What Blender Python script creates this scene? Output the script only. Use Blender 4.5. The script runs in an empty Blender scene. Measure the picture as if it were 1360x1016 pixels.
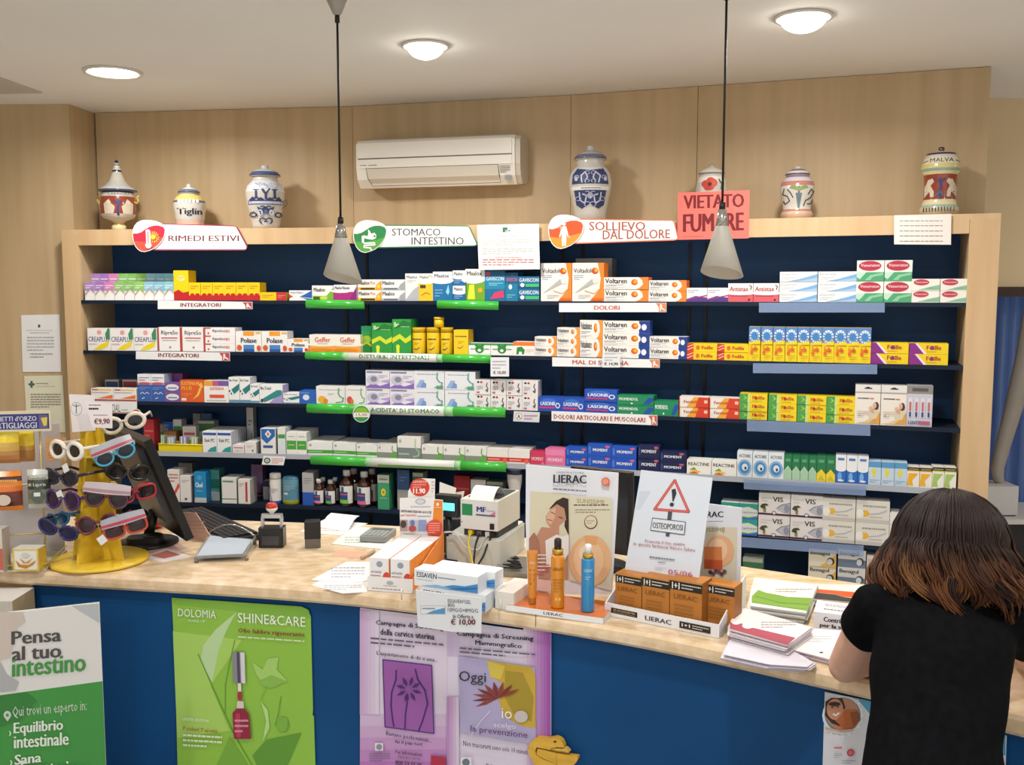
import bpy, bmesh, math, random
from mathutils import Vector, Matrix
random.seed(7)
SC = bpy.context.scene
COL = SC.collection
# ------------------------------------------------------------ camera
F = 1278.85; CX, CY = 680.0, 508.0; PIT = math.radians(5.444); H = 1.70
cp, sp = math.cos(PIT), math.sin(PIT)
CAM = Vector((0, 0, H))
cd = bpy.data.cameras.new('camera'); cam = bpy.data.objects.new('camera', cd); COL.objects.link(cam)
cam.location = CAM; cam.rotation_euler = (math.pi/2-PIT, 0, 0)
cd.sensor_width = 36; cd.sensor_fit = 'HORIZONTAL'; cd.lens = F/1360*36; cd.clip_start = .05
SC.camera = cam
# ------------------------------------------------------------ world and exposure
w = bpy.data.worlds.new('world'); SC.world = w; w.use_nodes = True
w.node_tree.nodes['Background'].inputs[0].default_value = (.97, .99, 1.0, 1)
w.node_tree.nodes['Background'].inputs[1].default_value = 1.1
SC.view_settings.view_transform = 'Standard'; SC.view_settings.look = 'None'
SC.view_settings.gamma = 1; SC.view_settings.exposure = 0.0
SC.view_settings.use_curve_mapping = False
DOWNLIGHT_W = 14.0       # each recessed downlight above the shelves
FILL_W = 15.0            # each unseen downlight added to light the counter and room
# ------------------------------------------------------------ pixel rays onto real planes
def ray(px, py):
    v = (CY-py)/F
    return Vector(((px-CX)/F, cp+v*sp, -sp+v*cp))
def at_z(px, py, z):
    d = ray(px, py); return CAM+d*((z-H)/d.z)
def at_y(px, py, y):
    d = ray(px, py); return CAM+d*(y/d.y)
def at_plane(px, py, p0, n):
    d = ray(px, py); return CAM+d*((p0-CAM).dot(n)/d.dot(n))
# ------------------------------------------------------------ materials
MATS = {}
def lin(c):
    c /= 255.0
    return c/12.92 if c <= .04045 else ((c+.055)/1.055)**2.4
def rgb(hx):
    return tuple(lin(int(hx[i:i+2], 16)) for i in (0, 2, 4))
def M(hx, rough=.5, metal=0, trans=0, emit=0, alpha=1, coat=0, ior=1.45):
    k = (hx, rough, metal, trans, emit, alpha, coat)
    if k in MATS: return MATS[k]
    m = bpy.data.materials.new('print_'+hx); m.use_nodes = True
    b = m.node_tree.nodes['Principled BSDF']
    c = rgb(hx); b.inputs['Base Color'].default_value = (c[0]*.92, c[1]*.92, c[2]*.92, 1)
    b.inputs['Roughness'].default_value = rough; b.inputs['Metallic'].default_value = metal
    b.inputs['Transmission Weight'].default_value = trans; b.inputs['IOR'].default_value = ior
    b.inputs['Coat Weight'].default_value = coat
    b.inputs['Alpha'].default_value = alpha
    if emit:
        b.inputs['Emission Color'].default_value = (*c, 1); b.inputs['Emission Strength'].default_value = emit
    MATS[k] = m
    return m
def noise_mat(name, c1, c2, scale, rough=.45, stretch=(1, 1, 1), detail=4, bump=0, coat=0, lo=.35, hi=.65, spec=.5):
    m = bpy.data.materials.new(name); m.use_nodes = True; nt = m.node_tree; b = nt.nodes['Principled BSDF']
    tc = nt.nodes.new('ShaderNodeTexCoord'); mp = nt.nodes.new('ShaderNodeMapping'); mp.inputs['Scale'].default_value = stretch
    no = nt.nodes.new('ShaderNodeTexNoise'); no.inputs['Scale'].default_value = scale; no.inputs['Detail'].default_value = detail
    cr = nt.nodes.new('ShaderNodeValToRGB'); cr.color_ramp.elements[0].position = lo; cr.color_ramp.elements[1].position = hi
    cr.color_ramp.elements[0].color = (*rgb(c1), 1); cr.color_ramp.elements[1].color = (*rgb(c2), 1)
    nt.links.new(tc.outputs['Object'], mp.inputs['Vector']); nt.links.new(mp.outputs[0], no.inputs['Vector'])
    nt.links.new(no.outputs['Fac'], cr.inputs['Fac']); nt.links.new(cr.outputs['Color'], b.inputs['Base Color'])
    b.inputs['Roughness'].default_value = rough; b.inputs['Coat Weight'].default_value = coat; b.inputs['Specular IOR Level'].default_value = spec
    if bump:
        bp = nt.nodes.new('ShaderNodeBump'); bp.inputs['Strength'].default_value = bump; bp.inputs['Distance'].default_value = .003
        nt.links.new(no.outputs['Fac'], bp.inputs['Height']); nt.links.new(bp.outputs[0], b.inputs['Normal'])
    return m
MAPLE = noise_mat('maple_wood', 'B79E78', 'C2A985', 3.0, .5, (6, 6, .35), 5)
MAPLE2 = noise_mat('maple_wood_edge', 'C6A47A', 'CEB088', 3.0, .45, (6, 6, .5), 5)
PLASTER = noise_mat('ceiling_plaster', 'ECEDEE', 'F0F1F2', 1.5, .8)
PLASTER2 = noise_mat('grey_plaster', 'C0BCB6', 'C6C2BC', 1.5, .8)
CREAM = noise_mat('cream_wall', 'DCC7A2', 'E2CDA9', 1.2, .7)
TRAVERT = noise_mat('beige_stone', 'CDAF86', 'EBD4B6', 22, .24, (1, 1.6, 1), 10, 0, .3, .3, .7)
NAVY = noise_mat('navy_laminate', '254A78', '2A5080', 2, .5, spec=.25)
SHELFM = noise_mat('dark_shelf_laminate', '121D2E', '162338', 2, .5, spec=.25)
TEALB = noise_mat('blue_counter_laminate', '0E4274', '11487C', 2.5, .5, spec=.15)
FLOORM = noise_mat('floor_stone', 'C9C6C0', 'D2CFC9', 6, .35, (1, 1, 1), 6)
BLACK = M('0C0C0E', .4)
# ------------------------------------------------------------ text meshes (built-in font)
TXT = {}
def text_mesh(s, bold=0):
    k = (s, bold)
    if k in TXT: return TXT[k]
    if (s, 'raw') not in TXT:
        cu = bpy.data.curves.new('t', 'FONT'); cu.body = s; cu.resolution_u = 1 if len(s) > 14 else 2
        o = bpy.data.objects.new('t', cu)
        me = bpy.data.meshes.new_from_object(o)
        TXT[(s, 'raw')] = ([(p.co.x, p.co.y) for p in me.vertices], [tuple(p.vertices) for p in me.polygons])
        bpy.data.objects.remove(o); bpy.data.curves.remove(cu); bpy.data.meshes.remove(me)
    v0, f0 = TXT[(s, 'raw')]
    v, f = [(x, y, 0) for x, y in v0], list(f0)
    for ci, dx in enumerate([bold*1.6, bold*3.2] if bold > 0 else []):       # heavier strokes by doubling
        b = len(v); v += [(x+dx, y, ci+1) for x, y in v0]; f += [tuple(b+i for i in q) for q in f0]
    x0 = min(p[0] for p in v); x1 = max(p[0] for p in v); y0 = min(p[1] for p in v); y1 = max(p[1] for p in v)
    v = [((p[0]-x0)/max(x1-x0, 1e-6), (p[1]-y0)/max(y1-y0, 1e-6), p[2]*8e-5) for p in v]
    TXT[k] = (v, f); return TXT[k]
# ------------------------------------------------------------ mesh builder
class MB:
    def __init__(s): s.v = []; s.f = []; s.m = []; s.sm = []; s.mats = []
    def mi(s, m):
        if isinstance(m, str): m = M(m)
        if m not in s.mats: s.mats.append(m)
        return s.mats.index(m)
    def add(s, vs, fs, m, smooth=False):
        b = len(s.v); i = s.mi(m); s.v += [tuple(p) for p in vs]
        for f in fs: s.f.append(tuple(b+k for k in f)); s.m.append(i); s.sm.append(smooth)
    def box(s, x0, x1, y0, y1, z0, z1, m, side=None, top=None):
        vs = [(x0,y0,z0),(x1,y0,z0),(x1,y1,z0),(x0,y1,z0),(x0,y0,z1),(x1,y0,z1),(x1,y1,z1),(x0,y1,z1)]
        s.add(vs, [(0,1,5,4),(2,3,7,6),(0,3,2,1)], m)
        b = len(s.v)-8
        for f, mm in (((1,2,6,5), side or m), ((3,0,4,7), side or m), ((4,5,6,7), top or m)):
            s.f.append(tuple(b+k for k in f)); s.m.append(s.mi(mm)); s.sm.append(False)
        return s
    def obox(s, c, ax, ay, az, m):
        c = Vector(c); ax = Vector(ax); ay = Vector(ay); az = Vector(az)
        vs = [c+sx*ax+sy*ay+sz*az for sz in (-1,1) for sx, sy in ((-1,-1),(1,-1),(1,1),(-1,1))]
        s.add(vs, [(0,3,2,1),(4,5,6,7),(0,1,5,4),(1,2,6,5),(2,3,7,6),(3,0,4,7)], m); return s
    def rbox(s, x0, x1, y0, y1, z0, z1, r, m, n=3):     # box with rounded vertical edges
        out = []
        for cx, cy, a in ((x1-r,y0+r,-90),(x1-r,y1-r,0),(x0+r,y1-r,90),(x0+r,y0+r,180)):
            for k in range(n+1):
                t = math.radians(a+90*k/n); out.append((cx+r*math.cos(t), cy+r*math.sin(t)))
        return s.prism_z(out, z0, z1, m)
    def prism_z(s, out, z0, z1, m, top=None, side=None):
        n = len(out)
        vs = [(x,y,z0) for x,y in out]+[(x,y,z1) for x,y in out]
        s.add(vs, [tuple(range(n))[::-1]], m); b = len(s.v)-2*n
        s.f.append(tuple(b+n+i for i in range(n))); s.m.append(s.mi(top or m)); s.sm.append(False)
        for i in range(n):
            j = (i+1) % n; s.f.append((b+i,b+j,b+n+j,b+n+i)); s.m.append(s.mi(side or m)); s.sm.append(False)
        return s
    def prism_y(s, out, y0, y1, m, side=None):           # outline in x,z extruded along y
        n = len(out)
        vs = [(x,y0,z) for x,z in out]+[(x,y1,z) for x,z in out]
        s.add(vs, [tuple(range(n)), tuple(range(2*n-1, n-1, -1))], m); b = len(s.v)-2*n
        for i in range(n):
            j = (i+1) % n; s.f.append((b+j,b+i,b+n+i,b+n+j)); s.m.append(s.mi(side or m)); s.sm.append(False)
        return s
    def lathe(s, prof, m, n=24, c=(0,0,0), smooth=True, sx=1, sy=1):  # prof: (r,z[,mat])
        b = len(s.v)
        for p in prof:
            for k in range(n):
                a = 2*math.pi*k/n; s.v.append((c[0]+sx*p[0]*math.cos(a), c[1]+sy*p[0]*math.sin(a), c[2]+p[1]))
        for i in range(len(prof)-1):
            mm = s.mi(prof[i][2] if len(prof[i]) > 2 else m)
            for k in range(n):
                q = (k+1) % n; s.f.append((b+i*n+k, b+i*n+q, b+(i+1)*n+q, b+(i+1)*n+k)); s.m.append(mm); s.sm.append(smooth)
        for i, rev in ((0, True), (len(prof)-1, False)):
            if prof[i][0] > 1e-5:
                r = list(range(b+i*n, b+i*n+n)); s.f.append(tuple(r[::-1] if rev else r)); s.m.append(s.mi(prof[i][2] if len(prof[i])>2 else m)); s.sm.append(False)
        return s
    def tube(s, pts, r, m, n=8, closed=False, flat=1.0):
        pts = [Vector(p) for p in pts]; N = len(pts); b = len(s.v); up = Vector((0,0,1))
        rr = r if isinstance(r, (list, tuple)) else [r]*N
        prev = None
        for i, p in enumerate(pts):
            if closed: t = pts[(i+1) % N]-pts[i-1]
            else: t = pts[min(i+1,N-1)]-pts[max(i-1,0)]
            t.normalize()
            a = prev if prev is not None else (up if abs(t.z) < .9 else Vector((1,0,0)))
            u = a-t*a.dot(t)
            if u.length < 1e-6: u = Vector((1,0,0))-t*t.x
            u.normalize(); prev = u; v = t.cross(u)
            for k in range(n):
                an = 2*math.pi*k/n; s.v.append(tuple(p+rr[i]*(u*math.cos(an)*flat+v*math.sin(an))))
        mm = s.mi(m)
        for i in range(N if closed else N-1):
            for k in range(n):
                q = (k+1) % n; j = (i+1) % N
                s.f.append((b+i*n+k, b+i*n+q, b+j*n+q, b+j*n+k)); s.m.append(mm); s.sm.append(True)
        if not closed:
            s.f.append(tuple(b+k for k in range(n))[::-1]); s.m.append(mm); s.sm.append(False)
            s.f.append(tuple(b+(N-1)*n+k for k in range(n))); s.m.append(mm); s.sm.append(False)
        return s
    def ball(s, c, rx, ry, rz, m, n=16, k=10):
        prof = [(math.sin(math.pi*i/k), -math.cos(math.pi*i/k)) for i in range(k+1)]
        b = len(s.v); s.lathe(prof, m, n)
        for i in range(b, len(s.v)):
            x,y,z = s.v[i]; s.v[i] = (c[0]+rx*x, c[1]+ry*y, c[2]+rz*z)
        return s
    # flat print: items on a plane, mp(u,v) -> local point for a given lift
    def art(s, items, mp, step=.00025):
        for i, it in enumerate(items):
            L = (i+1)*step; k = it[0]
            if k == 'R':
                _, x0, y0, x1, y1, c = it; pts = [(x0,y0),(x1,y0),(x1,y1),(x0,y1)]; s.add([mp(*p, L) for p in pts], [(0,1,2,3)], c)
            elif k == 'P':
                _, c, pts = it; s.add([mp(*p, L) for p in pts], [tuple(range(len(pts)))], c)
            elif k == 'E':
                _, cx, cy, rx, ry, c = it; n = 20
                s.add([mp(cx+rx*math.cos(2*math.pi*j/n), cy+ry*math.sin(2*math.pi*j/n), L) for j in range(n)], [tuple(range(n))], c)
            elif k == 'T':
                _, t, x0, y0, x1, y1, c = it[:7]; bold = it[7] if len(it) > 7 else 0; dy = it[8] if len(it) > 8 else 0
                tv, tf = text_mesh(t, bold)
                s.add([mp(x0+a*(x1-x0), y0+bb*(y1-y0)+a*dy, L+dl) for a, bb, dl in tv], tf, c)
            elif k == 'L':
                _, c, wd, pts = it
                for p, q in zip(pts[:-1], pts[1:]):
                    dx, dy = q[0]-p[0], q[1]-p[1]; l = math.hypot(dx, dy) or 1; nx, ny = -dy/l*wd/2, dx/l*wd/2; ex, ey = dx/l*wd/4, dy/l*wd/4
                    s.add([mp(p[0]+nx-ex,p[1]+ny-ey,L), mp(p[0]-nx-ex,p[1]-ny-ey,L), mp(q[0]-nx+ex,q[1]-ny+ey,L), mp(q[0]+nx+ex,q[1]+ny+ey,L)], [(0,1,2,3)], c)
            elif k == 'G':                               # lines too small to read
                _, x0, y0, x1, y1, n, c = it[:7]; rs = random.Random(n*97+int(x0*1000)); h = (y1-y0)/n; dy = it[7] if len(it) > 7 else 0
                for j in range(n):
                    x = x0
                    end = x1 if j < n-1 or n == 1 else x0+(x1-x0)*.6
                    while x < end:
                        wl = (x1-x0)*rs.uniform(.05, .14); xe = min(x+wl, end)
                        yb = y0+(n-1-j)*h+h*.3; f0=(x-x0)/(x1-x0)*dy; f1=(xe-x0)/(x1-x0)*dy
                        s.add([mp(x,yb+f0,L), mp(xe,yb+f1,L), mp(xe,yb+h*.38+f1,L), mp(x,yb+h*.38+f0,L)], [(0,1,2,3)], c); x = xe+(x1-x0)*.02
        return s
    def mesh(s, name):
        me = bpy.data.meshes.new(name); me.from_pydata(s.v, [], s.f)
        for m in s.mats: me.materials.append(m)
        me.polygons.foreach_set('material_index', s.m); me.polygons.foreach_set('use_smooth', s.sm); me.update()
        return me
    def build(s, name, parent=None, loc=(0,0,0), rz=0, rot=None):
        o = bpy.data.objects.new(name, s.mesh(name)); COL.objects.link(o); o.location = loc
        o.rotation_euler = rot if rot else (0, 0, rz)
        if parent: o.parent = parent
        return o
def onto(e, mb, part='body'):          # print goes on the skin of an existing part
    o = [c for c in e.children if c.name.startswith(part)][0]; me = o.data; q = MB(); q.v = [tuple(v.co) for v in me.vertices]; q.f = [tuple(p.vertices) for p in me.polygons]
    q.m = [p.material_index for p in me.polygons]; q.sm = [p.use_smooth for p in me.polygons]; q.mats = list(me.materials)
    b = len(q.v); q.v += mb.v
    for f, i, s_ in zip(mb.f, mb.m, mb.sm): q.f.append(tuple(b+k for k in f)); q.m.append(q.mi(mb.mats[i])); q.sm.append(s_)
    o.data = q.mesh(part)
def tag(o, label, cat, group=None):
    o['label'] = label; o['category'] = cat
    if group: o['group'] = group
    return o
def struct(o, label=None):
    o['kind'] = 'structure'
    if label: o['label'] = label
    return o
def empty(name, label=None, cat=None, loc=(0,0,0), rz=0, group=None):
    o = bpy.data.objects.new(name, None); COL.objects.link(o); o.location = loc; o.rotation_euler = (0,0,rz); o.empty_display_size = .05
    if label: tag(o, label, cat, group)
    return o
def flat(w, h, y=0):      # normalised art on a w x h front face (front looks to -y)
    return lambda u, v, L: (u*w, y-L, v*h)
# ------------------------------------------------------------ the bent shelf wall
P = [Vector(p) for p in ((-2.034,4.414),(-.794,4.25),(.171,4.0),(.679,3.825),(1.727,3.467))]
JX = [88, 440, 735, 908, 1320]
ZR = {'top': 1.975, 1: 1.657, 2: 1.428, 3: 1.197, 4: .967, 5: .734, 6: .50, 7: .12}
ZC = 2.548
SEG = []
for i in range(4):
    t = (P[i+1]-P[i]); l = t.length; t = t/l
    SEG.append((P[i], t, Vector((-t.y, t.x)), l, math.atan2(t.y, t.x)))   # origin, along, into the wall, length, angle
def seg_of(px):
    for i in range(4):
        if px < JX[i+1]: return i
    return 3
def on_seg(px, py, seg, off=0.0):      # returns (s, z) on the plane of a section, off metres behind its front
    A, t, n, l, a = SEG[seg]
    n3 = Vector((n.x, n.y, 0)); p = at_plane(px, py, Vector((A.x, A.y, 0))+n3*off, n3)
    return (Vector((p.x, p.y))-A).dot(t), p.z
def seg_pt(seg, s, off, z):
    A, t, n, l, a = SEG[seg]; q = A+t*s+n*off; return Vector((q.x, q.y, z))
def offset_pts(off, ext0=0, ext1=0):   # the section polyline moved back by off
    pts = []
    for i in range(5):
        if i == 0: q = P[0]+SEG[0][2]*off-SEG[0][1]*ext0
        elif i == 4: q = P[4]+SEG[3][2]*off+SEG[3][1]*ext1
        else:
            n0, n1 = SEG[i-1][2], SEG[i][2]; b = (n0+n1).normalized(); q = P[i]+b*(off/b.dot(n0))
        pts.append(q)
    return pts
# ============================================================ the room
xl, xr, yb, yf = -4.2, 5.0, 7.0, -3.2
struct(MB().box(xl, xr, yf, yb, -.1, 0, FLOORM).build('floor'))
struct(MB().box(xl, xr, yf, yb, ZC, ZC+.1, PLASTER).build('ceiling'))
# back wall of maple panels following the bent shelving
B = offset_pts(.302); Bk = offset_pts(.36)
re = at_z(1317.5, 87, ZC)
A, t, n, l, a = SEG[3]
s_end = (Vector((re.x, re.y))-B[3]).dot(t); B[4] = B[3]+t*s_end; Bk[4] = Bk[3]+t*s_end
core = MB()
out = [(p.x, p.y) for p in B]+[(p.x, p.y) for p in Bk[::-1]]
core.prism_z([(p.x+.0, p.y+.004) for p in B]+[(p.x, p.y+.004) for p in Bk[::-1]], 0, ZC, MAPLE)
wb = struct(core.build('wall_back'), 'pale maple panelled wall behind the medicine shelves')
for i in range(4):
    a0, b0 = B[i], B[i+1]; t = (b0-a0).normalized(); nn = Vector((-t.y, t.x)); g = .0012
    q = [a0+t*g-nn*.006, b0-t*g-nn*.006, b0-t*g+nn*.002, a0+t*g+nn*.002]
    MB().prism_z([(p.x, p.y) for p in q], 1.9, ZC-.002, MAPLE).build('panel', wb)
struct(MB().obox((0, 0, ZC-.006), (.001, 0, 0), (0, .001, 0), (0, 0, .001), MAPLE).build('trim_1')) if False else None
# left wall that steps forward of the shelves
c = at_z(91, 138, ZC); cl = at_z(0, 138.6, ZC); dirl = (Vector((cl.x, cl.y))-Vector((c.x, c.y))).normalized()
c2 = Vector((c.x, c.y)); far = c2+dirl*2.4
k2 = B[0]+Vector((0, .1))
struct(MB().prism_z([(far.x, far.y), (c2.x, c2.y), (k2.x, k2.y), (k2.x, k2.y+.1), (far.x, k2.y+.1)], 0, ZC, MAPLE).build('wall_left'), 'pale maple wall panel left of the shelves')
# rear wall of the side room at the right, with a wide opening
yw = at_z(1335, 130.5, ZC).y
o0 = at_y(1290, 381, yw); hz = o0.z; ox0 = at_y(1296, 381, yw).x
hzb = at_y(1340, 394, yw).z
wr = MB(); wr.box(1.3, xr, yw, yw+.1, hz, ZC, CREAM).box(1.3, ox0-.05, yw, yw+.1, 0, hz, CREAM).box(2.75, xr, yw, yw+.1, 0, hz, CREAM).box(ox0-.05, 2.75, yw, yw+.1, 0, .55, CREAM)
struct(wr.build('wall_right'), 'cream wall of the side room')
fr = MB(); DK = M('3A2420', .5)
fr.box(ox0-.05, 2.75, yw-.015, yw+.1, hzb, hz, DK).box(ox0-.05, ox0-.01, yw-.015, yw+.1, .55, hzb, DK).box(2.71, 2.75, yw-.015, yw+.1, .55, hzb, DK)
struct(fr.build('window_1'), 'dark brown framed opening in the side room')
struct(MB().box(xr-.1, xr, yf, yb, 0, ZC, CREAM).build('wall_side'), 'side wall of the shop')
struct(MB().box(xl, xl+.1, yf, yb, 0, ZC, CREAM).build('wall_entrance_side'), 'left side wall of the shop')
# ceiling hatch at the upper left
h0 = at_z(56, 122, ZC); h1 = (at_z(0, 102, ZC)-h0).normalized()*.75; h2 = (at_z(0, 123, ZC)-h0).normalized()*.75
q = [h0, h0+h1, h0+h1+h2, h0+h2]
hq = MB(); hq.prism_z([(p.x, p.y) for p in q], ZC-.006, ZC+.01, PLASTER2)
struct(hq.build('trim_ceiling_panel'), 'grey recessed ceiling panel at the upper left')
# ------------------------------------------------------------ recessed downlights
def downlight(name, label, x, y, r, watts, group=None, emit=18, bloom_dome=0.0):
    e = empty(name, label, 'ceiling light', (x, y, ZC), 0, group)
    rg = MB(); rg.lathe([(r+.018, -.001), (r+.016, -.008), (r+.002, -.008), (r, .012)], M('E4E0D8', .4), 28); rg.build('trim_ring', e)
    d = MB(); d.lathe([(r*.98*math.cos(i*math.pi/16), -.003-bloom_dome*math.sin(i*math.pi/16)) for i in range(9)] if bloom_dome else [(r*.98, -.003), (r*.5, -.004), (0, -.0045)], M('FFF6E6', .5, 0, 0, emit), 28); d.build('lens', e)  # bulging lens builds the bright lamp's glare into its shape
    ld = bpy.data.lights.new(name, 'AREA'); ld.shape = 'DISK'; ld.size = r*1.7; ld.energy = watts; ld.color = (1, .97, .925); ld.spread = math.radians(165)
    lo = bpy.data.objects.new('lamp', ld); COL.objects.link(lo); lo.parent = e; lo.location = (0, 0, -.012-bloom_dome)
    return e
for px, py, r, lab in ((150, 95, .093, 'round recessed ceiling light above the left end of the shelves'),
                       (565, 60, .066, 'round recessed ceiling light above the white air conditioner'),
                       (1067, 22, .072, 'round recessed ceiling light at upper right near the hanging cord')):
    p = at_z(px, py, ZC); downlight('ceiling_downlight', lab, p.x, p.y, r, DOWNLIGHT_W, 'downlights over the shelves', 18, 0 if px < 300 else .045)
for x, y, lab in ((-1.9, 1.6, 'over the left of the shop floor'), (.2, 1.5, 'over the middle of the shop floor'), (2.1, 1.4, 'over the right of the shop floor'), (-1.2, -.6, 'behind the viewer at left'), (1.2, -.6, 'behind the viewer at right'), (3.4, 3.0, 'in the side room at right')):  # lamps out of view, put in to light the counter and room
    downlight('ceiling_downlight', 'unseen added ceiling light '+lab, x, y, .08, FILL_W, 'unseen downlights added to light the room')
# ============================================================ the shelf unit
unit = empty('shelf_unit', 'long navy shelf unit with maple frame holding rows of medicines', 'shelving', (0, 0, 0))
def strip(i, d0, d1, z0, z1, m, name, e0=0, e1=0, par=None):     # mitred board of one section between two depths
    q0, q1 = offset_pts(d0), offset_pts(d1); t = SEG[i][1]
    pts = [q0[i]+t*e0, q0[i+1]-t*e1, q1[i+1]-t*e1, q1[i]+t*e0]
    return MB().prism_z([(p.x, p.y) for p in pts], z0, z1, m).build(name, par or unit)
for i in range(4):
    A, t, n, l, a = SEG[i]
    L = (A.x, A.y, 0)
    x0 = .069 if i == 0 else 0; x1 = .089 if i == 3 else 0
    strip(i, .286, .299, 0, 1.93, NAVY, 'back_panel', .0, .0)
    for r in (1, 2, 3, 4, 5, 6, 7):
        z = ZR[r]
        o = strip(i, .002, .285, z-.016, z, SHELFM, 'shelf', x0, x1)
        if r == 4: strip(i, -.001, .0018, z-.02, z+.002, M('AEB4BE', .4), 'edge_strip', x0, x1, o)
    strip(i, 0, .298, 1.955, ZR['top'], MAPLE2, 'top_board', 0 if i else -.012, 0 if i < 3 else -.012)
    strip(i, 0, .02, 1.905, 1.955, MAPLE2, 'fascia', x0, x1)
    strip(i, .02, .05, 0, .1, NAVY, 'plinth', x0, x1)
    for sx in ((l-.02,) if i == 0 else (.05, l-.02) if i < 3 else (.05,)):
        MB().box(sx-.006, sx+.006, .278, .286, .12, 1.9, BLACK).build('slotted_upright', unit, L, a)
A, t, n, l, a = SEG[0]
MB().box(-.012, .068, 0, .02, 0, 1.955, MAPLE2).build('stile', unit, (A.x, A.y, 0), a)
MB().box(-.012, .012, .02, .298, 0, 1.955, MAPLE).build('side_panel', unit, (A.x, A.y, 0), a)
MB().box(.05, .068, .02, .285, 0, 1.955, MAPLE).build('inner_panel', unit, (A.x, A.y, 0), a)
A, t, n, l, a = SEG[3]
MB().box(l-.088, l+.012, 0, .02, 0, 1.955, MAPLE2).build('stile', unit, (A.x, A.y, 0), a)
MB().box(l-.088, l-.07, .02, .285, 0, 1.955, MAPLE).build('inner_panel', unit, (A.x, A.y, 0), a)
MB().box(l-.012, l+.012, .02, .298, 0, 1.955, MAPLE).build('side_panel', unit, (A.x, A.y, 0), a)
# ============================================================ medicine cartons
SHELF = {1: 'top shelf', 2: 'second shelf', 3: 'third shelf', 4: 'fourth shelf', 5: 'fifth shelf', 6: 'lowest shelf'}
ORD = ['leftmost', 'second', 'third', 'fourth', 'fifth', 'sixth', 'seventh', 'eighth', 'ninth', 'tenth']
def swoosh(c, y0=.1, h=.45, flip=False):
    pts = [(0, y0), (.3, y0+h*.15), (.6, y0+h*.45), (1, y0+h), (1, y0+h*.35), (.7, y0+h*.1), (.35, 0.02), (0, 0.02)]
    return ('P', c, [(1-x, y) for x, y in pts] if flip else pts)
def V(txt, c1, c2, blue=None):       # white carton with gel-swirl sun
    it = [('P', c2, [(.72,0),(1,0),(1,1),(.78,1),(.86,.75),(.88,.4),(.8,.12)]), ('E', .70, .55, .12, .36, 'F4F0EA'), ('E', .69, .58, .075, .25, 'D8681C'), ('E', .71, .62, .04, .14, 'F5B23C'),
          ('T', txt, .03, .5, .52, .9, '2A2A3A', .01), ('G', .04, .25, .45, .42, 2, '8C9AB8'), ('G', .04, .06, .5, .2, 2, 'B8BCC4')]
    if blue: it.insert(1, ('P', blue, [(.78,0),(1,0),(1,1),(.78,1)])); it.append(('E', .89, .5, .055, .25, 'E8ECF4'))
    return ('F2EEE8', c1, it)
def stomach(c): return ('L', c, .05, [(.78,.9),(.76,.6),(.83,.42),(.93,.36),(.9,.16),(.76,.12),(.68,.1)])
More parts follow.
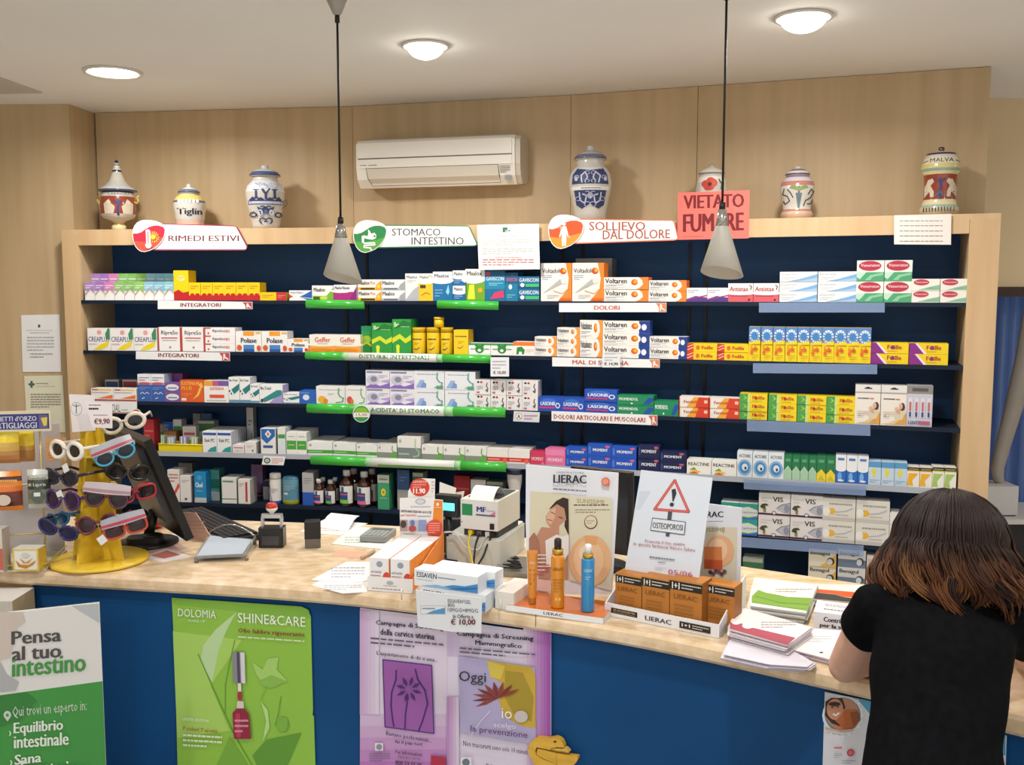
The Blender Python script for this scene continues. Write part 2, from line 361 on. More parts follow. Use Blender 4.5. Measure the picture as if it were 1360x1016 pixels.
ST = {
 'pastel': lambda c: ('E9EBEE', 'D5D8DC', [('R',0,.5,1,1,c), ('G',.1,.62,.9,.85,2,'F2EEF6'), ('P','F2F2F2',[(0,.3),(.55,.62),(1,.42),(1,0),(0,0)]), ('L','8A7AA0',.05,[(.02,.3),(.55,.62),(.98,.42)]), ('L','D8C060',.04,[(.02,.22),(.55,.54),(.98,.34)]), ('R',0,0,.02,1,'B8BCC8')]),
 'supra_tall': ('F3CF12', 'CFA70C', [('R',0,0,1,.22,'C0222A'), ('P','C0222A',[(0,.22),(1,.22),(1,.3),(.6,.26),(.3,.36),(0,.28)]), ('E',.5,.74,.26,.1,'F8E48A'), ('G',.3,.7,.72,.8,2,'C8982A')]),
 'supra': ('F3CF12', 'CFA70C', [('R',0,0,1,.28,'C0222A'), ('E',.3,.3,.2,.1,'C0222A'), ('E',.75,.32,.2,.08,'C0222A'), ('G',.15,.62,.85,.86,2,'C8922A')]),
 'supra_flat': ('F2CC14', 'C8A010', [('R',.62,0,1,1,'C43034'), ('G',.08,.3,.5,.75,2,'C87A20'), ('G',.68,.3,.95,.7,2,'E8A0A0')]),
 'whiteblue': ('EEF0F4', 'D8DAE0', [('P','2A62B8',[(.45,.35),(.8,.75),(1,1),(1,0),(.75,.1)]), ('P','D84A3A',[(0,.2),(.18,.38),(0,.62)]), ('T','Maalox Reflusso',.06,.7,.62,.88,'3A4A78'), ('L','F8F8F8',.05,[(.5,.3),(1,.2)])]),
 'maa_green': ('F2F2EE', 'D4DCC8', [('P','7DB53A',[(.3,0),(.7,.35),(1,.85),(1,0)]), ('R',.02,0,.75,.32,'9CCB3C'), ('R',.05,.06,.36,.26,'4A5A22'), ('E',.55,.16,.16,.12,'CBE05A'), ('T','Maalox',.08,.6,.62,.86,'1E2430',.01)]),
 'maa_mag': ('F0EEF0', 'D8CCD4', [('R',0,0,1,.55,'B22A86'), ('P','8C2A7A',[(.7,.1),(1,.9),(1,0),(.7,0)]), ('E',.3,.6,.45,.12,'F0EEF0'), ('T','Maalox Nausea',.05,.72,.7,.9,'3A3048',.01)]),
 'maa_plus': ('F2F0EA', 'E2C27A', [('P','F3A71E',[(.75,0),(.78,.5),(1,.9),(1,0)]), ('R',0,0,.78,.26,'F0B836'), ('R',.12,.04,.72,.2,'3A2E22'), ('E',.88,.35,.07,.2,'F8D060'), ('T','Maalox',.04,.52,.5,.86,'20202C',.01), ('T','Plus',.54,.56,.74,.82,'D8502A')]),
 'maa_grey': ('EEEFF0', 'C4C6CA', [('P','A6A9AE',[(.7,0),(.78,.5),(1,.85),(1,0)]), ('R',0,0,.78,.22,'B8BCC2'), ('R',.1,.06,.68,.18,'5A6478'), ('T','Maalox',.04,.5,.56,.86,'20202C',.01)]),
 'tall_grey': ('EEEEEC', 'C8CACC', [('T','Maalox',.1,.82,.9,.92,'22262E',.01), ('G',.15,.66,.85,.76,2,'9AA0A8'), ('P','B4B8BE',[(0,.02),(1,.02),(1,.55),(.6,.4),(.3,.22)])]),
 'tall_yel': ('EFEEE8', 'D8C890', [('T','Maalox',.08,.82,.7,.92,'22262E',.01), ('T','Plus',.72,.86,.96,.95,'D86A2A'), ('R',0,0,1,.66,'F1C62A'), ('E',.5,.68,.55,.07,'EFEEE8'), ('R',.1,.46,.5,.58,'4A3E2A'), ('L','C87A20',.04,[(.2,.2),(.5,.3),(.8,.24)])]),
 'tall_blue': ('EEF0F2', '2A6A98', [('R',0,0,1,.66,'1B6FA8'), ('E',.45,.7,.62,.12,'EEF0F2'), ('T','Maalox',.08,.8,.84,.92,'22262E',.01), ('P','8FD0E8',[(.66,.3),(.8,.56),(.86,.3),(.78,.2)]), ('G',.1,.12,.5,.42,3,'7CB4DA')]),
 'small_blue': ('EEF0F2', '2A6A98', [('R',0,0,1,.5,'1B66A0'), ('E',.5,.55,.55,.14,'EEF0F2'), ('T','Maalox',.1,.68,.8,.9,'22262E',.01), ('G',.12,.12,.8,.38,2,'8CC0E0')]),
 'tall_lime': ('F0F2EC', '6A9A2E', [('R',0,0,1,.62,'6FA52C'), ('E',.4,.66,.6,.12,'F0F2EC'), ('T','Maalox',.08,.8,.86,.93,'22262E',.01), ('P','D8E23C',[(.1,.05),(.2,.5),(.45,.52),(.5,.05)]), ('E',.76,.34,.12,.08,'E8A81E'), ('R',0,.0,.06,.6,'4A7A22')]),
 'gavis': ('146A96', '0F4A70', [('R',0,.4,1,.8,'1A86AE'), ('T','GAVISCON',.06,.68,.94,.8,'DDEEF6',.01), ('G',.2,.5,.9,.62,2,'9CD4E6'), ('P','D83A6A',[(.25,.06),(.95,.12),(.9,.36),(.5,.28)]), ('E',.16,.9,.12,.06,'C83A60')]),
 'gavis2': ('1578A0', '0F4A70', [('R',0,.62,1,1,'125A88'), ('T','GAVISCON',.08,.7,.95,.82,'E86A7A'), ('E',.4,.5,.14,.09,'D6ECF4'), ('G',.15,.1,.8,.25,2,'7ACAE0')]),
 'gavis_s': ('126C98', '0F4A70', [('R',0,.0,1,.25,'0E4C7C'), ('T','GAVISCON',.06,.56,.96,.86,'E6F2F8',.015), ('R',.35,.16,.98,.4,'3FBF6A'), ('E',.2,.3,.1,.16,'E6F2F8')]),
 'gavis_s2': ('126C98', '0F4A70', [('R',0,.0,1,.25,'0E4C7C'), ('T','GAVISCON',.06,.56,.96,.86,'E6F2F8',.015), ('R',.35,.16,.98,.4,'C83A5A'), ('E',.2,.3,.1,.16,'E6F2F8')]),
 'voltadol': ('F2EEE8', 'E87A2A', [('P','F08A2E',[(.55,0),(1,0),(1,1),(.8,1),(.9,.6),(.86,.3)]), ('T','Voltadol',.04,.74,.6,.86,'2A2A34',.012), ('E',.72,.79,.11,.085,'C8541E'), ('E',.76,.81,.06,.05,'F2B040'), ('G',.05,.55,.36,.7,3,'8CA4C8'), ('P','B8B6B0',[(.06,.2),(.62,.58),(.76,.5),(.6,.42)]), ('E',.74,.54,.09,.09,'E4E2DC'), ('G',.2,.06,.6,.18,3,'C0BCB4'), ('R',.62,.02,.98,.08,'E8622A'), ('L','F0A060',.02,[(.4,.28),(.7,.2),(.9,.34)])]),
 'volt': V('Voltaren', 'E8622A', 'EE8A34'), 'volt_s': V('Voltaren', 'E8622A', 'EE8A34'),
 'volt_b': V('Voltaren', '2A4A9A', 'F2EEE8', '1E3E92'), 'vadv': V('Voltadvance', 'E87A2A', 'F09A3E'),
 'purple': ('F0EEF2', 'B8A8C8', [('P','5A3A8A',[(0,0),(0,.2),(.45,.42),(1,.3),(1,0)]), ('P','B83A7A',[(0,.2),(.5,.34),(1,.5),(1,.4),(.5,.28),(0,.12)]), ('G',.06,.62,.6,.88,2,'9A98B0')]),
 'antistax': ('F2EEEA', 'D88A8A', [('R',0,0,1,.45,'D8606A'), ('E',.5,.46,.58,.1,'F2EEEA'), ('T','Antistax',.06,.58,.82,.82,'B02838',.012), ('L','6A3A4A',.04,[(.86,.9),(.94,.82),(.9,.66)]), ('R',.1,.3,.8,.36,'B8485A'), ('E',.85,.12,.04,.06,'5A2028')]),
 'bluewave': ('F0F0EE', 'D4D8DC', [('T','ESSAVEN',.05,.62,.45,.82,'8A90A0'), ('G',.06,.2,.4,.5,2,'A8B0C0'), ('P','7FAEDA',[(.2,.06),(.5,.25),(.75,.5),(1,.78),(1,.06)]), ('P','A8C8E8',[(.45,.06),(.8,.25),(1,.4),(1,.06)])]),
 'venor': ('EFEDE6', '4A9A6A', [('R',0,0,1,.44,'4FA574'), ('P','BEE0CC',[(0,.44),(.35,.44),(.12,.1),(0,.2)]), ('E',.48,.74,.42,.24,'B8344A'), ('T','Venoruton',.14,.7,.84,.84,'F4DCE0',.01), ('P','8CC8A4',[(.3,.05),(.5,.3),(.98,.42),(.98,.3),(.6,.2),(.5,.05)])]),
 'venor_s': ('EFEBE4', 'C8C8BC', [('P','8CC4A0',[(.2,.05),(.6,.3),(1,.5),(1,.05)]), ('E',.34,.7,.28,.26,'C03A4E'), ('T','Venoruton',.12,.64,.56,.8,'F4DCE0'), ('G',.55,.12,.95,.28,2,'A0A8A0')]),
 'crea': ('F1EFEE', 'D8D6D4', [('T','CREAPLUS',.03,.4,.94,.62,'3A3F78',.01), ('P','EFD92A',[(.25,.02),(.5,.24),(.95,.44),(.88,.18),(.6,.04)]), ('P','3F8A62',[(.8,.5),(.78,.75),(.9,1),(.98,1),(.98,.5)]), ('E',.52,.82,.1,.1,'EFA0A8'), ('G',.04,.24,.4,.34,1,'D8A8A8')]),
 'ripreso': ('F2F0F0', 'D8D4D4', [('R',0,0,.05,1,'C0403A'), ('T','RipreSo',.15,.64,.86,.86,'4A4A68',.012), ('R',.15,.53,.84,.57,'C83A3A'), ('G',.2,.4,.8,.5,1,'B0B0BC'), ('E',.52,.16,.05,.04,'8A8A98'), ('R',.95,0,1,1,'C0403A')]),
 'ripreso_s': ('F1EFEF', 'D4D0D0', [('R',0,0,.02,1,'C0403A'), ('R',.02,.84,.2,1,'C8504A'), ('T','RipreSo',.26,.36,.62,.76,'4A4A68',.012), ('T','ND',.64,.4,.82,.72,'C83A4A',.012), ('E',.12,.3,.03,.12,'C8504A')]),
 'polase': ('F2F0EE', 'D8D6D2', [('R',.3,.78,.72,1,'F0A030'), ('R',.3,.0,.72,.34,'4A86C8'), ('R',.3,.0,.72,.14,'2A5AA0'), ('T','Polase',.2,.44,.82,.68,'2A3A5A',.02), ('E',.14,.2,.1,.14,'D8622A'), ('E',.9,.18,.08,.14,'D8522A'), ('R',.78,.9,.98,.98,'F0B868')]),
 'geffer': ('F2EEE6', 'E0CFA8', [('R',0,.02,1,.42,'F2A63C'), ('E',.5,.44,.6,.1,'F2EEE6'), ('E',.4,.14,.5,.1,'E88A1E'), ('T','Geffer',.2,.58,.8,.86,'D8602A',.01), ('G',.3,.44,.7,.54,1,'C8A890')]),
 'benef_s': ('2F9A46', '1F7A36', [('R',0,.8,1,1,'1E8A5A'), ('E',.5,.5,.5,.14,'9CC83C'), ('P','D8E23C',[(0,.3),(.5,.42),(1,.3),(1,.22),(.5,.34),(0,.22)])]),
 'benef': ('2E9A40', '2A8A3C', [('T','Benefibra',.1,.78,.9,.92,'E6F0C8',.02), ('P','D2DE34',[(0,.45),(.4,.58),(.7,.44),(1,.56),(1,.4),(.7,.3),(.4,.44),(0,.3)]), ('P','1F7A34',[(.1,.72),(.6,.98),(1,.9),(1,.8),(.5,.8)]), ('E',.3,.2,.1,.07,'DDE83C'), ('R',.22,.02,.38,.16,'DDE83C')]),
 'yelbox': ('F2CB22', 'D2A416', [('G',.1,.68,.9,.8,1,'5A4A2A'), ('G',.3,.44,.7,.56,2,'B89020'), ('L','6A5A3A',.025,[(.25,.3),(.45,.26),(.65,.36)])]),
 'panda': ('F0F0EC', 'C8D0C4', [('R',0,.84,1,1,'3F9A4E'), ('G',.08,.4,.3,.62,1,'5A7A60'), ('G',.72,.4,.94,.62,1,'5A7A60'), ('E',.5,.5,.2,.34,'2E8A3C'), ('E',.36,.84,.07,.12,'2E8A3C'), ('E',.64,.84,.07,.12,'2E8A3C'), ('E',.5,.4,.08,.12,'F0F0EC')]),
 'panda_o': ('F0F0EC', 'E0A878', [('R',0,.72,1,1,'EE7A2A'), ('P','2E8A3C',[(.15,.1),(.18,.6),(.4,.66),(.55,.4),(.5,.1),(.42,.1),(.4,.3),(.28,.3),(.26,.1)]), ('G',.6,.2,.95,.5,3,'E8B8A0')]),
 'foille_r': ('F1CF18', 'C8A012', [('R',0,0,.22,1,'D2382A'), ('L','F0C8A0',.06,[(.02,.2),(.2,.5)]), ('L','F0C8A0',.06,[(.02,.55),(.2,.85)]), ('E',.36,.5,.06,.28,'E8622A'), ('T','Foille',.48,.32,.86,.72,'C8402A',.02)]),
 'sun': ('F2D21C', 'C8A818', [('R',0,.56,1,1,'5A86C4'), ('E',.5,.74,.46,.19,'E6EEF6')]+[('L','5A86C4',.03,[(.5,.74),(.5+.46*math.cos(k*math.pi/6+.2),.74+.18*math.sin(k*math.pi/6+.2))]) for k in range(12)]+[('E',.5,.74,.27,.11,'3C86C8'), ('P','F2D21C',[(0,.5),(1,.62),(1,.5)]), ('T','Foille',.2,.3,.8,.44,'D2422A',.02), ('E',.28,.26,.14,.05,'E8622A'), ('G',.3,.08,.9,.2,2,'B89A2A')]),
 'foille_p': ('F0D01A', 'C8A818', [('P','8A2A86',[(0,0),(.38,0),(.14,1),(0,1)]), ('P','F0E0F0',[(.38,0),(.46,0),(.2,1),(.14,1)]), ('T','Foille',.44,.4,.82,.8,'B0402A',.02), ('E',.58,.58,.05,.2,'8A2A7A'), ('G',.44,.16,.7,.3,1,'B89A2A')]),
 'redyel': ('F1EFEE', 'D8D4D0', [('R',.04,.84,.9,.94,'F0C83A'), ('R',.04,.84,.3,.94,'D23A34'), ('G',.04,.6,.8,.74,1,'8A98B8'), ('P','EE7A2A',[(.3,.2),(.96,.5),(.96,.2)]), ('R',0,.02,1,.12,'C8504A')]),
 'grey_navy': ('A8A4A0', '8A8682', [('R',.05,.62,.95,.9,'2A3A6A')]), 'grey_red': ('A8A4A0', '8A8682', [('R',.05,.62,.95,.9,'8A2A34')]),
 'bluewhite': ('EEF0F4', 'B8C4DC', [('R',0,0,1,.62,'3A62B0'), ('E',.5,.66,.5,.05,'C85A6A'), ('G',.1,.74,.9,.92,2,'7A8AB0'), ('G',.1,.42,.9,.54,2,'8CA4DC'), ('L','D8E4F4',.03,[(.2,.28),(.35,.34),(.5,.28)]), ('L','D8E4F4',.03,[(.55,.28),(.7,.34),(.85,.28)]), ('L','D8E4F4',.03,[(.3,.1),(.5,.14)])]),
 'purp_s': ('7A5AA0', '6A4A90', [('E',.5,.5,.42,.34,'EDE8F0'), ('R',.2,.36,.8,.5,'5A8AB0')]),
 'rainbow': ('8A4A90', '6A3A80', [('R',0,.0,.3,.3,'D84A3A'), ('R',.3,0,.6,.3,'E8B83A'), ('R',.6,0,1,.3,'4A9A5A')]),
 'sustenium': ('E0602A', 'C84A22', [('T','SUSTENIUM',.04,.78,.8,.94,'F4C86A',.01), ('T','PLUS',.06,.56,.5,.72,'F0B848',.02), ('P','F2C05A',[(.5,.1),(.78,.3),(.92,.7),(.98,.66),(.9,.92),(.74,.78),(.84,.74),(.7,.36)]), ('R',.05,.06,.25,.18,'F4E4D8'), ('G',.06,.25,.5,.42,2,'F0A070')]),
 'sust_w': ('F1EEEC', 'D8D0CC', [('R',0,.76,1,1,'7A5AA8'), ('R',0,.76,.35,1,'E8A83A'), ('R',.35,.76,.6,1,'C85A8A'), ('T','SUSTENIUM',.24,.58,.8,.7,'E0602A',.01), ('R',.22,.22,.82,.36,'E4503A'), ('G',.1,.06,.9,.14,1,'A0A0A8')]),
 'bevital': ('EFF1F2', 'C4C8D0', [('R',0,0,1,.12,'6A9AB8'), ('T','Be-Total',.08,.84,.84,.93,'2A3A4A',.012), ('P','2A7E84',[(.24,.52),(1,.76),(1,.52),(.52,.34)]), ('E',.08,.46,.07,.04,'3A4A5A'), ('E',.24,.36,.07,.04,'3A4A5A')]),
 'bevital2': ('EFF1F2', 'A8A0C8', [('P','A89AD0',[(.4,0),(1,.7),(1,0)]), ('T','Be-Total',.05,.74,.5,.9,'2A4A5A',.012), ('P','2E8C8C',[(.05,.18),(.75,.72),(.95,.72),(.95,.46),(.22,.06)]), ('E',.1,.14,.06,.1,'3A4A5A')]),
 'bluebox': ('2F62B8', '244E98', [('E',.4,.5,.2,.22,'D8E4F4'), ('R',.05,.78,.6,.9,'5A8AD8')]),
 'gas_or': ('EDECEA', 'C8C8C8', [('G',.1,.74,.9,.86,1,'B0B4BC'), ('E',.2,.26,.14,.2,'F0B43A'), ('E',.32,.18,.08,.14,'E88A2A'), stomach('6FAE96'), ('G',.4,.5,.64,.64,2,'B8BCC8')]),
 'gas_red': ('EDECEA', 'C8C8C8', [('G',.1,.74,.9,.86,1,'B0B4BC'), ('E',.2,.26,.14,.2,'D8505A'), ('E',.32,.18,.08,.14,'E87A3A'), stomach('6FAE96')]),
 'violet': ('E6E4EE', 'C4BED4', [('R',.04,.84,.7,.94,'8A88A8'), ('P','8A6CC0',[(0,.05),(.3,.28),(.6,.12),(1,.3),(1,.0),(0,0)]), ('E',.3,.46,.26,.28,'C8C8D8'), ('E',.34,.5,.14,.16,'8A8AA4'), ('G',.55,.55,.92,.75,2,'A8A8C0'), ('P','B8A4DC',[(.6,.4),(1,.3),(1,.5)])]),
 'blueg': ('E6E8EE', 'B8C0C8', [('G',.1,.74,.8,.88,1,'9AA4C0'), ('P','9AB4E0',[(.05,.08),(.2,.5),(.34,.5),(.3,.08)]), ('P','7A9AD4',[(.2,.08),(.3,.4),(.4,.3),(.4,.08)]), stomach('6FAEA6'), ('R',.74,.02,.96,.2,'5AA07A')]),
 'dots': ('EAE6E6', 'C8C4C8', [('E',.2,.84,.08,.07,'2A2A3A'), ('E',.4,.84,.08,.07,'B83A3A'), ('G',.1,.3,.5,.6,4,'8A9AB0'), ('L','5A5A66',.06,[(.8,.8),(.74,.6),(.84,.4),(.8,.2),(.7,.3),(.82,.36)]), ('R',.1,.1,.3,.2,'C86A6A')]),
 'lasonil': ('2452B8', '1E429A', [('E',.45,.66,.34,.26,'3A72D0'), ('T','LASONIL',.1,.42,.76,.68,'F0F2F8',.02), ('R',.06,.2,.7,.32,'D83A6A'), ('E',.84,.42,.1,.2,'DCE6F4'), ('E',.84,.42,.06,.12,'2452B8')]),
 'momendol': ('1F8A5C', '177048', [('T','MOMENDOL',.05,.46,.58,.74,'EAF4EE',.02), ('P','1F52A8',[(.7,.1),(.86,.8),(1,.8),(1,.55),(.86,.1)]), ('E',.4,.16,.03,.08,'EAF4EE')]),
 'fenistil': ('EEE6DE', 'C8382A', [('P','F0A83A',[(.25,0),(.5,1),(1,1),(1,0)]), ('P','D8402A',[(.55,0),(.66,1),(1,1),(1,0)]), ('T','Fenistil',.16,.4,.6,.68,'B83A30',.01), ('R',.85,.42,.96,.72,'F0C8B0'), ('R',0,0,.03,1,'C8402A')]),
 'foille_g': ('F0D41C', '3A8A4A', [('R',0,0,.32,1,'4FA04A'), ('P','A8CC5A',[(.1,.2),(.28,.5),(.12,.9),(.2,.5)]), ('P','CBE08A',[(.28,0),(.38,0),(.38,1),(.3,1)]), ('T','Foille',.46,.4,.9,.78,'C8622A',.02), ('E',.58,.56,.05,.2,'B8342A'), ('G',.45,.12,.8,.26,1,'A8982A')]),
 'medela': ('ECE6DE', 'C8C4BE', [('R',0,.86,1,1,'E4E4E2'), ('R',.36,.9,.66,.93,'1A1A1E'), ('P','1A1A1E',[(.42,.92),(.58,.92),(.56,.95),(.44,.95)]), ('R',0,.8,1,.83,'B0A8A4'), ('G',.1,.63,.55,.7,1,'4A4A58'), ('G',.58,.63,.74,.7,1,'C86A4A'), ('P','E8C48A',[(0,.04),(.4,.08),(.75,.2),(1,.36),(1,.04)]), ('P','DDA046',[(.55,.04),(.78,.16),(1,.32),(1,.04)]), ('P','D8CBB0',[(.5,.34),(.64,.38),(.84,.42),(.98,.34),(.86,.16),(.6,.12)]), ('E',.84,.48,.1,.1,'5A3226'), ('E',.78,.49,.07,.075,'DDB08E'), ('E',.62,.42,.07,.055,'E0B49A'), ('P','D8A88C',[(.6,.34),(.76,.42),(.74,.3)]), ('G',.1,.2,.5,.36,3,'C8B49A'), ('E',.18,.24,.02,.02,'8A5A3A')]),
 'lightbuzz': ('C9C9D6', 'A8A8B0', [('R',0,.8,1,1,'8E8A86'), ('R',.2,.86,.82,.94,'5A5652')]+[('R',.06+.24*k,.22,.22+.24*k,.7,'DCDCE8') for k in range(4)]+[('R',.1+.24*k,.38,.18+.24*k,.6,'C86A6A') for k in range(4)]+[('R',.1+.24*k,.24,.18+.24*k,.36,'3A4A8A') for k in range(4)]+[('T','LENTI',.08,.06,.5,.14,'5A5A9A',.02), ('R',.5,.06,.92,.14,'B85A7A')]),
 'exit': ('EEF1F4', 'C4C8CE', [('R',.03,.82,.97,.94,'3A5AB0'), ('T','Exit PC',.14,.5,.86,.66,'3A4458',.015), ('P','2EA0A0',[(.3,.04),(.55,.22),(.96,.32),(.96,.04)])]),
 'wpink': ('E8E4E4', 'C8C4C4', [('R',.1,.6,.9,.72,'C85A7A'), ('G',.2,.2,.8,.4,2,'A8A8A8')]), 'wplain': ('E6E4E2', 'C4C2C0', [('G',.2,.5,.8,.7,2,'8A8A8A'), ('E',.7,.25,.08,.1,'6A7A6A')]),
 'diamond': ('E9E9EA', 'B8B4AC', [('P','2A6AB8',[(.04,.98),(.96,.98),(.96,.7),(.4,.4),(.04,.6)]), ('P','E8ECF0',[(.5,.94),(.72,.78),(.5,.62),(.28,.78)]), ('P','D87A4A',[(.5,.86),(.6,.78),(.5,.7),(.4,.78)]), ('R',.15,.24,.8,.34,'3A5A9A')]),
 'wgreen_t': ('E6EAE8', 'C0C8C4', [('R',.05,.6,.95,.75,'4A9A5A'), ('R',.1,.05,.9,.55,'D8E6EC')]),
 'greenband': ('EEF0EE', 'C4C8C4', [('R',.04,.22,.96,.62,'4CA73C'), ('G',.2,.38,.8,.48,1,'D8F0D0'), ('G',.2,.76,.8,.86,1,'B0B8B0')]),
 'flatgreen': ('EEF0EE', 'C8CCC8', [('R',0,.14,1,.4,'4CA73C'), ('G',.06,.2,.6,.34,1,'CCE8C4'), ('E',.12,.76,.05,.1,'A8B4A8')]),
 'flatgg': ('ECEBE8', 'C4C4C0', [('R',0,.02,1,.4,'8A9486'), ('P','6FAE5A',[(.6,.02),(.8,.5),(1,.45),(1,.02)]), stomach('6FAE5A'), ('E',.12,.74,.05,.1,'A8B4A8')]),
 'tallgg': ('EEECE8', 'C8C8C4', [('R',0,.0,1,.5,'7E8A88'), stomach('A8D0A0'), ('G',.06,.14,.5,.3,1,'C8D4C8'), ('E',.12,.8,.05,.08,'A8B4A8')]),
 'redflat': ('EEEAE6', 'D0C8C4', [('R',0,.12,1,.42,'D8403A'), ('G',.06,.18,.6,.36,1,'F4C8C0'), ('E',.85,.2,.1,.16,'E86A5A')]),
 'crimson': ('D23C62', 'A82A4A', [('T','MOMENT',.1,.34,.9,.6,'F4D0DA',.02), ('E',.85,.14,.1,.1,'E87A9A')]),
 'pink': ('E773A6', 'C85A8A', [('T','MOMENT',.12,.24,.88,.44,'F8E0EA',.02), ('R',.0,.6,.95,.96,'EC8AB6')]),
 'moment': ('2456C0', '1C469A', [('T','MOMENT',.22,.4,.86,.64,'F0F2FA',.025), ('R',.04,.2,.14,.8,'4A7AD8'), ('E',.84,.82,.1,.1,'D86A8A')]),
 'momact': ('1A2452', '141C40', [('T','MOMENT',.16,.4,.86,.64,'E4E6F0',.025), ('R',.04,.2,.1,.8,'3A4A88'), ('E',.84,.82,.1,.1,'C85A6A')]),
 'reactine': ('F0EFEA', 'C8C4B8', [('T','REACTINE',.06,.62,.92,.84,'1E2A3A',.015), ('P','F2C23A',[(.08,.1),(.3,.36),(.6,.2),(.3,.06)]), ('P','5AA84A',[(.1,.3),(.3,.5),(.4,.34)]), ('P','D8603A',[(.1,.06),(.3,.2),(.5,.06)])]),
 'actoris': ('E6EEF4', 'B0B8C0', [('T','ACTORIS',.12,.78,.88,.9,'2A3A5A',.015), ('E',.5,.38,.46,.32,'8CB8DC'), ('E',.5,.38,.34,.24,'4A8AC8'), ('E',.52,.4,.2,.14,'DCE8F2'), ('E',.56,.36,.07,.06,'1E2A4A')]),
 'grn': ('2A7A4E', '1E6A40', [('P','A8CDB0',[(0,0),(0,.34),(.5,.56),(1,.34),(1,0)]), ('L','D8ECDC',.03,[(0,.34),(.5,.56),(1,.34)]), ('R',.2,.74,.8,.86,'5AA878')]),
 'grny': ('2A7A4E', '1E6A40', [('P','F0D23A',[(0,0),(0,.3),(.5,.5),(1,.3),(1,0)]), ('P','C8C03A',[(.1,.06),(.5,.26),(.9,.06)]), ('R',.2,.74,.8,.86,'5AA878')]),
 'bluetall': ('EDF0F4', 'B8C0CC', [('R',0,0,1,.5,'2A6AC0'), ('E',.5,.52,.5,.1,'EDF0F4'), ('E',.4,.24,.2,.16,'7AB0E8'), ('R',.2,.84,.8,.92,'4A7AC0'), ('E',.5,.1,.3,.04,'DCE8F4')]),
 'ltblue': ('C4D8EA', '9AB0C4', [('R',0,.76,1,1,'5A9ACC'), ('E',.44,.6,.2,.1,'E8D83A'), ('E',.44,.46,.1,.12,'E8D83A'), ('G',.1,.1,.9,.26,2,'8AA8C8')]),
 'orgbox': ('EEEAE0', 'C8C0A8', [('R',0,.84,1,1,'3A2E22'), ('R',0,.8,1,.84,'E8C83A'), ('P','EDB02A',[(0,.1),(.1,.7),(.9,.7),(.4,.36),(.5,.1)]), ('G',.1,.86,.9,.96,1,'C8B490')]),
 'limebox': ('ECEEE0', 'C8C8B0', [('R',0,.84,1,1,'3A2E22'), ('R',0,.8,1,.84,'C8CC4A'), ('P','A9C468',[(0,.1),(.1,.7),(.9,.7),(.4,.36),(.5,.1)]), ('G',.1,.86,.9,.96,1,'C8B490')]),
 'redswoosh': ('E4E0DC', 'B8B4B0', [('P','D8503A',[(.1,.02),(.3,.02),(1,.48),(.9,.6)]), ('G',.1,.6,.9,.9,3,'B86A6A')]),
 'wsmallp': ('E2E0DE', 'B4B2B0', [('G',.15,.74,.85,.86,2,'8A8A90'), ('R',.4,.08,.62,.16,'4A4A4A')]),
 'greybox': ('8E8C8A', '7A7876', [('R',.1,.3,.4,.7,'A8A6A4')]), 'clo': ('1F8AC4', '1A72A6', [('R',0,0,1,.16,'C0C8CC'), ('T','Cloel',.1,.5,.7,.66,'E8F2F8',.03), ('E',.45,.82,.2,.08,'4AA6D8'), ('G',.2,.34,.7,.42,1,'8AC8E4')]),
 'teal': ('4A9A98', '3A7A78', [('R',0,.4,1,.7,'1E6A5C'), ('R',0,0,1,.3,'A8B4B4')]),
 'greenline': ('E4E6E4', 'B4B4B2', [('R',0,0,.05,1,'2E7A5A'), ('R',.0,.16,1,.19,'2E7A5A'), ('R',.1,.84,.8,.9,'6A8A7A')]),
 'redstripe': ('E6E4E2', 'BAB8B4', [('R',.6,.08,.78,.9,'B8403A'), ('G',.08,.7,.5,.86,2,'B87A7A')]),
 'mauve': ('9A78A8', '846494', [('E',.4,.7,.24,.08,'7A5A8A'), ('E',.4,.7,.14,.05,'9A78A8'), ('R',.5,.06,.95,.12,'2A2430')]),
 'greynavy': ('A4A2A8', '8A888E', [('R',0,.7,1,1,'2A2A5A')]),
 'greyblue': ('B4B4B4', '8A8A8A', [('R',0,0,1,.4,'2A5AB8'), ('G',.15,.66,.85,.86,3,'8A8A90')]),
 'weleda': ('3F9A70', '358560', [('R',0,.78,1,1,'CDD2CC'), ('E',.5,.5,.2,.11,'E8D83A'), ('E',.5,.5,.09,.05,'A88A2A'), ('G',.15,.84,.85,.92,1,'6A7A70'), ('G',.2,.3,.8,.36,1,'A8D4BC')]),
 'tallblue': ('3A5A8A', '2E4A74', [('R',0,0,1,.5,'9A9C9A'), ('G',.2,.7,.8,.85,2,'6A8AB8')]),
 'redb': ('A82A34', '8A2028', [('G',.1,.4,.9,.7,2,'C86A6A')]), 'greyg': ('A0A89A', '8A9084', [('R',0,.6,1,.9,'3A6A4A')]),
 'ophtal': ('D6DCDA', 'A8B4B0', [('P','2E9A8A',[(0,.7),(.5,.8),(1,.6),(1,1),(0,1)]), ('P','3A6ACC',[(0,0),(0,.16),(.5,.1),(1,.22),(1,0)]), ('P','8AC84A',[(0,.16),(.5,.1),(1,.22),(1,.28),(.5,.16),(0,.2)]), ('T','ophtal',.05,.36,.95,.52,'7A8A90')]),
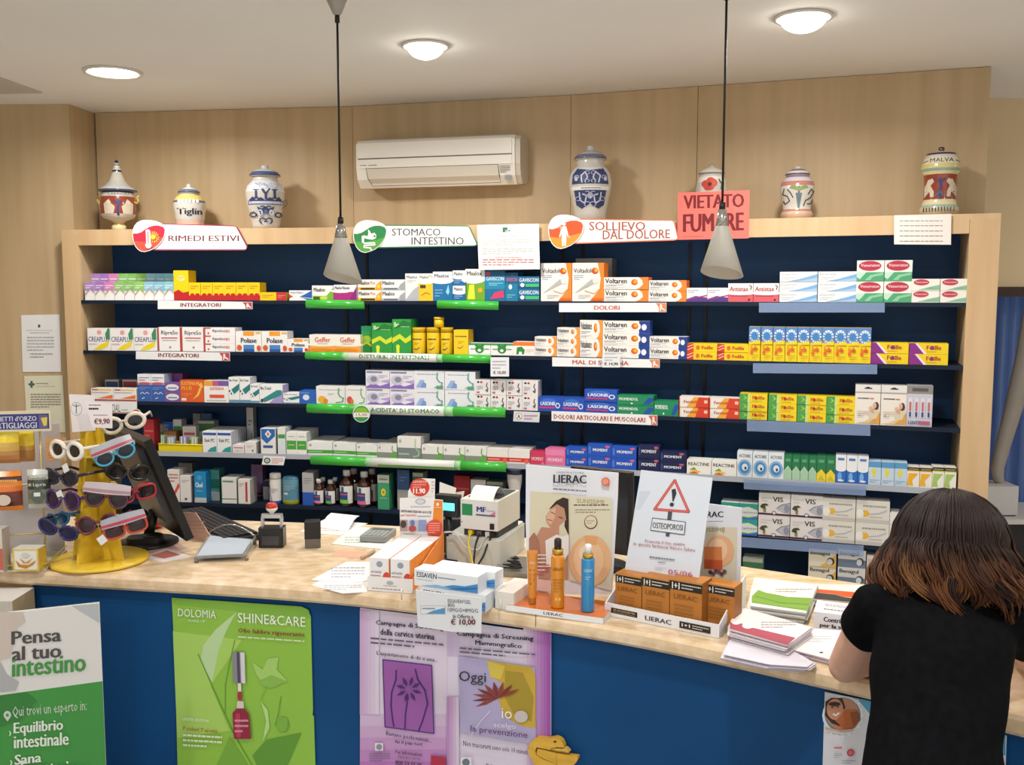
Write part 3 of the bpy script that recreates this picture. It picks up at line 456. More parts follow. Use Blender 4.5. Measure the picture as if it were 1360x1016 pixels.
 'iri': ('E0DDDC', 'B8B4B8', [('T','VIS',.44,.64,.78,.86,'4A4448',.02), ('G',.08,.6,.42,.84,2,'C4C0C0'), ('R',0,.02,1,.1,'4A2048'), ('E',.5,.12,.07,.09,'4A2048'), ('E',.5,.12,.05,.065,'E0DDDC'), ('P','4A4630',[(.04,.36),(.1,.5),(.24,.54),(.32,.46),(.2,.42),(.24,.26),(.16,.16),(.14,.3)]), ('P','8A8A4A',[(.14,.3),(.22,.3),(.24,.14),(.16,.14)]), ('P','B8BCC8',[(.6,.34),(.74,.5),(1,.6),(1,.16),(.8,.18)]), ('E',.9,.36,.09,.18,'8E94A4'), ('L','7A8090',.03,[(.58,.34),(.74,.52),(1,.62)])]),
 'eye': ('DEDBD4', 'B8B4AE', [('G',.2,.66,.9,.86,1,'9A9890'), ('E',.28,.42,.11,.15,'E8B43A'), ('E',.12,.4,.11,.2,'ECECE8'), ('R',0,0,1,.16,'C4C0BC'), ('L','A8B8C8',.03,[(.4,.4),(.7,.46),(.92,.62)]), ('G',.4,.24,.8,.32,1,'A8A49C')]),
 'benag_y': ('DDD6C2', 'B0A890', [('T','Benagol',.06,.62,.76,.9,'2A3440',.02), ('P','D8B05A',[(.4,0),(1,0),(1,.8),(.8,.5)]), ('E',.8,.36,.14,.22,'3A3A3A'), ('E',.77,.32,.1,.18,'C8CCD0')]),
 'benag_g': ('CFCFCF', 'A8A8AC', [('T','Benagol',.06,.62,.76,.9,'2A3440',.02), ('R',0,0,1,.45,'6A7A90'), ('E',.8,.36,.14,.22,'3A4A5A'), ('E',.77,.32,.1,.18,'D0D4D8')]),
 'redw': ('D8D0CC', 'B0A8A4', [('R',0,.0,1,.2,'B84A3A'), ('G',.1,.4,.9,.8,3,'9A9A9A')]),
}
VCACHE = {}
LABELS = {}
def carton_mesh(style, w, h, d, flip=False):
    k = (id(style), round(w, 4), round(h, 4), round(d, 3), flip)
    if k in VCACHE: return VCACHE[k]
    mb = MB(); base, side, items = style
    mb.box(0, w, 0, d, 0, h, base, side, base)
    sc = min(1, w/h)
    mb.art(items, flat(w, h))
    VCACHE[k] = mb.mesh('medicine_carton'); return VCACHE[k]
def colword(c, n):
    if n == 2: return ('left one', 'right one')[c]
    if c == 0: return 'leftmost'
    if c == n-1: return 'rightmost'
    return ORD[c]+' from left'
def rowword(r, n):     # r counts up from the shelf
    if n == 1: return ''
    if n == 2: return ('lower', 'upper')[r]
    return ('bottom', 'middle', 'top')[r]
def cartons(row, x0, x1, ytop, nc, nr, style, desc, depth=.075, back=0.0, name='medicine_carton', deep=1, ncols=None):
    st = ST[style] if isinstance(style, str) else style
    xm = (x0+x1)/2; sg = seg_of(xm); off = .004+back; z0 = ZR[row]
    A, t, n, l, a = SEG[sg]
    yb = 508
    yrow = [y for y in (400, 475, 550, 620, 690, 800)][row-1]
    sA = on_seg(x0, yrow, sg, off)[0]; sB = on_seg(x1, yrow, sg, off)[0]
    wt = (sB-sA)/nc; zt = on_seg(xm, ytop, sg, off)[1]; ht = (zt-z0)/nr
    for c in range(nc):
        pc = x0+(x1-x0)*(c+.5)/nc; s2 = seg_of(pc)
        p0 = x0+(x1-x0)*c/nc
        for r in range(nr):
            for dd in range(deep):
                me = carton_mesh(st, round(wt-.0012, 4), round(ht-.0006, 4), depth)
                ss = on_seg(p0, yrow, s2, off)[0]
                jj = random.uniform(0, .004)+dd*(depth+.001)
                q = seg_pt(s2, ss+.0006, off+jj, z0+r*ht)
                o = bpy.data.objects.new(name, me); COL.objects.link(o); o.location = q; o.rotation_euler = (0, 0, SEG[s2][4]+random.uniform(-.006, .006))
                pos = ' '.join(x for x in (rowword(r, nr), colword(c, nc) if nc > 1 else '', ('front one' if dd == 0 else ORD[dd]+' back') if deep > 1 else '') if x)
                lab = desc+(', '+pos if pos else '')+', '+SHELF[row]
                tag(o, lab, 'medicine box', (desc+' on the '+SHELF[row]) if nc*nr*deep > 1 else None)
                LABELS.setdefault(lab, 0); LABELS[lab] += 1
PASTEL = ['B08AC8', 'A878C4', 'D884BC', '8CC46A', '84C060', '92CC5E', '8CC4D8', '80BCD4', '86C8D0']
PN = ['violet', 'violet', 'pink', 'green', 'green', 'green', 'pale blue', 'pale blue', 'pale blue']
for k in range(9):
    a0 = 113+(231-113)*k/9; b0 = 113+(231-113)*(k+1)/9
    cartons(1, a0, b0, 374, 1, 1, ST['pastel'](PASTEL[k]), 'small %s and white box, %s in front row at left end' % (PN[k], ORD[k]), .06)
    a0 = 121+(232-121)*k/9; b0 = 121+(232-121)*(k+1)/9
    cartons(1, a0, b0, 363, 1, 1, ST['pastel'](PASTEL[k]), '%s box in the back row, %s from left end' % (PN[k], ORD[k].replace('leftmost', 'first')), .06, .09)
C = cartons
# ---- row 1
C(1,231,251,359,1,1,'supra_tall','tall yellow box with red base')
C(1,251,345,375,6,1,'supra','small yellow box with red base')
C(1,345,380,388,1,1,'supra_flat','flat yellow and red box')
C(1,384,414.5,385.5,1,1,'whiteblue','flat white box with blue corner')
C(1,414.5,443,379,1,1,'maa_green','white box with green lower half')
C(1,443.4,474,378,1,1,'maa_mag','white and magenta box')
C(1,475,506.6,371,1,2,'maa_plus','white box with yellow corner')
C(1,506.6,538,371,1,2,'maa_grey','white box with grey corner')
C(1,538,556,363,1,1,'tall_grey','tall narrow white and grey box')
C(1,556,575,363,1,1,'tall_yel','tall narrow white and yellow box')
C(1,575,601,360.6,1,1,'tall_blue','tall white and blue box')
C(1,601,618,359,1,2,'small_blue','small white and blue box')
C(1,618,644,357,1,1,'tall_lime','tall white box with lime green front')
C(1,644,671,359.5,1,1,'gavis','teal blue box with pink splash')
C(1,671,688,362,1,1,'gavis2','narrow teal blue box')
C(1,688,716.5,367,1,2,'gavis_s','small teal blue box with bright stripe')
C(1,718,801.5,349,2,1,'voltadol','large white box with orange edge and folded patch')
C(1,764,812,343,1,1,'greybox','grey box standing behind the orange-edged boxes',.09,.12)
C(1,801.6,861,368,1,2,'volt','long white box with orange end')
C(1,861,911.5,372,1,2,'volt_s','shorter white box with orange end')
C(1,911.6,966.5,382,2,1,'purple','white box with purple wave')
C(1,966.5,1034,376,2,1,'antistax','white box with red lower half')
C(1,1034.7,1136.5,360.5,2,3,'bluewave','white box with pale blue wave')
C(1,1136.5,1210,345.5,2,2,'venor','white and green box with red oval')
C(1,1210,1286,370,2,2,'venor_s','flat white box with small red oval')
# ---- row 2
C(2,117,209,436,3,1,'crea','white box with yellow slice and green leaf')
C(2,210,272.4,434.5,2,1,'ripreso','white box with red edges')
C(2,272.4,313,435,1,3,'ripreso_s','flat white box with red corner')
C(2,313.5,382,440,2,1,'polase','white box with orange tab and fruit')
C(2,382,410,450,1,1,'polase','small white box with orange tab')
C(2,411,478.5,444.5,2,1,'geffer','cream and orange box')
C(2,480,494,433,1,1,'benef_s','narrow green box beside the larger green boxes',.06,.03)
C(2,494,521,429,1,1,'benef','green box with yellow wave, shorter')
C(2,521,546,424,1,1,'benef','green box with yellow wave, taller',.09)
C(2,602.5,622,438,1,1,'yelbox','yellow box beside the yellow tubs')
C(2,622,681,456,2,1,'panda','white box with green animal figure')
C(2,681,710,454,1,1,'panda_o','white box with orange top and green figure')
C(2,710,739.4,447,1,2,'vadv','small white box with orange corner')
C(2,739.4,769.6,435,1,3,'vadv','white box with orange corner, in a stack of three')
C(2,769.6,800,425,1,2,'vadv','larger white box with orange corner')
C(2,800,862,426,1,3,'volt_b','white box with blue end')
C(2,862,912,447,1,2,'volt_b','shorter white box with blue end')
C(2,912,993.5,456.5,2,2,'foille_r','flat yellow box with red striped end')
C(2,993.8,1155.7,434.5,10,1,'sun','narrow yellow box with blue sun')
C(2,1155.7,1258.8,455.5,2,2,'foille_p','yellow box with purple end')
# ---- row 3
C(3,122,182,516,2,1,'redyel','white box with red and yellow bands',.06)
C(3,141,159,504,1,1,'grey_navy','grey box with navy band behind white boxes',.06,.09)
C(3,164,184,504,1,1,'grey_red','grey box with dark red band behind white boxes',.06,.09)
C(3,184,219.4,497,2,1,'bluewhite','tall white box with blue lower half')
C(3,219.4,240,508,1,2,'purp_s','small purple box with white oval')
C(3,226,244,496,1,1,'rainbow','purple box with rainbow band behind',.06,.09)
C(3,240,272,505,1,1,'sustenium','orange box with yellow arrow')
C(3,272,304.6,505.5,1,1,'sust_w','white box with multicoloured top band')
C(3,304.6,333,501,2,1,'bevital','tall white box with teal stripe')
C(3,333,345,510,1,1,'bevital','narrow white box with teal stripe')
C(3,345,376,511,1,1,'bevital2','white box with teal stripe and lilac corner')
C(3,376.5,398,522,1,1,'bevital','small flat white box with teal stripe')
C(3,398,420,519,1,1,'bluebox','small blue box')
C(3,420,459,513,1,1,'gas_or','white box with orange fruit')
C(3,459,486,513,1,1,'gas_red','white box with red fruit')
C(3,486,550,492,2,2,'violet','white box with violet wave')
C(3,550,631,493,2,2,'blueg','white box with blue shapes and green line')
C(3,631,714,505,4,2,'dots','small square white box with two dots')
C(3,714.6,776,528,2,1,'lasonil','blue box with pink bar')
C(3,776,819.5,517.5,1,2,'lasonil','longer blue box with pink bar')
C(3,819.5,868,525,1,2,'momendol','green box with blue corner')
C(3,868,901,533,1,1,'momendol','smaller green box with blue corner')
C(3,901.5,981.6,528,2,2,'fenistil','white box fading to red')
C(3,981.7,1135,525,4,3,'foille_g','yellow box with green end')
C(3,1135,1203.5,511.5,2,1,'medela','cream box with hanging tab and child picture')
C(3,1203.5,1238.3,512,1,1,'lightbuzz','grey display pack of slim tubes')
# ---- row 4
C(4,192,206,557,1,1,'redb','dark red box at left end behind the monitor',.06,.03)
C(4,208,217,564,1,1,'wplain','narrow white box behind the yellow tray',.05,.12)
C(4,218,231,560,1,1,'bluebox','blue box behind the yellow tray',.05,.16)
C(4,231.5,243,557,1,1,'wgreen_t','white and green box behind the yellow tray',.05,.16)
C(4,244,262,566,1,1,'wpink','grey box with red line behind the yellow tray',.05,.1)
C(4,258,268,549,1,1,'greybox','tall grey box at the back above the yellow tray',.05,.19)
C(4,268.5,283,549,1,1,'tallblue','tall blue box at the back beside the grey box',.05,.19)
C(4,264,286,559,2,1,'greyg','dark box with green band behind white blue-banded boxes',.05,.13)
C(4,270,308,573,2,1,'exit','white box with blue band and teal curve',.033,0,deep=5)
C(4,309,325,591,1,1,'wpink','small white box with pink band',.12)
C(4,325.5,341,587,1,1,'wplain','small plain white box',.16)
C(4,329,338,541,1,1,'wplain','tall grey-white box standing at the back',.04,.22)
C(4,347,367,569,1,1,'diamond','white box with blue top and diamond',.1)
C(4,369.5,380,568,1,1,'wgreen_t','tall narrow white and green box',.08)
C(4,380.5,408,574,2,1,'greenband','white box with broad green band',.16)
C(4,408.5,442,587,1,1,'flatgreen','flat white box with green stripe, first of three',.2)
C(4,442.5,473,588,1,1,'flatgreen','flat white box with green stripe, second of three',.16)
C(4,473.5,501,590,1,1,'flatgreen','flat white box with green stripe, third of three',.15)
C(4,501,527,590,1,1,'flatgg','flat white and grey-green box left of the taller one',.2)
C(4,528,559,580,1,1,'tallgg','taller white and grey-green box',.12)
C(4,560,646,592.5,3,1,'flatgg','flat white and grey-green box',.15)
C(4,646.5,703.5,596.5,2,1,'redflat','flat white box with red stripe',.12)
C(4,704,724,600,1,1,'crimson','small crimson box')
C(4,724,751,596,1,1,'pink','pink box')
C(4,751,780,594,1,2,'moment','blue box with white lettering, left stack')
C(4,780,811.5,590,1,2,'moment','blue box with white lettering, middle stack')
C(4,811.5,845,593,1,2,'moment','blue box with white lettering, right stack')
C(4,847,876,591,1,2,'momact','navy box with white lettering, left stack')
C(4,876,910.5,600,1,2,'momact','navy box with white lettering, right stack')
C(4,912,978,612,2,1,'reactine','flat white box with yellow leaf')
C(4,978.5,1041,601,3,1,'actoris','white box with blue eye circle')
C(4,1041,1084.6,605,4,1,'grn','narrow green box with pale point')
C(4,1084.6,1109.7,606,2,1,'grny','narrow green box with yellow point')
C(4,1109.7,1153.5,606,3,1,'bluetall','narrow white and blue box')
C(4,1153.5,1205.4,614,3,1,'ltblue','pale blue box with yellow drop')
C(4,1205.4,1238.7,621,2,1,'orgbox','white box with orange flag')
C(4,1238.7,1271,621,2,1,'limebox','white box with lime flag')
# ---- row 5
C(5,224,240,624,1,1,'redswoosh','white box with red swoosh')
C(5,240.5,255,632,1,1,'wsmallp','plain white box')
C(5,239,257,615,1,1,'greybox','grey box at the back behind the plain white box',.06,.12)
C(5,259,275,627,1,1,'clo','bright blue box',.08)
C(5,280,293,624,1,1,'teal','grey and teal box',.06,.05)
C(5,294.5,315,635,1,1,'greenline','white box with green lines',.1)
C(5,317,333,637,1,1,'redstripe','white box with red vertical stripe',.08)
C(5,335,350,617,1,1,'mauve','tall mauve box standing at the back',.05,.16)
C(5,350,358,639,1,1,'greynavy','grey box with navy top',.05,.1)
C(5,402,417,628,1,1,'greyblue','grey box with blue base',.08,.01)
C(5,501.5,517,631,1,1,'weleda','green box with yellow flower',.06)
C(5,528,544,624,1,1,'tallblue','tall blue and grey box beside the green flower box',.06,.02)
C(5,548,562,628,1,1,'greyg','grey and green box partly behind the counter display',.06,.02)
C(5,603,624,632,1,1,'redb','red box behind the receipt printer',.06,.08)
C(5,625,645,637,1,1,'wplain','whitish box behind the receipt printer',.06,.08)
C(5,646,668,640,1,1,'greyg','green and grey box behind the receipt printer',.06,.08)
C(5,957,1006,668,2,2,'ophtal','white box with teal top and blue wave')
C(5,1007,1092,657,2,2,'iri','white box with dark purple base line')
C(5,1092,1181,664,2,2,'eye','pale box with small yellow flower')
C(5,1181.5,1196,681,1,1,'wplain','pale grey box at the right end')
# ---- row 6
C(6,985,1012,742,1,1,'greyg','grey and green box beside the maple counter end')
C(6,1072,1109,730,1,3,'benag_y','cream box with yellow corner')
C(6,1111,1148,730,1,3,'benag_g','pale box with grey-blue base')
C(6,1149,1166,738,1,3,'redw','narrow white box with red base')
# ============================================================ planes that carry flat printed things
class Pl:
    def __init__(s, o, ex, ez):
        s.o = Vector(o); s.ex = Vector(ex).normalized(); ez = Vector(ez); s.ez = (ez-s.ex*ez.dot(s.ex)).normalized(); s.ey = s.ez.cross(s.ex)
    def loc(s, px, py):
        p = at_plane(px, py, s.o, s.ey)-s.o; return p.dot(s.ex), p.dot(s.ez)
    def mp(s, u, v, L):
        a, b = s.loc(u, v); return (a, -L, b)
    def mat(s):
        m = Matrix.Identity(4)
        for i in range(3): m[i][0] = s.ex[i]; m[i][1] = s.ey[i]; m[i][2] = s.ez[i]; m[i][3] = s.o[i]
        return m
    def lift(s, d):      # parallel plane d metres nearer the viewer
        return Pl(s.o-s.ey*d, s.ex, s.ez)
def attach(o, parent, mat):
    o.parent = parent; o.matrix_basis = (Matrix.Translation(parent.location) @ parent.rotation_euler.to_matrix().to_4x4()).inverted() @ mat
def sheet(name, pl, out, th, color, items=(), parent=None, side=None):
    mb = MB(); mb.prism_y([pl.loc(*p) for p in out], 0, th, M(color) if isinstance(color, str) else color, side)
    mb.art(items, pl.mp)
    o = mb.build(name); o.matrix_world = pl.mat()
    if parent: attach(o, parent, pl.mat())
    return o
def segpl(seg, off):
    A, t, n, l, a = SEG[seg]; return Pl(seg_pt(seg, 0, off, 0), (t.x, t.y, 0), (0, 0, 1))
def rect(x0, y0, x1, y1): return [(x0, y1), (x1, y1), (x1, y0), (x0, y0)]     # px: left, top, right, bottom
def FR(x0, y0, x1, y1, c): return ('R', x0, y1, x1, y0, c)
# ------------------------------------------------------------ header signs on the fascia
BLOB = [(118,230),(123,190),(138,150),(165,118),(205,97),(250,90),(300,92),(350,100),(400,120),(437,148),(452,180),(452,215),(440,260),(415,305),(380,345),(335,380),(285,402),(240,414),(205,408),(175,390),(150,360),(130,315),(120,270)]
def header(seg, name, label, ox, oy, k, plate, edge, grad, texts, icon):
    pl = segpl(seg, -.014); T = lambda p: (ox+(p[0]-118)*k, oy+(p[1]-90)*k)
    e = empty(name, label, 'sign')
    sheet('plate', pl, plate, .006, edge, [('P', 'FBFAF8', [(x+(1.3 if i in (0, 5, 6) else -1.4 if i in (2, 3) else 0), y+(1.4 if i in (0, 1) else -1.5 if i > 3 else 0)) for i, (x, y) in enumerate(plate)])]+texts, e)
    pb = pl.lift(.006)
    cx, cy = 285, 255
    inner = [(cx+(x-cx)*.95, cy+(y-cy)*.95) for x, y in BLOB]
    low = [(125,225),(160,228),(205,215),(250,185),(290,160),(335,147),(385,146),(430,162),(446,190)]+[p for p in inner if p[1] > 200 and p[0] > 400]+[p for p in inner if p[1] > 260 and p[0] <= 400]
    low2 = [(p[0]+2, p[1]+60) for p in low[:9]]+low[9:]
    sheet('emblem', pb, [T(p) for p in BLOB], .004, 'F2F0F2', [('P', grad[0], [T(p) for p in low]), ('P', grad[1], [T(p) for p in [(128,300),(230,310),(330,290),(430,262)]+[q for q in inner if q[1] > 270]])]+icon(T, k), e)
    return e
def ic_sun(T, k):
    q = [('L', 'F0C050', 10*k, [T((333,262)), T((333+55*math.cos(a*math.pi/7), 262+55*math.sin(a*math.pi/7)))]) for a in range(14)]
    return q+[('E', *T((333,262)), 30*k, 30*k, 'C87A2A'), ('E', *T((333,262)), 25*k, 25*k, 'F8CC4A'), ('L', 'F6F2F4', 44*k, [T((281,205)), T((287,345))]), ('E', *T((280,205)), 22*k, 18*k, 'F6F2F4'), ('E', *T((287,347)), 32*k, 30*k, 'F6F2F4'), ('L', 'C83A4A', 8*k, [T((281,210)), T((286,340))]), ('E', *T((287,347)), 14*k, 14*k, 'F0D8DA')]
def ic_stom(T, k):
    return [('P', 'F4F6F2', [T(p) for p in [(265,180),(285,200),(300,225),(330,215),(350,240),(345,270),(310,285),(270,280),(230,270),(225,320),(205,310),(203,250),(225,240),(260,250),(270,225)]]), ('L', 'F4F6F2', 15*k, [T(p) for p in [(215,300),(230,320),(330,315),(335,335),(230,340),(228,360),(290,365),(300,390)]]), ('L', '4A9A5A', 8*k, [T((318,250)), T((345,250))]), ('L', '4A9A5A', 8*k, [T((331,238)), T((331,264))])]
def ic_man(T, k):
    return [('E', *T((268,178)), 16*k, 18*k, 'F4EEE8'), ('P', 'F4EEE8', [T(p) for p in [(252,200),(288,200),(305,260),(312,300),(300,300),(292,265),(290,320),(286,388),(272,388),(270,330),(264,388),(250,388),(246,320),(244,265),(232,305),(222,300),(236,240)]]), ('E', *T((240,215)), 14*k, 14*k, 'F2B08A'), ('E', *T((318,300)), 14*k, 14*k, 'F2B08A')]
header(0, 'category_sign', 'white shelf header reading RIMEDI ESTIVI with red sun emblem', 175.6, 292, .1323, [(205,296.5),(311,299.5),(315,302),(328.5,327),(327,331.5),(324,332.5),(204,332.5)], 'A8405A', ('C62F48', 'DC5A48'),
       [('T','RIMEDI ESTIVI',223.5,320.5,317.5,312.5,'7A3A48',.012)], ic_sun)
header(1, 'category_sign', 'white shelf header reading STOMACO INTESTINO with green stomach emblem', 468.9, 292.2, .1345, [(498,298.5),(620,299.5),(624,302),(634,324),(632,326.5),(628,327),(498,329.5)], '4A8A5A', ('2F8A4E', '5AA84E'),
       [('T','STOMACO',520.5,313,585,303.5,'5A5A56',.008), ('T','INTESTINO',546.5,325,616,315,'5A5A56',.008)], ic_stom)
header(2, 'category_sign', 'white shelf header reading SOLLIEVO DAL DOLORE with orange figure emblem', 728, 285, .141, [(765,290.5),(892,292),(896,295),(901,316),(899,318.5),(895,319.5),(760,324)], 'E8785A', ('E65A2A', 'F09A36'),
       [('T','SOLLIEVO',782.5,306,857,294.5,'B05A48',.008), ('T','DAL DOLORE',800.5,318,890,306,'B05A48',.008,-1.5)], ic_man)
# ------------------------------------------------------------ white strip signs hanging from the shelf edges
def strip_sign(seg, out, label, texts, endc, xe):
    pl = segpl(seg, -.006)
    (x0, y0), (x1, y1), (x2, y2), (x3, y3) = out
    e = empty('shelf_strip_sign', label, 'sign', group='white category strips on shelf edges')
    sheet('strip', pl, out, .004, 'EEF0F2', [('P', endc, [(xe, y1+.5), (x1-.4, y1+.5), (x2-.4, y2-.5), (xe+4, y2-.5), (xe+4, (y1+y2)/2)])]+texts, e)
    pw = pl.lift(.0005); ym = (y1+y2)/2
    sheet('logo_mark', pw, [(xe+5.5, y1+2), (xe+8, y1+2), (xe+8.4, ym), (x1-1.6, y2-3), (x1-2, y2-1.5), (xe+7, ym+1.5), (xe+6.6, y2-1.5), (xe+5.3, y2-1.5)], .0005, 'F4E8E4', [], e)
strip_sign(0, [(209.5,399),(335,401),(335,410.5),(209.5,410.5)], 'white strip reading INTEGRATORI below the top shelf', [('T','INTEGRATORI',239.5,407.5,293.5,402.5,'8A2A3A',.02)], 'B84A58', 322)
strip_sign(0, [(180.5,466.5),(305,468),(305,479.5),(180.5,477)], 'white strip reading INTEGRATORI below the second shelf', [('T','INTEGRATORI',210,474,264,469,'8A2A3A',.02,.8)], 'B84A58', 291)
strip_sign(2, [(742.5,402.5),(885,402),(885,414.5),(742.5,414.5)], 'white strip reading DOLORI below the top shelf', [('T','DOLORI',789,411.5,823,405.8,'C8604A',.02)], 'E0885A', 871)
strip_sign(2, [(733.5,474.5),(876,477.5),(876,488.5),(733.5,486.5)], 'white strip reading MAL DI SCHIENA below the second shelf', [('T','MAL DI SCHIENA',760,483.5,835,478,'C8604A',.02,1.8)], 'E0885A', 862)
strip_sign(2, [(732.5,546),(873,551.5),(873,565),(732.5,559)], 'white strip reading DOLORI ARTICOLARI E MUSCOLARI below the third shelf', [('T','DOLORI ARTICOLARI E MUSCOLARI',735.5,556.2,857,550,'B0483A',.02,4.8)], 'D0604A', 861)
# the partly hidden white strip at far left of row three
sheet_e = empty('shelf_strip_sign', 'white strip ending in DAL at the far left of the third shelf', 'sign')
sheet('strip', segpl(0, -.008), [(122,532.5),(181.5,533.5),(181.5,549.5),(122,548.5)], .004, 'EEF0F2', [('T','DAL',149,547,160,537,'4A5A6A',.0), ('G',161,546,170,543,1,'9AA0A8'), ('R',122,548.6,181.4,547.6,'A83A3A')], sheet_e)
rp = segpl(0, -.014)
sheet('round_price_tag', rp, [(181+6.3*math.cos(i*math.pi/9), 549.5+6.3*math.sin(i*math.pi/9)) for i in range(18)], .003, 'F0E6E0', [('E',181,549.5,5.6,5.6,'C86A5A'), ('R',175.4,551.5,186.6,547,'F4ECE6'), ('T','50%',177,551,185,547.6,'B8402A')], sheet_e)
# ------------------------------------------------------------ glossy curved shelf strips (green) and clear rails
GREEN = M('3FB83F', .25, coat=.3)
def curved_strip(seg, x0, x1, yt0, yt1, hpx, label, parts, name='curved_shelf_strip', rad=.02):
    # parts: list of (px0, px1, material); the strip is a half round profile
    A, t, n, l, a = SEG[seg]; e = empty(name, label, 'shelf strip', (A.x, A.y, 0), a, 'curved green strips on shelf edges')
    for q0, q1, m, tx in parts:
        def sz(px, f): return on_seg(px, yt0+(yt1-yt0)*(px-x0)/(x1-x0)+hpx*f, seg, -rad*.6)
        mb = MB(); n0 = 7; ring = []
        for px in (q0, q1):
            s0, za = sz(px, 0); _, zb = sz(px, 1); zc = (za+zb)/2; hh = (za-zb)/2
            ring.append([(s0, -.003-rad*math.sin(math.pi*(i/n0)), zc+hh*math.cos(math.pi*i/n0)) for i in range(n0+1)])
        mb.add(ring[0]+ring[1], [(i, i+1, n0+2+i, n0+1+i) for i in range(n0)]+[tuple(range(n0, -1, -1)), tuple(range(n0+1, 2*n0+2))]+[(0, n0+1, 2*n0+1, n0)], m, True)
        for tt in tx:                                     # raised lettering follows the curve
            txt, u0, u1, f0, f1, c = tt; tv, tf = text_mesh(txt, .015)
            pts = []
            for aa, bb, dl in tv:
                px = u0+aa*(u1-u0); f = f0+(f1-f0)*(1-bb); s0, za = sz(px, 0); _, zb = sz(px, 1); zc = (za+zb)/2; hh = (za-zb)/2
                cz = max(-1, min(1, 1-2*f)); pts.append((s0, -.0045-dl-rad*math.sqrt(max(0, 1-cz*cz)), zc+hh*cz))
            mb.add(pts, tf, c)
        mb.build('strip_section', e)
    return e
WH = M('E9ECE6', .25, coat=.3); PG = M('9AD49A', .25, coat=.3)
curved_strip(0, 406.5, 484, 397.5, 398.5, 12.5, 'short green curved strip under the left antacid boxes, top shelf', [(406.5,484,GREEN,[])])
curved_strip(1, 581, 662, 398, 400, 12, 'short green curved strip near the middle of the top shelf', [(581,662,GREEN,[])])
curved_strip(1, 406, 652, 466.5, 471.5, 11.5, 'long green and white strip reading DISTURBI INTESTINALI, second shelf', [(406,455,GREEN,[]),(455,463,PG,[]),(463,580,WH,[('DISTURBI INTESTINALI',478,571,.2,.66,'4A8A5A')]),(580,588,PG,[]),(588,652,GREEN,[])])
curved_strip(1, 408, 671, 535.5, 541.5, 13.5, "long green and white strip reading ACIDITA' DI STOMACO, third shelf", [(408,470,GREEN,[]),(470,486,PG,[]),(486,590,WH,[("ACIDITA' DI STOMACO",493,585,.25,.7,'4A8A5A')]),(590,602,PG,[]),(602,671,GREEN,[])])
curved_strip(1, 413, 672, 604.5, 614.5, 13, 'long green and white strip with olive lower band, fourth shelf', [(413,485,GREEN,[]),(485,493,PG,[]),(493,604,WH,[]),(604,612,PG,[]),(612,672,GREEN,[])])
CLEAR = M('9DB6E0', .1, alpha=.42)
for lab, x0, x1, ya, yb, hp in (('clear plastic rail under the red oval boxes, top shelf', 1008, 1175, 402, 402, 13), ('clear plastic rail under the blue sun boxes, second shelf', 1000, 1165, 482.5, 484, 13),
                            ('clear plastic rail under the green-ended boxes, third shelf', 992, 1156, 558, 564.5, 14.5), ('clear plastic rail under the fourth shelf at right', 988, 1150, 636.5, 645.5, 13), ('clear plastic rail under the purple-based boxes, fifth shelf', 985, 1147, 713.5, 725, 13)):
    pl = segpl(3, -.008)
    o = sheet('price_rail', pl, [(x0, ya), (x1, yb), (x1, yb+hp), (x0, ya+hp)], .004, CLEAR)
    tag(o, lab, 'shelf rail', 'clear rails on the right shelves')
# ------------------------------------------------------------ price tags and small cards
def card(name, label, cat, pl, out, color, items, th=.0015, group=None):
    return tag(sheet(name, pl, out, th, color, items), label, cat, group)
def circ(cx, cy, r, n=22): return [(cx+r*math.cos(2*math.pi*i/n), cy+r*math.sin(2*math.pi*i/n)) for i in range(n)]
card('price_tag', 'white price tag reading 10,00 under the second shelf', 'price tag', segpl(1,-.03), rect(651.5,474.5,676,500), 'E8E8EC', [('G',654,491,672,478,3,'A0A4B0'), ('T','€ 10,00',655,497.3,672,492.5,'2A2A3A',.015)])
card('price_tag', 'white price tag reading 14,90 on the MAL DI SCHIENA strip', 'price tag', segpl(2,-.02), rect(800,471,823.5,488), 'E9E9EC', [('G',803,480,820,473,2,'A0A4B0'), ('T','€ 14,90',802.5,485.8,821,481,'2A2A3A',.015)])
card('price_tag', 'small tag with round brown letter A under the third shelf', 'price tag', segpl(1,-.02), [(682.5,546),(717,547.5),(716,561),(681.5,559.5)], 'D6DAE4', [('E',689,553,4.5,4.5,'B8784A'), ('E',689,553,3.8,3.8,'F0ECEA'), ('T','A',687,555.6,691,550.4,'3A3A4A',.02), ('G',696,558,714,550,2,'C08A8A')])
card('price_tag', 'round green and white price tag on the acidity strip', 'price tag', segpl(1,-.034), circ(480,549.5,11.5), 'EDF2EA', [('E',480,549.5,10.6,10.6,'3A9A4A'), ('E',480,546,8.5,5,'8AC03A'), FR(470,548,490,554,'F4F4F2'), ('T','15,00',473,553,488,549,'B8703A',.01)])
card('price_tag', 'small slanted white card with round green emblem, fourth shelf', 'price tag', segpl(0,-.012), [(350,605.5),(379,606.5),(376.5,618),(347.5,617)], 'F0F0F2', [('E',354.8,611.6,4.4,4,'3A4A42'), ('E',354.8,611.6,3,2.7,'B8C4BC'), ('G',361,616,376,608,3,'D88A8A')])
card('paper_notice', 'white printed notice with small green logo on the shelf top', 'notice', segpl(1,-.02), [(633.5,298.8),(715.5,297),(717,357.5),(636,358.5)], 'F6F5F0', [FR(667.5,302,674,308.5,'3A7A5E'), FR(671,305.5,673.6,308.2,'A8D0BC'), ('E',676.5,306.5,1.3,1,'3A5A4A'), ('G',657,314,690,312,1,'B0B4BC'), ('G',642,326,708,317,3,'C8CCCC'), ('G',641,338,708,329,3,'C4C8C8'), ('G',658,343,692,340.5,1,'E0A0A0'), ('G',641,353,709,343,3,'DC8A8A')])
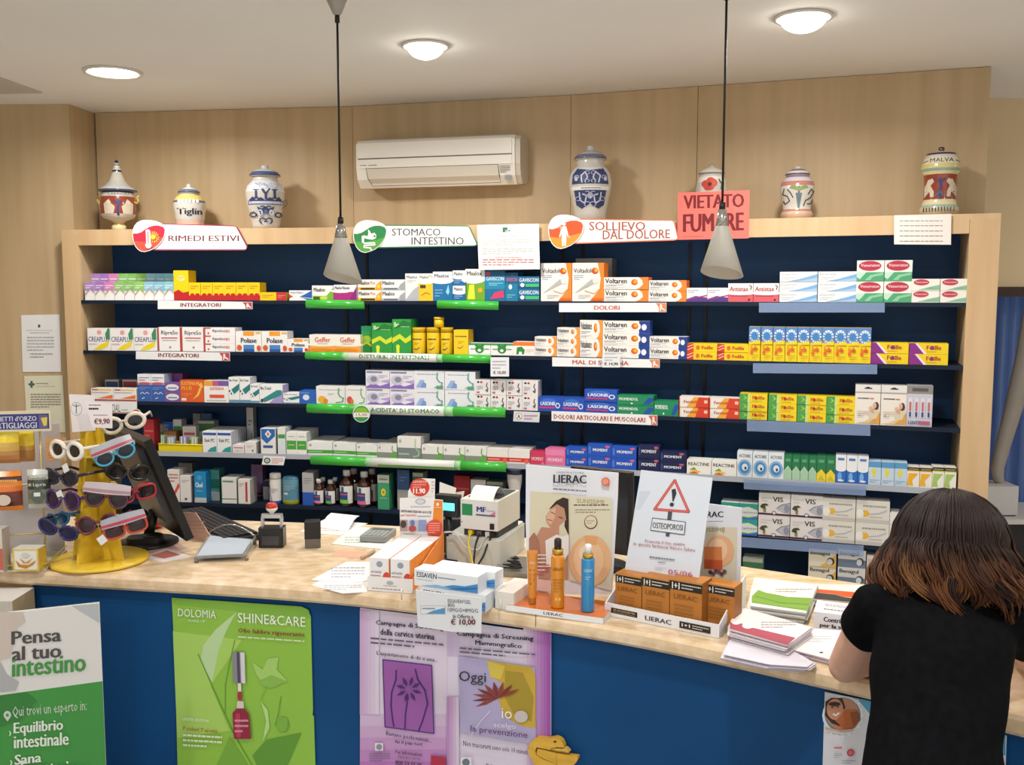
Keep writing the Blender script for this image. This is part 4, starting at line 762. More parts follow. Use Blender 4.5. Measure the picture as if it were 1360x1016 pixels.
card('paper_notice', 'white sheet with five typed lines at the right shelf top', 'notice', segpl(3,-.01), [(1187.5,286),(1263.5,284),(1263,325),(1187.5,324.5)], 'EFE6E0', [('G',1195,294.5,1252,292,1,'8A8084'), ('G',1195,301,1252,298.5,1,'8A8084'), ('G',1195,308,1252,305.5,1,'8A8084'), ('G',1195,314.5,1252,312,1,'8A8084'), ('G',1195,321.5,1252,319,1,'8A8084')])
card('no_smoking_sign', 'salmon pink sign reading VIETATO FUMARE on the shelf top', 'sign', segpl(2,-.012), [(900.5,256),(995.5,252.5),(994.5,316.5),(899.5,318.5)], 'F4776C', [('T','VIETATO',907.5,277.5,988.5,259.5,'7A1E26',.025,-2.5), ('T','FUMARE',907,308.5,988,284.5,'7A1E26',.03,-2.5), ('G',908,315,935,313,1,'C85A54')])
# notices on the left wall
wl = Pl((c2.x, c2.y, 0), (-dirl.x, -dirl.y, 0), (0, 0, 1)).lift(.003)
card('paper_notice', 'white printed notice on the left maple wall', 'notice', wl, [(28,418.5),(79,417.5),(81,494),(30,494)], 'EFF0F2', [FR(50.5,431,53.5,435,'5A5A62'), ('G',35,440,70,437.5,1,'C0C4CC'), ('G',40,443,66,441,1,'8A909C'), ('G',36,467,72,446,5,'B0B4BE'), ('G',40,476,70,468,2,'A0A4AE')])
card('paper_notice', 'cream notice with dark cross on the left wall, below the white one', 'notice', wl, [(32,499.5),(83,498.5),(87.5,574),(36,574.5)], 'E6E4CC', [FR(38,509,46,512,'3E6A62'), FR(40.5,506,43.5,515,'3E6A62'), ('G',48,511,64,507.5,1,'8A9A94'), ('G',48,514,73,512,1,'B8BCB0'), ('G',41,542,81,522,6,'8A8C80')])
# ============================================================ ceramic jars on the shelf top
def vase(name, label, xc, ybase, prof, seg, off=.14, extra=None, art=(), yscale=1):
    s0, z = on_seg(xc, ybase, seg, off); q = seg_pt(seg, s0, off, ZR['top']); dist = (q-CAM).y; k = dist/F
    e = empty(name, label, 'ceramic jar', q, 0, 'ceramic apothecary jars')
    zt = lambda y: on_seg(xc, y, seg, off)[1]-ZR['top']
    body = [(r*k, max(.001, zt(y)), M(c, .22, coat=.5)) for r, y, c in prof[0]]
    body[0] = (body[0][0], .0005, body[0][2])
    mb = MB(); mb.lathe(body, None, 36)
    def rad(z):
        for i in range(len(body)-1):
            if body[i][1] <= z <= body[i+1][1] and body[i+1][1] > body[i][1]:
                f = (z-body[i][1])/(body[i+1][1]-body[i][1]); return body[i][0]+(body[i+1][0]-body[i][0])*f
        return body[-1][0]
    face = math.atan2(-q.y, -q.x)
    def mp(u, v, L):
        z = zt(v); r = rad(z); th = max(-1.45, min(1.45, math.asin(max(-.99, min(.99, (u-xc)*k/max(r, .004)))))); rr = r+.0008+L
        return (rr*math.cos(face+th), rr*math.sin(face+th), z)
    for i, it in enumerate(art):
        sub = []
        if it[0] == 'L':
            pts = it[3]; den = []
            for p, q2 in zip(pts[:-1], pts[1:]):
                den += [(p[0]+(q2[0]-p[0])*j/4, p[1]+(q2[1]-p[1])*j/4) for j in range(4)]
            it = ('L', it[1], it[2], den+[pts[-1]])
        if it[0] in 'PE':                                  # shapes follow the curved glaze in small cells
            if it[0] == 'E':
                _, cx, cy, rx, ry, c = it; poly = [(cx+rx*math.cos(j*.3142), cy+ry*math.sin(j*.3142)) for j in range(20)]
            else: _, c, poly = it
            X0 = min(p[0] for p in poly); X1 = max(p[0] for p in poly); Y0 = min(p[1] for p in poly); Y1 = max(p[1] for p in poly); g = max(.4, min(.8, (X1-X0)/5))
            yy = Y0
            while yy < Y1:
                ym = min(yy+g/2, Y1); xs = []
                for (xa, ya), (xb, yb_) in zip(poly, poly[1:]+poly[:1]):
                    if (ya > ym) != (yb_ > ym): xs.append(xa+(ym-ya)/(yb_-ya)*(xb-xa))
                xs.sort()
                for xa, xb in zip(xs[::2], xs[1::2]):
                    nn_ = max(1, int((xb-xa)/3))
                    for q_ in range(nn_): mb.art([('R', xa+(xb-xa)*q_/nn_, yy, xa+(xb-xa)*(q_+1)/nn_, yy+g, c)], lambda u, v, L, j=i: mp(u, v, .0003*j))
                yy += g
            continue
        if it[0] == 'R':                                   # bands wrap round: split in cells
            _, x0, y0, x1, y1, c = it; nx, ny = 12, max(1, int(abs(y1-y0)/2.5))
            for a in range(nx):
                for b in range(ny):
                    sub.append((x0+(x1-x0)*a/nx, y0+(y1-y0)*b/ny, x0+(x1-x0)*(a+1)/nx, y0+(y1-y0)*(b+1)/ny))
            for sx in sub: mb.art([('R', *sx, c)], lambda u, v, L, j=i: mp(u, v, .0003*j))
            continue
        mb.art([it], lambda u, v, L, j=i: mp(u, v, .0003*j+L-.00025))
    mb.build('body', e)
    lid = [(r*k, zt(y), M(c, .22, coat=.5)) for r, y, c in prof[1]]
    MB().lathe(lid, None, 32).build('lid', e)
    if extra: extra(e, k, zt)
    return e
def curls(c, wd, x0, x1, y0, y1, n=4, seed=1):
    rs = random.Random(seed); out = []
    for i in range(n):
        for s in (-1, 1):
            cx = (x0+x1)/2+s*(x1-x0)*(.1+.33*(i % 2)); cy = y0+(y1-y0)*(i+.5)/n; r = (y1-y0)/n*.55
            out.append(('L', c, wd, [(cx+s*r*math.cos(t*.9+i), cy+r*math.sin(t*.9+i)*(.5+.1*t)) for t in range(7)]))
    return out
def handles(e, k, zt):
    for s in (-1, 1):
        MB().tube([(s*20*k, 0, zt(268)), (s*25*k, 0, zt(270)), (s*27*k, 0, zt(266)), (s*25*k, 0, zt(262)), (s*28*k, 0, zt(260))], .0045, M('D8C060', .25), 8).build('handle', e)
W1, NV = 'CAC6BE', '2A3158'
vase('apothecary_jar', 'tall lidded urn with red band, spire lid and yellow handles', 158, 302,
     ([(9,304,'E0D8B0'),(9,300,'D8C060'),(6,297,'D8C89A'),(9,294,'CFCBC2'),(19,290,'C8C6C0'),(22,285,'94402C'),(22.3,275,'94402C'),(21.5,264,'94402C'),(21,262,W1),(20.5,257,'4A4E68'),(20.5,255,W1)],
      [(20,255.5,'4A5068'),(25,254.5,'4A5068'),(24.5,252.5,'BFC2C0'),(16,247,'C4C4BC'),(10,240,'D0CCBC'),(7,232,'D0CCBC'),(5.5,228.5,NV),(6,226,'D8D4C4'),(4,223,'D8D4C4'),(4.5,220,NV),(4.5,219,'C8C4B8'),(2,216.5,NV),(2.6,214,NV),(.05,212.2,NV)]), 0, .15, handles,
     [('T','CARAVOLI',146,260.6,171,257.2,'3A3A48',.0), ('P','CFC4B0',[(142,286),(141,272),(147,266),(150,272),(154,276),(152,286)]), ('P','CFC4B0',[(175,286),(176,272),(169,266),(166,272),(162,276),(164,286)]), ('L','2F3A7A',2.6,[(158,287),(157,280),(159,274),(158,267)]), ('L','2F3A7A',1.6,[(153,268),(158,272),(163,268)]), ('E',147,270,2.2,2.4,'DCD2C0'), ('E',170,270,2.2,2.4,'DCD2C0')])
vase('apothecary_jar', 'small white jar with blackletter name and yellow scalloped shoulder', 252.5, 302,
     ([(17,304,'E0B8A0'),(18,298,'D8B09A'),(18,294,'B8B8C4'),(18.5,292,W1),(20.5,277,W1),(20.6,270,'5A5E88'),(19.8,267,'D8C06A'),(17,262,'D8C06A'),(13,259.5,W1),(12,257.5,W1)],
      [(12,258,W1),(14.2,256.8,'4A5068'),(14,254.8,'6A7088'),(11,252,'DCDAD4'),(6,249.5,'C8C8C8'),(3,248,W1),(4,246,W1),(.05,243.5,W1)]), 0, .12, None,
     [('T','Tiglin',237,288.5,268,278,'20263E',.02)]+[('E',240+4.4*i,268.5,1.8,2.4,'F0EDE6') for i in range(6)])
vase('apothecary_jar', 'tall blue and white baluster jar with domed lid at left', 353.5, 302,
     ([(17.5,304,W1),(18,299,W1),(19.5,290,W1),(23,276,W1),(25,264,W1),(25.4,256,'DADCE2'),(23.5,248,'D4D8E2'),(17.5,241.5,W1),(16,238,W1),(16,235,W1)],
      [(16,235.5,W1),(20,234.5,'3A4A78'),(20,232.6,'4A5A88'),(17,229,'CDD2DC'),(12,226,'C4CAD8'),(5,224.5,W1),(5,222,W1),(4.5,220,W1),(.05,219,W1)]), 0, .13, None,
     [('R',332,273.5,376,268,'46507E'), ('R',333,272.4,375,269,'C4CCDE')]+[('L','34406E',3,[(342,254),(342,265)]), ('L','34406E',1.4,[(339,254),(345,254)]), ('L','34406E',1.4,[(339,265),(345,265)]), ('L','34406E',3,[(350,254),(354,260),(354,266)]), ('L','34406E',2.2,[(359,253),(354,260)]), ('L','34406E',3,[(365,254),(365,265)]), ('L','34406E',1.4,[(362,254),(368,254)]), ('L','34406E',1.4,[(362,265),(368,265)]), ('P','34406E',[(334,267),(338,263),(342,268),(348,264),(353,268),(359,264),(365,268),(370,263),(373,267),(372,269),(334,269)])]+curls('34406E',1.5,336,371,276,298,3)+[('P','34406E',[(343,276),(348,288),(353,282),(359,288),(364,276),(357,279),(353,276),(349,279)]), ('E',347,284,3,4,'D0D6E4'), ('E',360,284,3,4,'D0D6E4'), ('E',353.5,283,2.2,3,'5A6AA4')]
     +[('E',338+31*random.random(),245+8*random.random(),.7,.7,'8A9AC4') for _ in range(22)]+[('L','5A5A78',.8,[(371,270),(376,266),(377,272),(371,278)])])
vase('apothecary_jar', 'large blue and white jar with name band above the orange header sign', 783.5, 297,
     ([(21,299,W1),(21,284,W1),(24,268,W1),(27.5,252,W1),(28.3,243,W1),(27,234,'D4D6DC'),(22.5,225,W1),(18.5,221.5,W1),(18,215,W1),(18,213,W1)],
      [(18,213.5,W1),(21.5,212.5,'5A5E78'),(21.5,210.5,'6A6E88'),(18,206.5,'B8BAC6'),(13,203,'A8ACBC'),(6,200.5,W1),(4.5,198,'C8CAD0'),(5,195.5,'C8CAD0'),(.05,193,W1)]), 2, .14, None,
     [('P','35406E',[(760,247),(761,234),(767,226),(783,229),(800,226),(805,234),(807,247)]), ('P','35406E',[(763,255),(766,274),(773,279),(783,273),(794,279),(801,274),(804,255)]), FR(760,250,807,254.5,'E6E6E2'), ('G',772,253.8,797,250.8,1,'5A5E78')]
     +[('L','C8CCDA',1.6,[(773+s*0,245),(772,236),(777,231),(780,238),(777,244)]) for s in (1,)]+[('L','C8CCDA',1.6,[(794,245),(796,236),(790,231),(787,238),(790,244)]), ('L','C8CCDA',1.6,[(770,258),(771,268),(777,272),(779,262),(774,260)]), ('L','C8CCDA',1.6,[(797,258),(796,268),(790,272),(788,262),(793,260)]), ('E',783.5,262,3.5,4,'B8BED0'), ('E',766,240,2,3,'C8CCDA'), ('E',802,240,2,3,'C8CCDA')]+curls('AEB4CC',.9,764,803,230,246,3)+curls('AEB4CC',.9,767,800,257,276,3)
     +[('E',765+37*random.random(),208+3*random.random(),.8,.6,'4A5068') for _ in range(6)])
vase('apothecary_jar', 'white lidded jar with red poppy behind the salmon sign', 944, 290,
     ([(15,294,W1),(17,285,W1),(20,268,W1),(20.5,255,W1),(19,243,'E2DFD8'),(16.5,236,W1),(16,232.5,W1)],
      [(16,233,W1),(17.5,232,'6A6660'),(17.3,230.5,W1),(14,226.5,W1),(6,222.5,W1),(3.4,221,'A89A84'),(3.8,218.5,'A89A84'),(.05,216.8,'A89A84')]), 3, .13, None,
     [('E',937,246,5.5,5,'C03A28'), ('E',946,245,5.5,5.6,'CC4630'), ('E',941,250,7,5,'C03A28'), ('E',943,241,5,3.6,'D04C34'), ('E',942,246.5,2.4,2.4,'3A2A28'), ('L','5A7A4A',1.6,[(953,240),(957,246),(956,253)])])
vase('apothecary_jar', 'squat jar with winged staff emblem on the right shelf top', 1058, 287,
     ([(20,292,'C8A890'),(20.5,285,'D0B49A'),(19,281.5,'B8786A'),(17.5,279,W1),(18.5,270,W1),(21.5,256,W1),(22,248,'B87A70'),(20,242,'C8C0C4'),(16,236.5,'8A6A84'),(14.5,234,W1),(14,233,W1)],
      [(14,233.5,W1),(16,233,'4A4670'),(15.8,231.2,'CFC6BA'),(13,228,'7A6A8A'),(8,225,'CFC6BA'),(4,223.8,W1),(4,222,W1),(.05,220.5,'6A5A50')]), 3, .13, None,
     [('L','5A6A82',2.2,[(1060,277),(1060,250)]), ('P','8A9A5A',[(1060,256),(1048,251),(1052,247),(1060,251),(1068,247),(1072,251)]), ('P','6A7A82',[(1056,258),(1064,258),(1061,277),(1059,277)]), ('L','1E1E2A',1,[(1042,252),(1040,259),(1046,262),(1049,268),(1044,272),(1041,268)]), ('L','1E1E2A',1,[(1046,253),(1050,258),(1053,264)]), ('L','1E1E2A',1,[(1066,275),(1068,268),(1074,264),(1078,256),(1075,253),(1071,260)]), ('L','1E1E2A',1,[(1070,272),(1075,272),(1077,266)])])
vase('apothecary_jar', 'waisted jar lettered MALVA with red animal band at far right', 1247, 284,
     ([(24,288,'B8A88A'),(24,281,'C8BC9A'),(24,276.5,'9AB0A0'),(22,273,'D8CCA4'),(20.3,268.5,'D4C8A0'),(20,266,'8E3C26'),(19.6,250,'8E3C26'),(20.5,234.5,'8E3C26'),(20.6,233,'D8CC9C'),(23.5,229,'8AA49A'),(24,225,'D2C480'),(23.5,219,'DCD6BC'),(21.5,214,'DCD6C4'),(20,208,'D8D0C4')],
      [(19,208.5,'D8D0C4'),(18.5,207,'3A2E54'),(18,204.5,'C8C0B4'),(10,203,'C8B49A'),(3,201,'5A4438'),(4,198,'3A2E34'),(3.2,196,'3A2E34'),(.05,195,'3A2E34')]), 3, .13, None,
     [('T','MALVA',1234,217.5,1262,212,'3A3440',.0), ('L','6A5A70',1,[(1226,217),(1232,215)]), ('L','6A5A70',1,[(1264,215),(1270,217)]), ('P','CFC4AE',[(1229,263),(1229,250),(1233,240),(1238,239),(1240,243),(1236,248),(1240,256),(1240,263),(1236,263),(1235,256)]), ('P','CFC4AE',[(1266,263),(1266,250),(1261,240),(1256,239),(1254,243),(1258,248),(1255,256),(1255,263),(1259,263),(1260,256)]), ('L','3A4070',3,[(1247,265),(1246,257),(1248,250),(1247,239)]), ('L','3A4070',1.6,[(1241,239),(1247,244),(1253,239)]), ('L','4A6A8A',1.4,[(1242,262),(1247,256),(1252,262)])]
     +[('L','2A2A30',1,[(1229+3.4*i,277),(1229+3.4*i,282)]) for i in range(11)])
# ============================================================ air conditioner on the wall
def air_con():
    pl = segpl(1, .302-.006); A, t, n, l, a = SEG[1]
    f = .16                                     # how far the unit stands out
    pf = segpl(1, .302-.006-f)
    x0 = pf.loc(473, 210)[0]; x1 = pf.loc(680.5, 210)[0]; zt = (pf.loc(473,184)[1]+pf.loc(680,176)[1])/2; zb = (pf.loc(482,247)[1]+pf.loc(680,243)[1])/2-.004
    x1 += .01
    e = empty('air_conditioner', 'white wall air conditioner above the green header sign', 'air conditioner', seg_pt(1, 0, .296, 0), a)
    WHT = M('F0ECE4', .28, coat=.3)
    hgt = zt-zb
    prof = [(-.002, zb+.02), (-.002, zt), (-.10, zt+.0), (-f+.02, zt-.008), (-f, zt-.025), (-f, zb+.085), (-f+.012, zb+.035), (-f+.045, zb), (-.04, zb+.005)]
    def slab(xa, xb, pr, m):
        mb = MB(); n0 = len(pr); mb.add([(xa, y, z) for y, z in pr]+[(xb, y, z) for y, z in pr], [tuple(range(n0))[::-1], tuple(range(n0, 2*n0))]+[(i, (i+1) % n0, n0+(i+1) % n0, n0+i) for i in range(n0)], m); return mb
    slab(x0, x1, prof, WHT).build('housing', e)
    # front cover upper leaf and lower leaf split by a groove
    zg = (pf.loc(500,211)[1]+pf.loc(670,204)[1])/2
    MB().box(x0+.012, x1-.012, -f-.006, -f+.001, zg+.002, zt-.022, WHT).build('front_panel', e)
    MB().box(x0+.012, x1-.012, -f-.004, -f+.001, zb+.083, zg-.003, WHT).build('front_panel', e)
    MB().box(x0+.01, x1-.012, -f-.0045, -f, zg-.003, zg+.002, M('6A6258', .5)).build('groove', e)
    q = Vector((0, -f+.012-(-f+.045), (zb+.035)-zb)); 
    fl = MB(); y1, z1 = -f-.0005, zb+.082; y2, z2 = -f+.010, zb+.037; y3, z3 = -f+.04, zb+.004
    fl.add([(x0+.05,y1-.003,z1),(x1-.075,y1-.003,z1),(x1-.072,y2-.003,z2),(x0+.055,y2-.003,z2),(x0+.065,y3-.003,z3+.006),(x1-.072,y3-.003,z3+.006)], [(0,1,2,3),(3,2,5,4)], M('DAD2C4', .3)); fl.build('air_flap', e)
    ln = MB(); DKL = M('4A443E', .5)
    ln.tube([(x0+.048,y1-.003,z1),(x1-.073,y1-.003,z1),(x1-.070,y2-.003,z2),(x1-.07,y3-.003,z3+.005),(x0+.063,y3-.003,z3+.005),(x0+.053,y2-.003,z2)], .0012, DKL, 5, True); ln.build('flap_gap', e)
    d = MB(); d.art([('G',x0+.02,zb+.092,x0+.05,zb+.1,1,'4A4A50'), ('R',x0+.06,zb+.093,x0+.1,zb+.098,'A8A49C')], lambda u,v,L:(u,-f-.004-L,v)); d.build('brand_mark', e)
    d = MB(); d.art([('G',x1-.066,zb+.046,x1-.02,zb+.078,4,'7A7670'), ('R',x1-.045,zb+.016,x1-.016,zb+.036,'9A9C9E')], lambda u,v,L:(u,-f+.012-(v-zb-.03)*.22-L-.006,v)); d.build('label_sticker', e)
    slab(x1, x1+.022, [(y*.94, zb+(z-zb)*.97+.003) for y, z in prof], M('CFC7B8', .4)).build('end_cap', e)
    MB().box(x0+.03, x1-.02, -.09, -.005, zt-.002, zt+.006, M('BDB5A6', .5)).build('top_grille', e)
air_con()
# ============================================================ pendant lamps
def pendant(label, xtop, ytop, xs, ycap, yneck, ybot_l, ybot_r, wpx, d, cap_in_view):
    p = at_y(xs, ycap, d); z0 = p.z; k = d/F
    e = empty('pendant_lamp', label, 'pendant lamp', (p.x, p.y, 0), 0, 'cone pendant lamps')
    zt = lambda y: at_y(xs, y, d).z
    GR = M('B9B6B0', .35, .2); SH = M('C8C4BA', .4, trans=.0)
    zc = ZC
    MB().lathe([(.005, zc-.085), (.012, zc-.08), (.045, zc-.01), (.047, zc-.001), (.02, zc-.0005)], M('A9A7A2', .4, .2), 24).build('ceiling_cup', e)
    MB().lathe([(.003, zc-.105), (.007, zc-.103), (.007, zc-.083), (.003, zc-.082)], BLACK, 10).build('cord_grip', e)
    MB().tube([(0,0,zc-.1), (.0, 0, (zc+z0)/2), (0,0,z0-.002)], .0032, M('1A1412', .5), 8).build('cord', e)
    MB().lathe([(.0085, z0-.022), (.0085, z0-.001), (.004, z0)], M('1E1A18', .4), 12).build('cord_grip', e)
    zn = zt(yneck); r1 = 8.5*k; r0 = .011
    MB().lathe([(r1, zn), (r0+(r1-r0)*.5, (zn+z0-.02)/2), (r0, z0-.02), (.004, z0-.019)], M('B4B2AE', .22, .7), 28).build('neck', e)
    # rolled cone whose rim is cut at a slant
    n = 40; mb = MB(); zl, zr_ = zt(ybot_l), zt(ybot_r); R = wpx/2*k; rt = r1*.98
    top = []; bot = []
    zm = min(zl, zr_); zfull = zm
    for i in range(n+1):
        th = 2*math.pi*i/n; f = .5+.5*math.cos(th-math.radians(232))      # high towards the viewer at left
        zb_ = zfull+.034*f; rr = rt+(R-rt)*(zn-zb_)/(zn-zfull)
        top.append((rt*math.cos(th), rt*math.sin(th), zn-.001)); bot.append((rr*math.cos(th), rr*math.sin(th), zb_))
    inn = .002
    vs = top+bot+[(x*(1-inn/max(math.hypot(x,y),.01)), y*(1-inn/max(math.hypot(x,y),.01)), z) for x, y, z in bot+top]; m1 = n+1
    fs = []
    for b in range(3):
        fs += [(b*m1+i, b*m1+i+1, (b+1)*m1+i+1, (b+1)*m1+i) for i in range(n)]
    mb.add(vs, fs, SH, True); mb.build('shade', e)
    MB().lathe([(.012, zn-.07), (.02, zn-.06), (.018, zn-.035), (.01, zn-.02), (.01, zn)], M('E8E4DA', .3), 16).build('bulb', e)
pendant('grey cone pendant lamp hanging at the left', 447, 0, 452.3, 288, 315.5, 377.5, 377.5, 56, 2.77, True)
pendant('grey cone pendant lamp hanging in front of the salmon sign', 966, 0, 959.5, 268, 299.5, 371, 371, 61, 2.56, False)

_s = segpl(1, -.022)
_o = [o for o in COL.objects if o.get('label') == 'long green and white strip with olive lower band, fourth shelf'][0]
attach(sheet('olive_band', _s, [(502,614.5),(604,618.5),(604,624),(502,620)], .002, '5C8A40', []), _o, _s.mat())
# ============================================================ the curved counter
ZT, ZS = .92, .88
fpx = [(0,775),(36,777.6),(300,793),(460,805),(600,822),(732,841),(860,864),(985,891),(1080,914),(1158,931),(1327,974),(1360,982)]
bpx = [(0,685),(280,690),(396,694),(526,698),(700,714),(860,734),(997,754),(1148,776)]
def v2(p): return Vector((p.x, p.y))
FP = [v2(at_z(px, py, ZS)) for px, py in fpx]; BP = [v2(at_z(px, py, ZT)) for px, py in bpx]
FP = [FP[0]+(FP[0]-FP[2]).normalized()*.9]+FP+[FP[-1]+(FP[-1]-FP[-2]).normalized()*.7]
BP = [BP[0]+(BP[0]-BP[1]).normalized()*.7]+BP+[BP[-1]+(BP[-1]-BP[-2]).normalized()*.95]
def resample(pts, n):
    L = [0]
    for a, b in zip(pts[:-1], pts[1:]): L.append(L[-1]+(b-a).length)
    out = []
    for i in range(n+1):
        s = L[-1]*i/n; k = 0
        while k < len(L)-2 and L[k+1] < s: k += 1
        f = (s-L[k])/(L[k+1]-L[k]); out.append(pts[k].lerp(pts[k+1], f))
    for _ in range(2):
        out = [out[0]]+[(out[i-1]+out[i]*2+out[i+1])/4 for i in range(1, n)]+[out[-1]]
    return out
NS = 60
FC = resample(FP, NS); BC = resample(BP, NS)
def inward(C, d):
    r = []
    for i, p in enumerate(C):
        t = (C[min(i+1, NS)]-C[max(i-1, 0)]).normalized(); r.append(p+Vector((-t.y, t.x))*d)
    return r
counter = empty('service_counter', 'curved pharmacy counter with beige stone top and blue front', 'counter')
seam = min(range(NS+1), key=lambda i: (FC[i]-v2(at_z(719, 841, ZS))).length)
def slab(i0, i1):
    mb = MB(); prof = [(.03, ZS), (.008, ZS), (.001, ZS+.008), (0, ZS+.02), (.001, ZS+.032), (.008, ZT)]
    rings = [[(p.x, p.y, z) for p in inward(FC, d)[i0:i1+1]] for d, z in prof]
    rings.append([(p.x, p.y, ZT) for p in BC[i0:i1+1]]); rings.append([(p.x, p.y, ZS) for p in BC[i0:i1+1]])
    n = i1-i0+1; vs = [q for r in rings for q in r]; m = len(rings); fs = []
    for r in range(m):
        q = (r+1) % m
        fs += [(r*n+i, r*n+i+1, q*n+i+1, q*n+i) for i in range(n-1)]
    fs += [tuple(r*n for r in range(m)), tuple(r*n+n-1 for r in range(m))[::-1]]
    mb.add(vs, fs, TRAVERT); return mb
slab(0, seam).build('worktop', counter); o = slab(seam, NS).build('worktop', counter); 
sj = MB(); a, b = FC[seam], BC[seam]; sj.tube([(a.x, a.y+.002, ZS+.01), (a.x, a.y-.0005, ZS+.02), (a.x, a.y+.003, ZT), (b.x, b.y, ZT)], .0012, M('8A6E50', .7), 6); sj.build('joint', counter)
PC = inward(FC, .03); PI = inward(FC, .05)
i_blue = min(range(NS+1), key=lambda i: (PC[i]-v2(at_z(36, 779, ZS))).length)
def panel(i0, i1, m, name):
    mb = MB(); mb.prism_z([(p.x, p.y) for p in PC[i0:i1+1]]+[(p.x, p.y) for p in PI[i0:i1+1][::-1]], .06, ZS, m); return mb.build(name, counter)
panel(0, i_blue, MAPLE2, 'end_panel')
js = [i_blue, i_blue+14, seam, seam+14, NS]
for a, b in zip(js[:-1], js[1:]): panel(a, b, TEALB, 'front_panel')
kb = inward(FC, .08); ki = inward(FC, .1)
MB().prism_z([(p.x, p.y) for p in kb]+[(p.x, p.y) for p in ki[::-1]], 0, .06, BLACK).build('plinth', counter)
bi = [p+(q-p).normalized()*.03 for p, q in zip(BC, FC)]
MB().prism_z([(p.x, p.y) for p in BC]+[(p.x, p.y) for p in bi[::-1]], 0, ZS, MAPLE).build('inner_panel', counter)
def panel_hit(px, py):
    d = ray(px, py)
    for a, b in zip(PC[:-1], PC[1:]):
        t = (b-a).normalized(); n = Vector((-t.y, t.x, 0)); p = CAM+d*((Vector((a.x, a.y, 0))-CAM).dot(n)/d.dot(n))
        s = (v2(p)-a).dot(t)
        if -.001 <= s <= (b-a).length+.001: return v2(p)
    return v2(p)
def panpl(px0, px1, py, lift=.006):
    a, b = panel_hit(px0, py), panel_hit(px1, py); t = (b-a).normalized()
    return Pl((a.x, a.y, 0), (t.x, t.y, 0), (0, 0, 1)).lift(lift)
# ------------------------------------------------------------ posters on the counter front
def grad(x0, y0, x1, y1, ca, cb, n=10, horiz=True):
    A = [int(ca[i:i+2], 16) for i in (0, 2, 4)]; Bc = [int(cb[i:i+2], 16) for i in (0, 2, 4)]; out = []
    for i in range(n):
        c = ''.join('%02X' % int(A[k]+(Bc[k]-A[k])*(i+.5)/n) for k in range(3))
        if horiz: out.append(('R', x0+(x1-x0)*i/n, y1, x0+(x1-x0)*(i+1)/n, y0, c))
        else: out.append(('R', x0, y0+(y1-y0)*(i+1)/n, x1, y0+(y1-y0)*i/n, c))
    return out
def C6(p, b=(210, 780), k=4.304): return (b[0]+p[0]/k, b[1]+p[1]/k)
pl = panpl(232, 415, 900)
G1, G2, G3, G4 = '8DBE45', '74A83A', '5E9632', 'B9D6A0'
it = [('P', '7FB23F', [C6(p) for p in [(80,60),(820,110),(860,130),(875,180),(90,100)]]),
      ('P', 'A6CE62', [C6(p) for p in [(85,250),(480,300),(300,560),(410,820),(110,860)]]),
      ('P', G4, [C6(p) for p in [(245,410),(260,330),(330,240),(450,140),(390,250),(350,350),(310,540),(270,470)]]),
      ('L', G3, 1.2, [C6(p) for p in [(440,300),(410,430),(385,560),(385,720)]]),
      ('L', G3, 1.4, [C6(p) for p in [(230,380),(300,540),(430,830),(540,1020)]]),
      ('P', G2, [C6(p) for p in [(320,1050),(410,850),(540,1050)]]),
      ('P', G3, [C6(p) for p in [(540,960),(620,870),(820,830),(740,1020),(580,1050)]]),
      ('P', 'A4CC6C', [C6(p) for p in [(540,425),(600,470),(630,405),(690,400),(680,470),(740,530),(650,570),(600,550),(560,490)]]),
      ('P', '86B84E', [C6(p) for p in [(580,530),(650,500),(740,535),(650,575),(600,560)]]),
      ('L', G2, .8, [C6(p) for p in [(620,570),(590,640)]]), ('L', G3, .9, [C6(p) for p in [(705,620),(690,720),(670,790)]]),
      ('P', 'B4D888', [C6(p) for p in [(590,650),(630,700),(640,800),(600,880),(620,760)]]), ('E', *C6((715,780)), 8, 10, '7CB044'),
      ('L', G3, .7, [C6(p) for p in [(745,760),(735,820),(700,825)]]),
      ('T','DOLOMIA', *C6((118,163)), *C6((335,118)), 'E6EEE0', .0, 3), ('T','MAKE UP', *C6((178,196)), *C6((275,182)), 'D8E6CC', 0, .6),
      ('T','SHINE&CARE', *C6((460,197)), *C6((845,142)), 'EEF2EA', .0, 6), ('T','Olio labbra rigenerante', *C6((460,262)), *C6((842,230)), '8A3A2A', .02, 6),
      ('G', *C6((460,288)), *C6((840,270)), 1, 'D8E6C8', 6),
      ('T','LIMITED EDITION', *C6((145,755)), *C6((292,738)), 'E8F0DC', 0, 3), ('T','7 colori 7 aromi', *C6((145,812)), *C6((342,790)), 'A84A2A', .01, 4), ('G', *C6((148,910)), *C6((370,825)), 3, 'DCEACC', 3),
      # lip gloss wand and bottle
      ('P', '8A8694', [C6(p) for p in [(430,365),(500,368),(505,545),(435,540)]]), ('P', 'D4D2DC', [C6(p) for p in [(475,367),(500,368),(505,545),(482,543)]]), ('P', '4A4656', [C6(p) for p in [(455,366),(470,366),(476,542),(461,541)]]),
      ('P', 'E4DCDC', [C6(p) for p in [(462,543),(480,544),(482,590),(464,590)]]), ('E', *C6((473,615)), 3.2, 6, 'A82A3A'), ('P', 'D8C8C4', [C6(p) for p in [(458,645),(495,645),(497,685),(456,685)]]),
      ('P', '8E1F3E', [C6(p) for p in [(432,712),(455,688),(500,690),(525,715),(538,860),(440,860)]]), ('P', 'B8325A', [C6(p) for p in [(450,715),(475,715),(480,850),(455,850)]]), ('G', *C6((445,830)), *C6((522,740)), 3, 'D89AAE')]
card('poster', 'green lip oil poster with red bottle taped to the blue counter', 'poster', pl, [C6(p) for p in [(78,60),(815,110),(850,125),(872,165),(885,700),(882,730),(890,740),(900,1060),(112,1060),(96,420)]], G1, it)
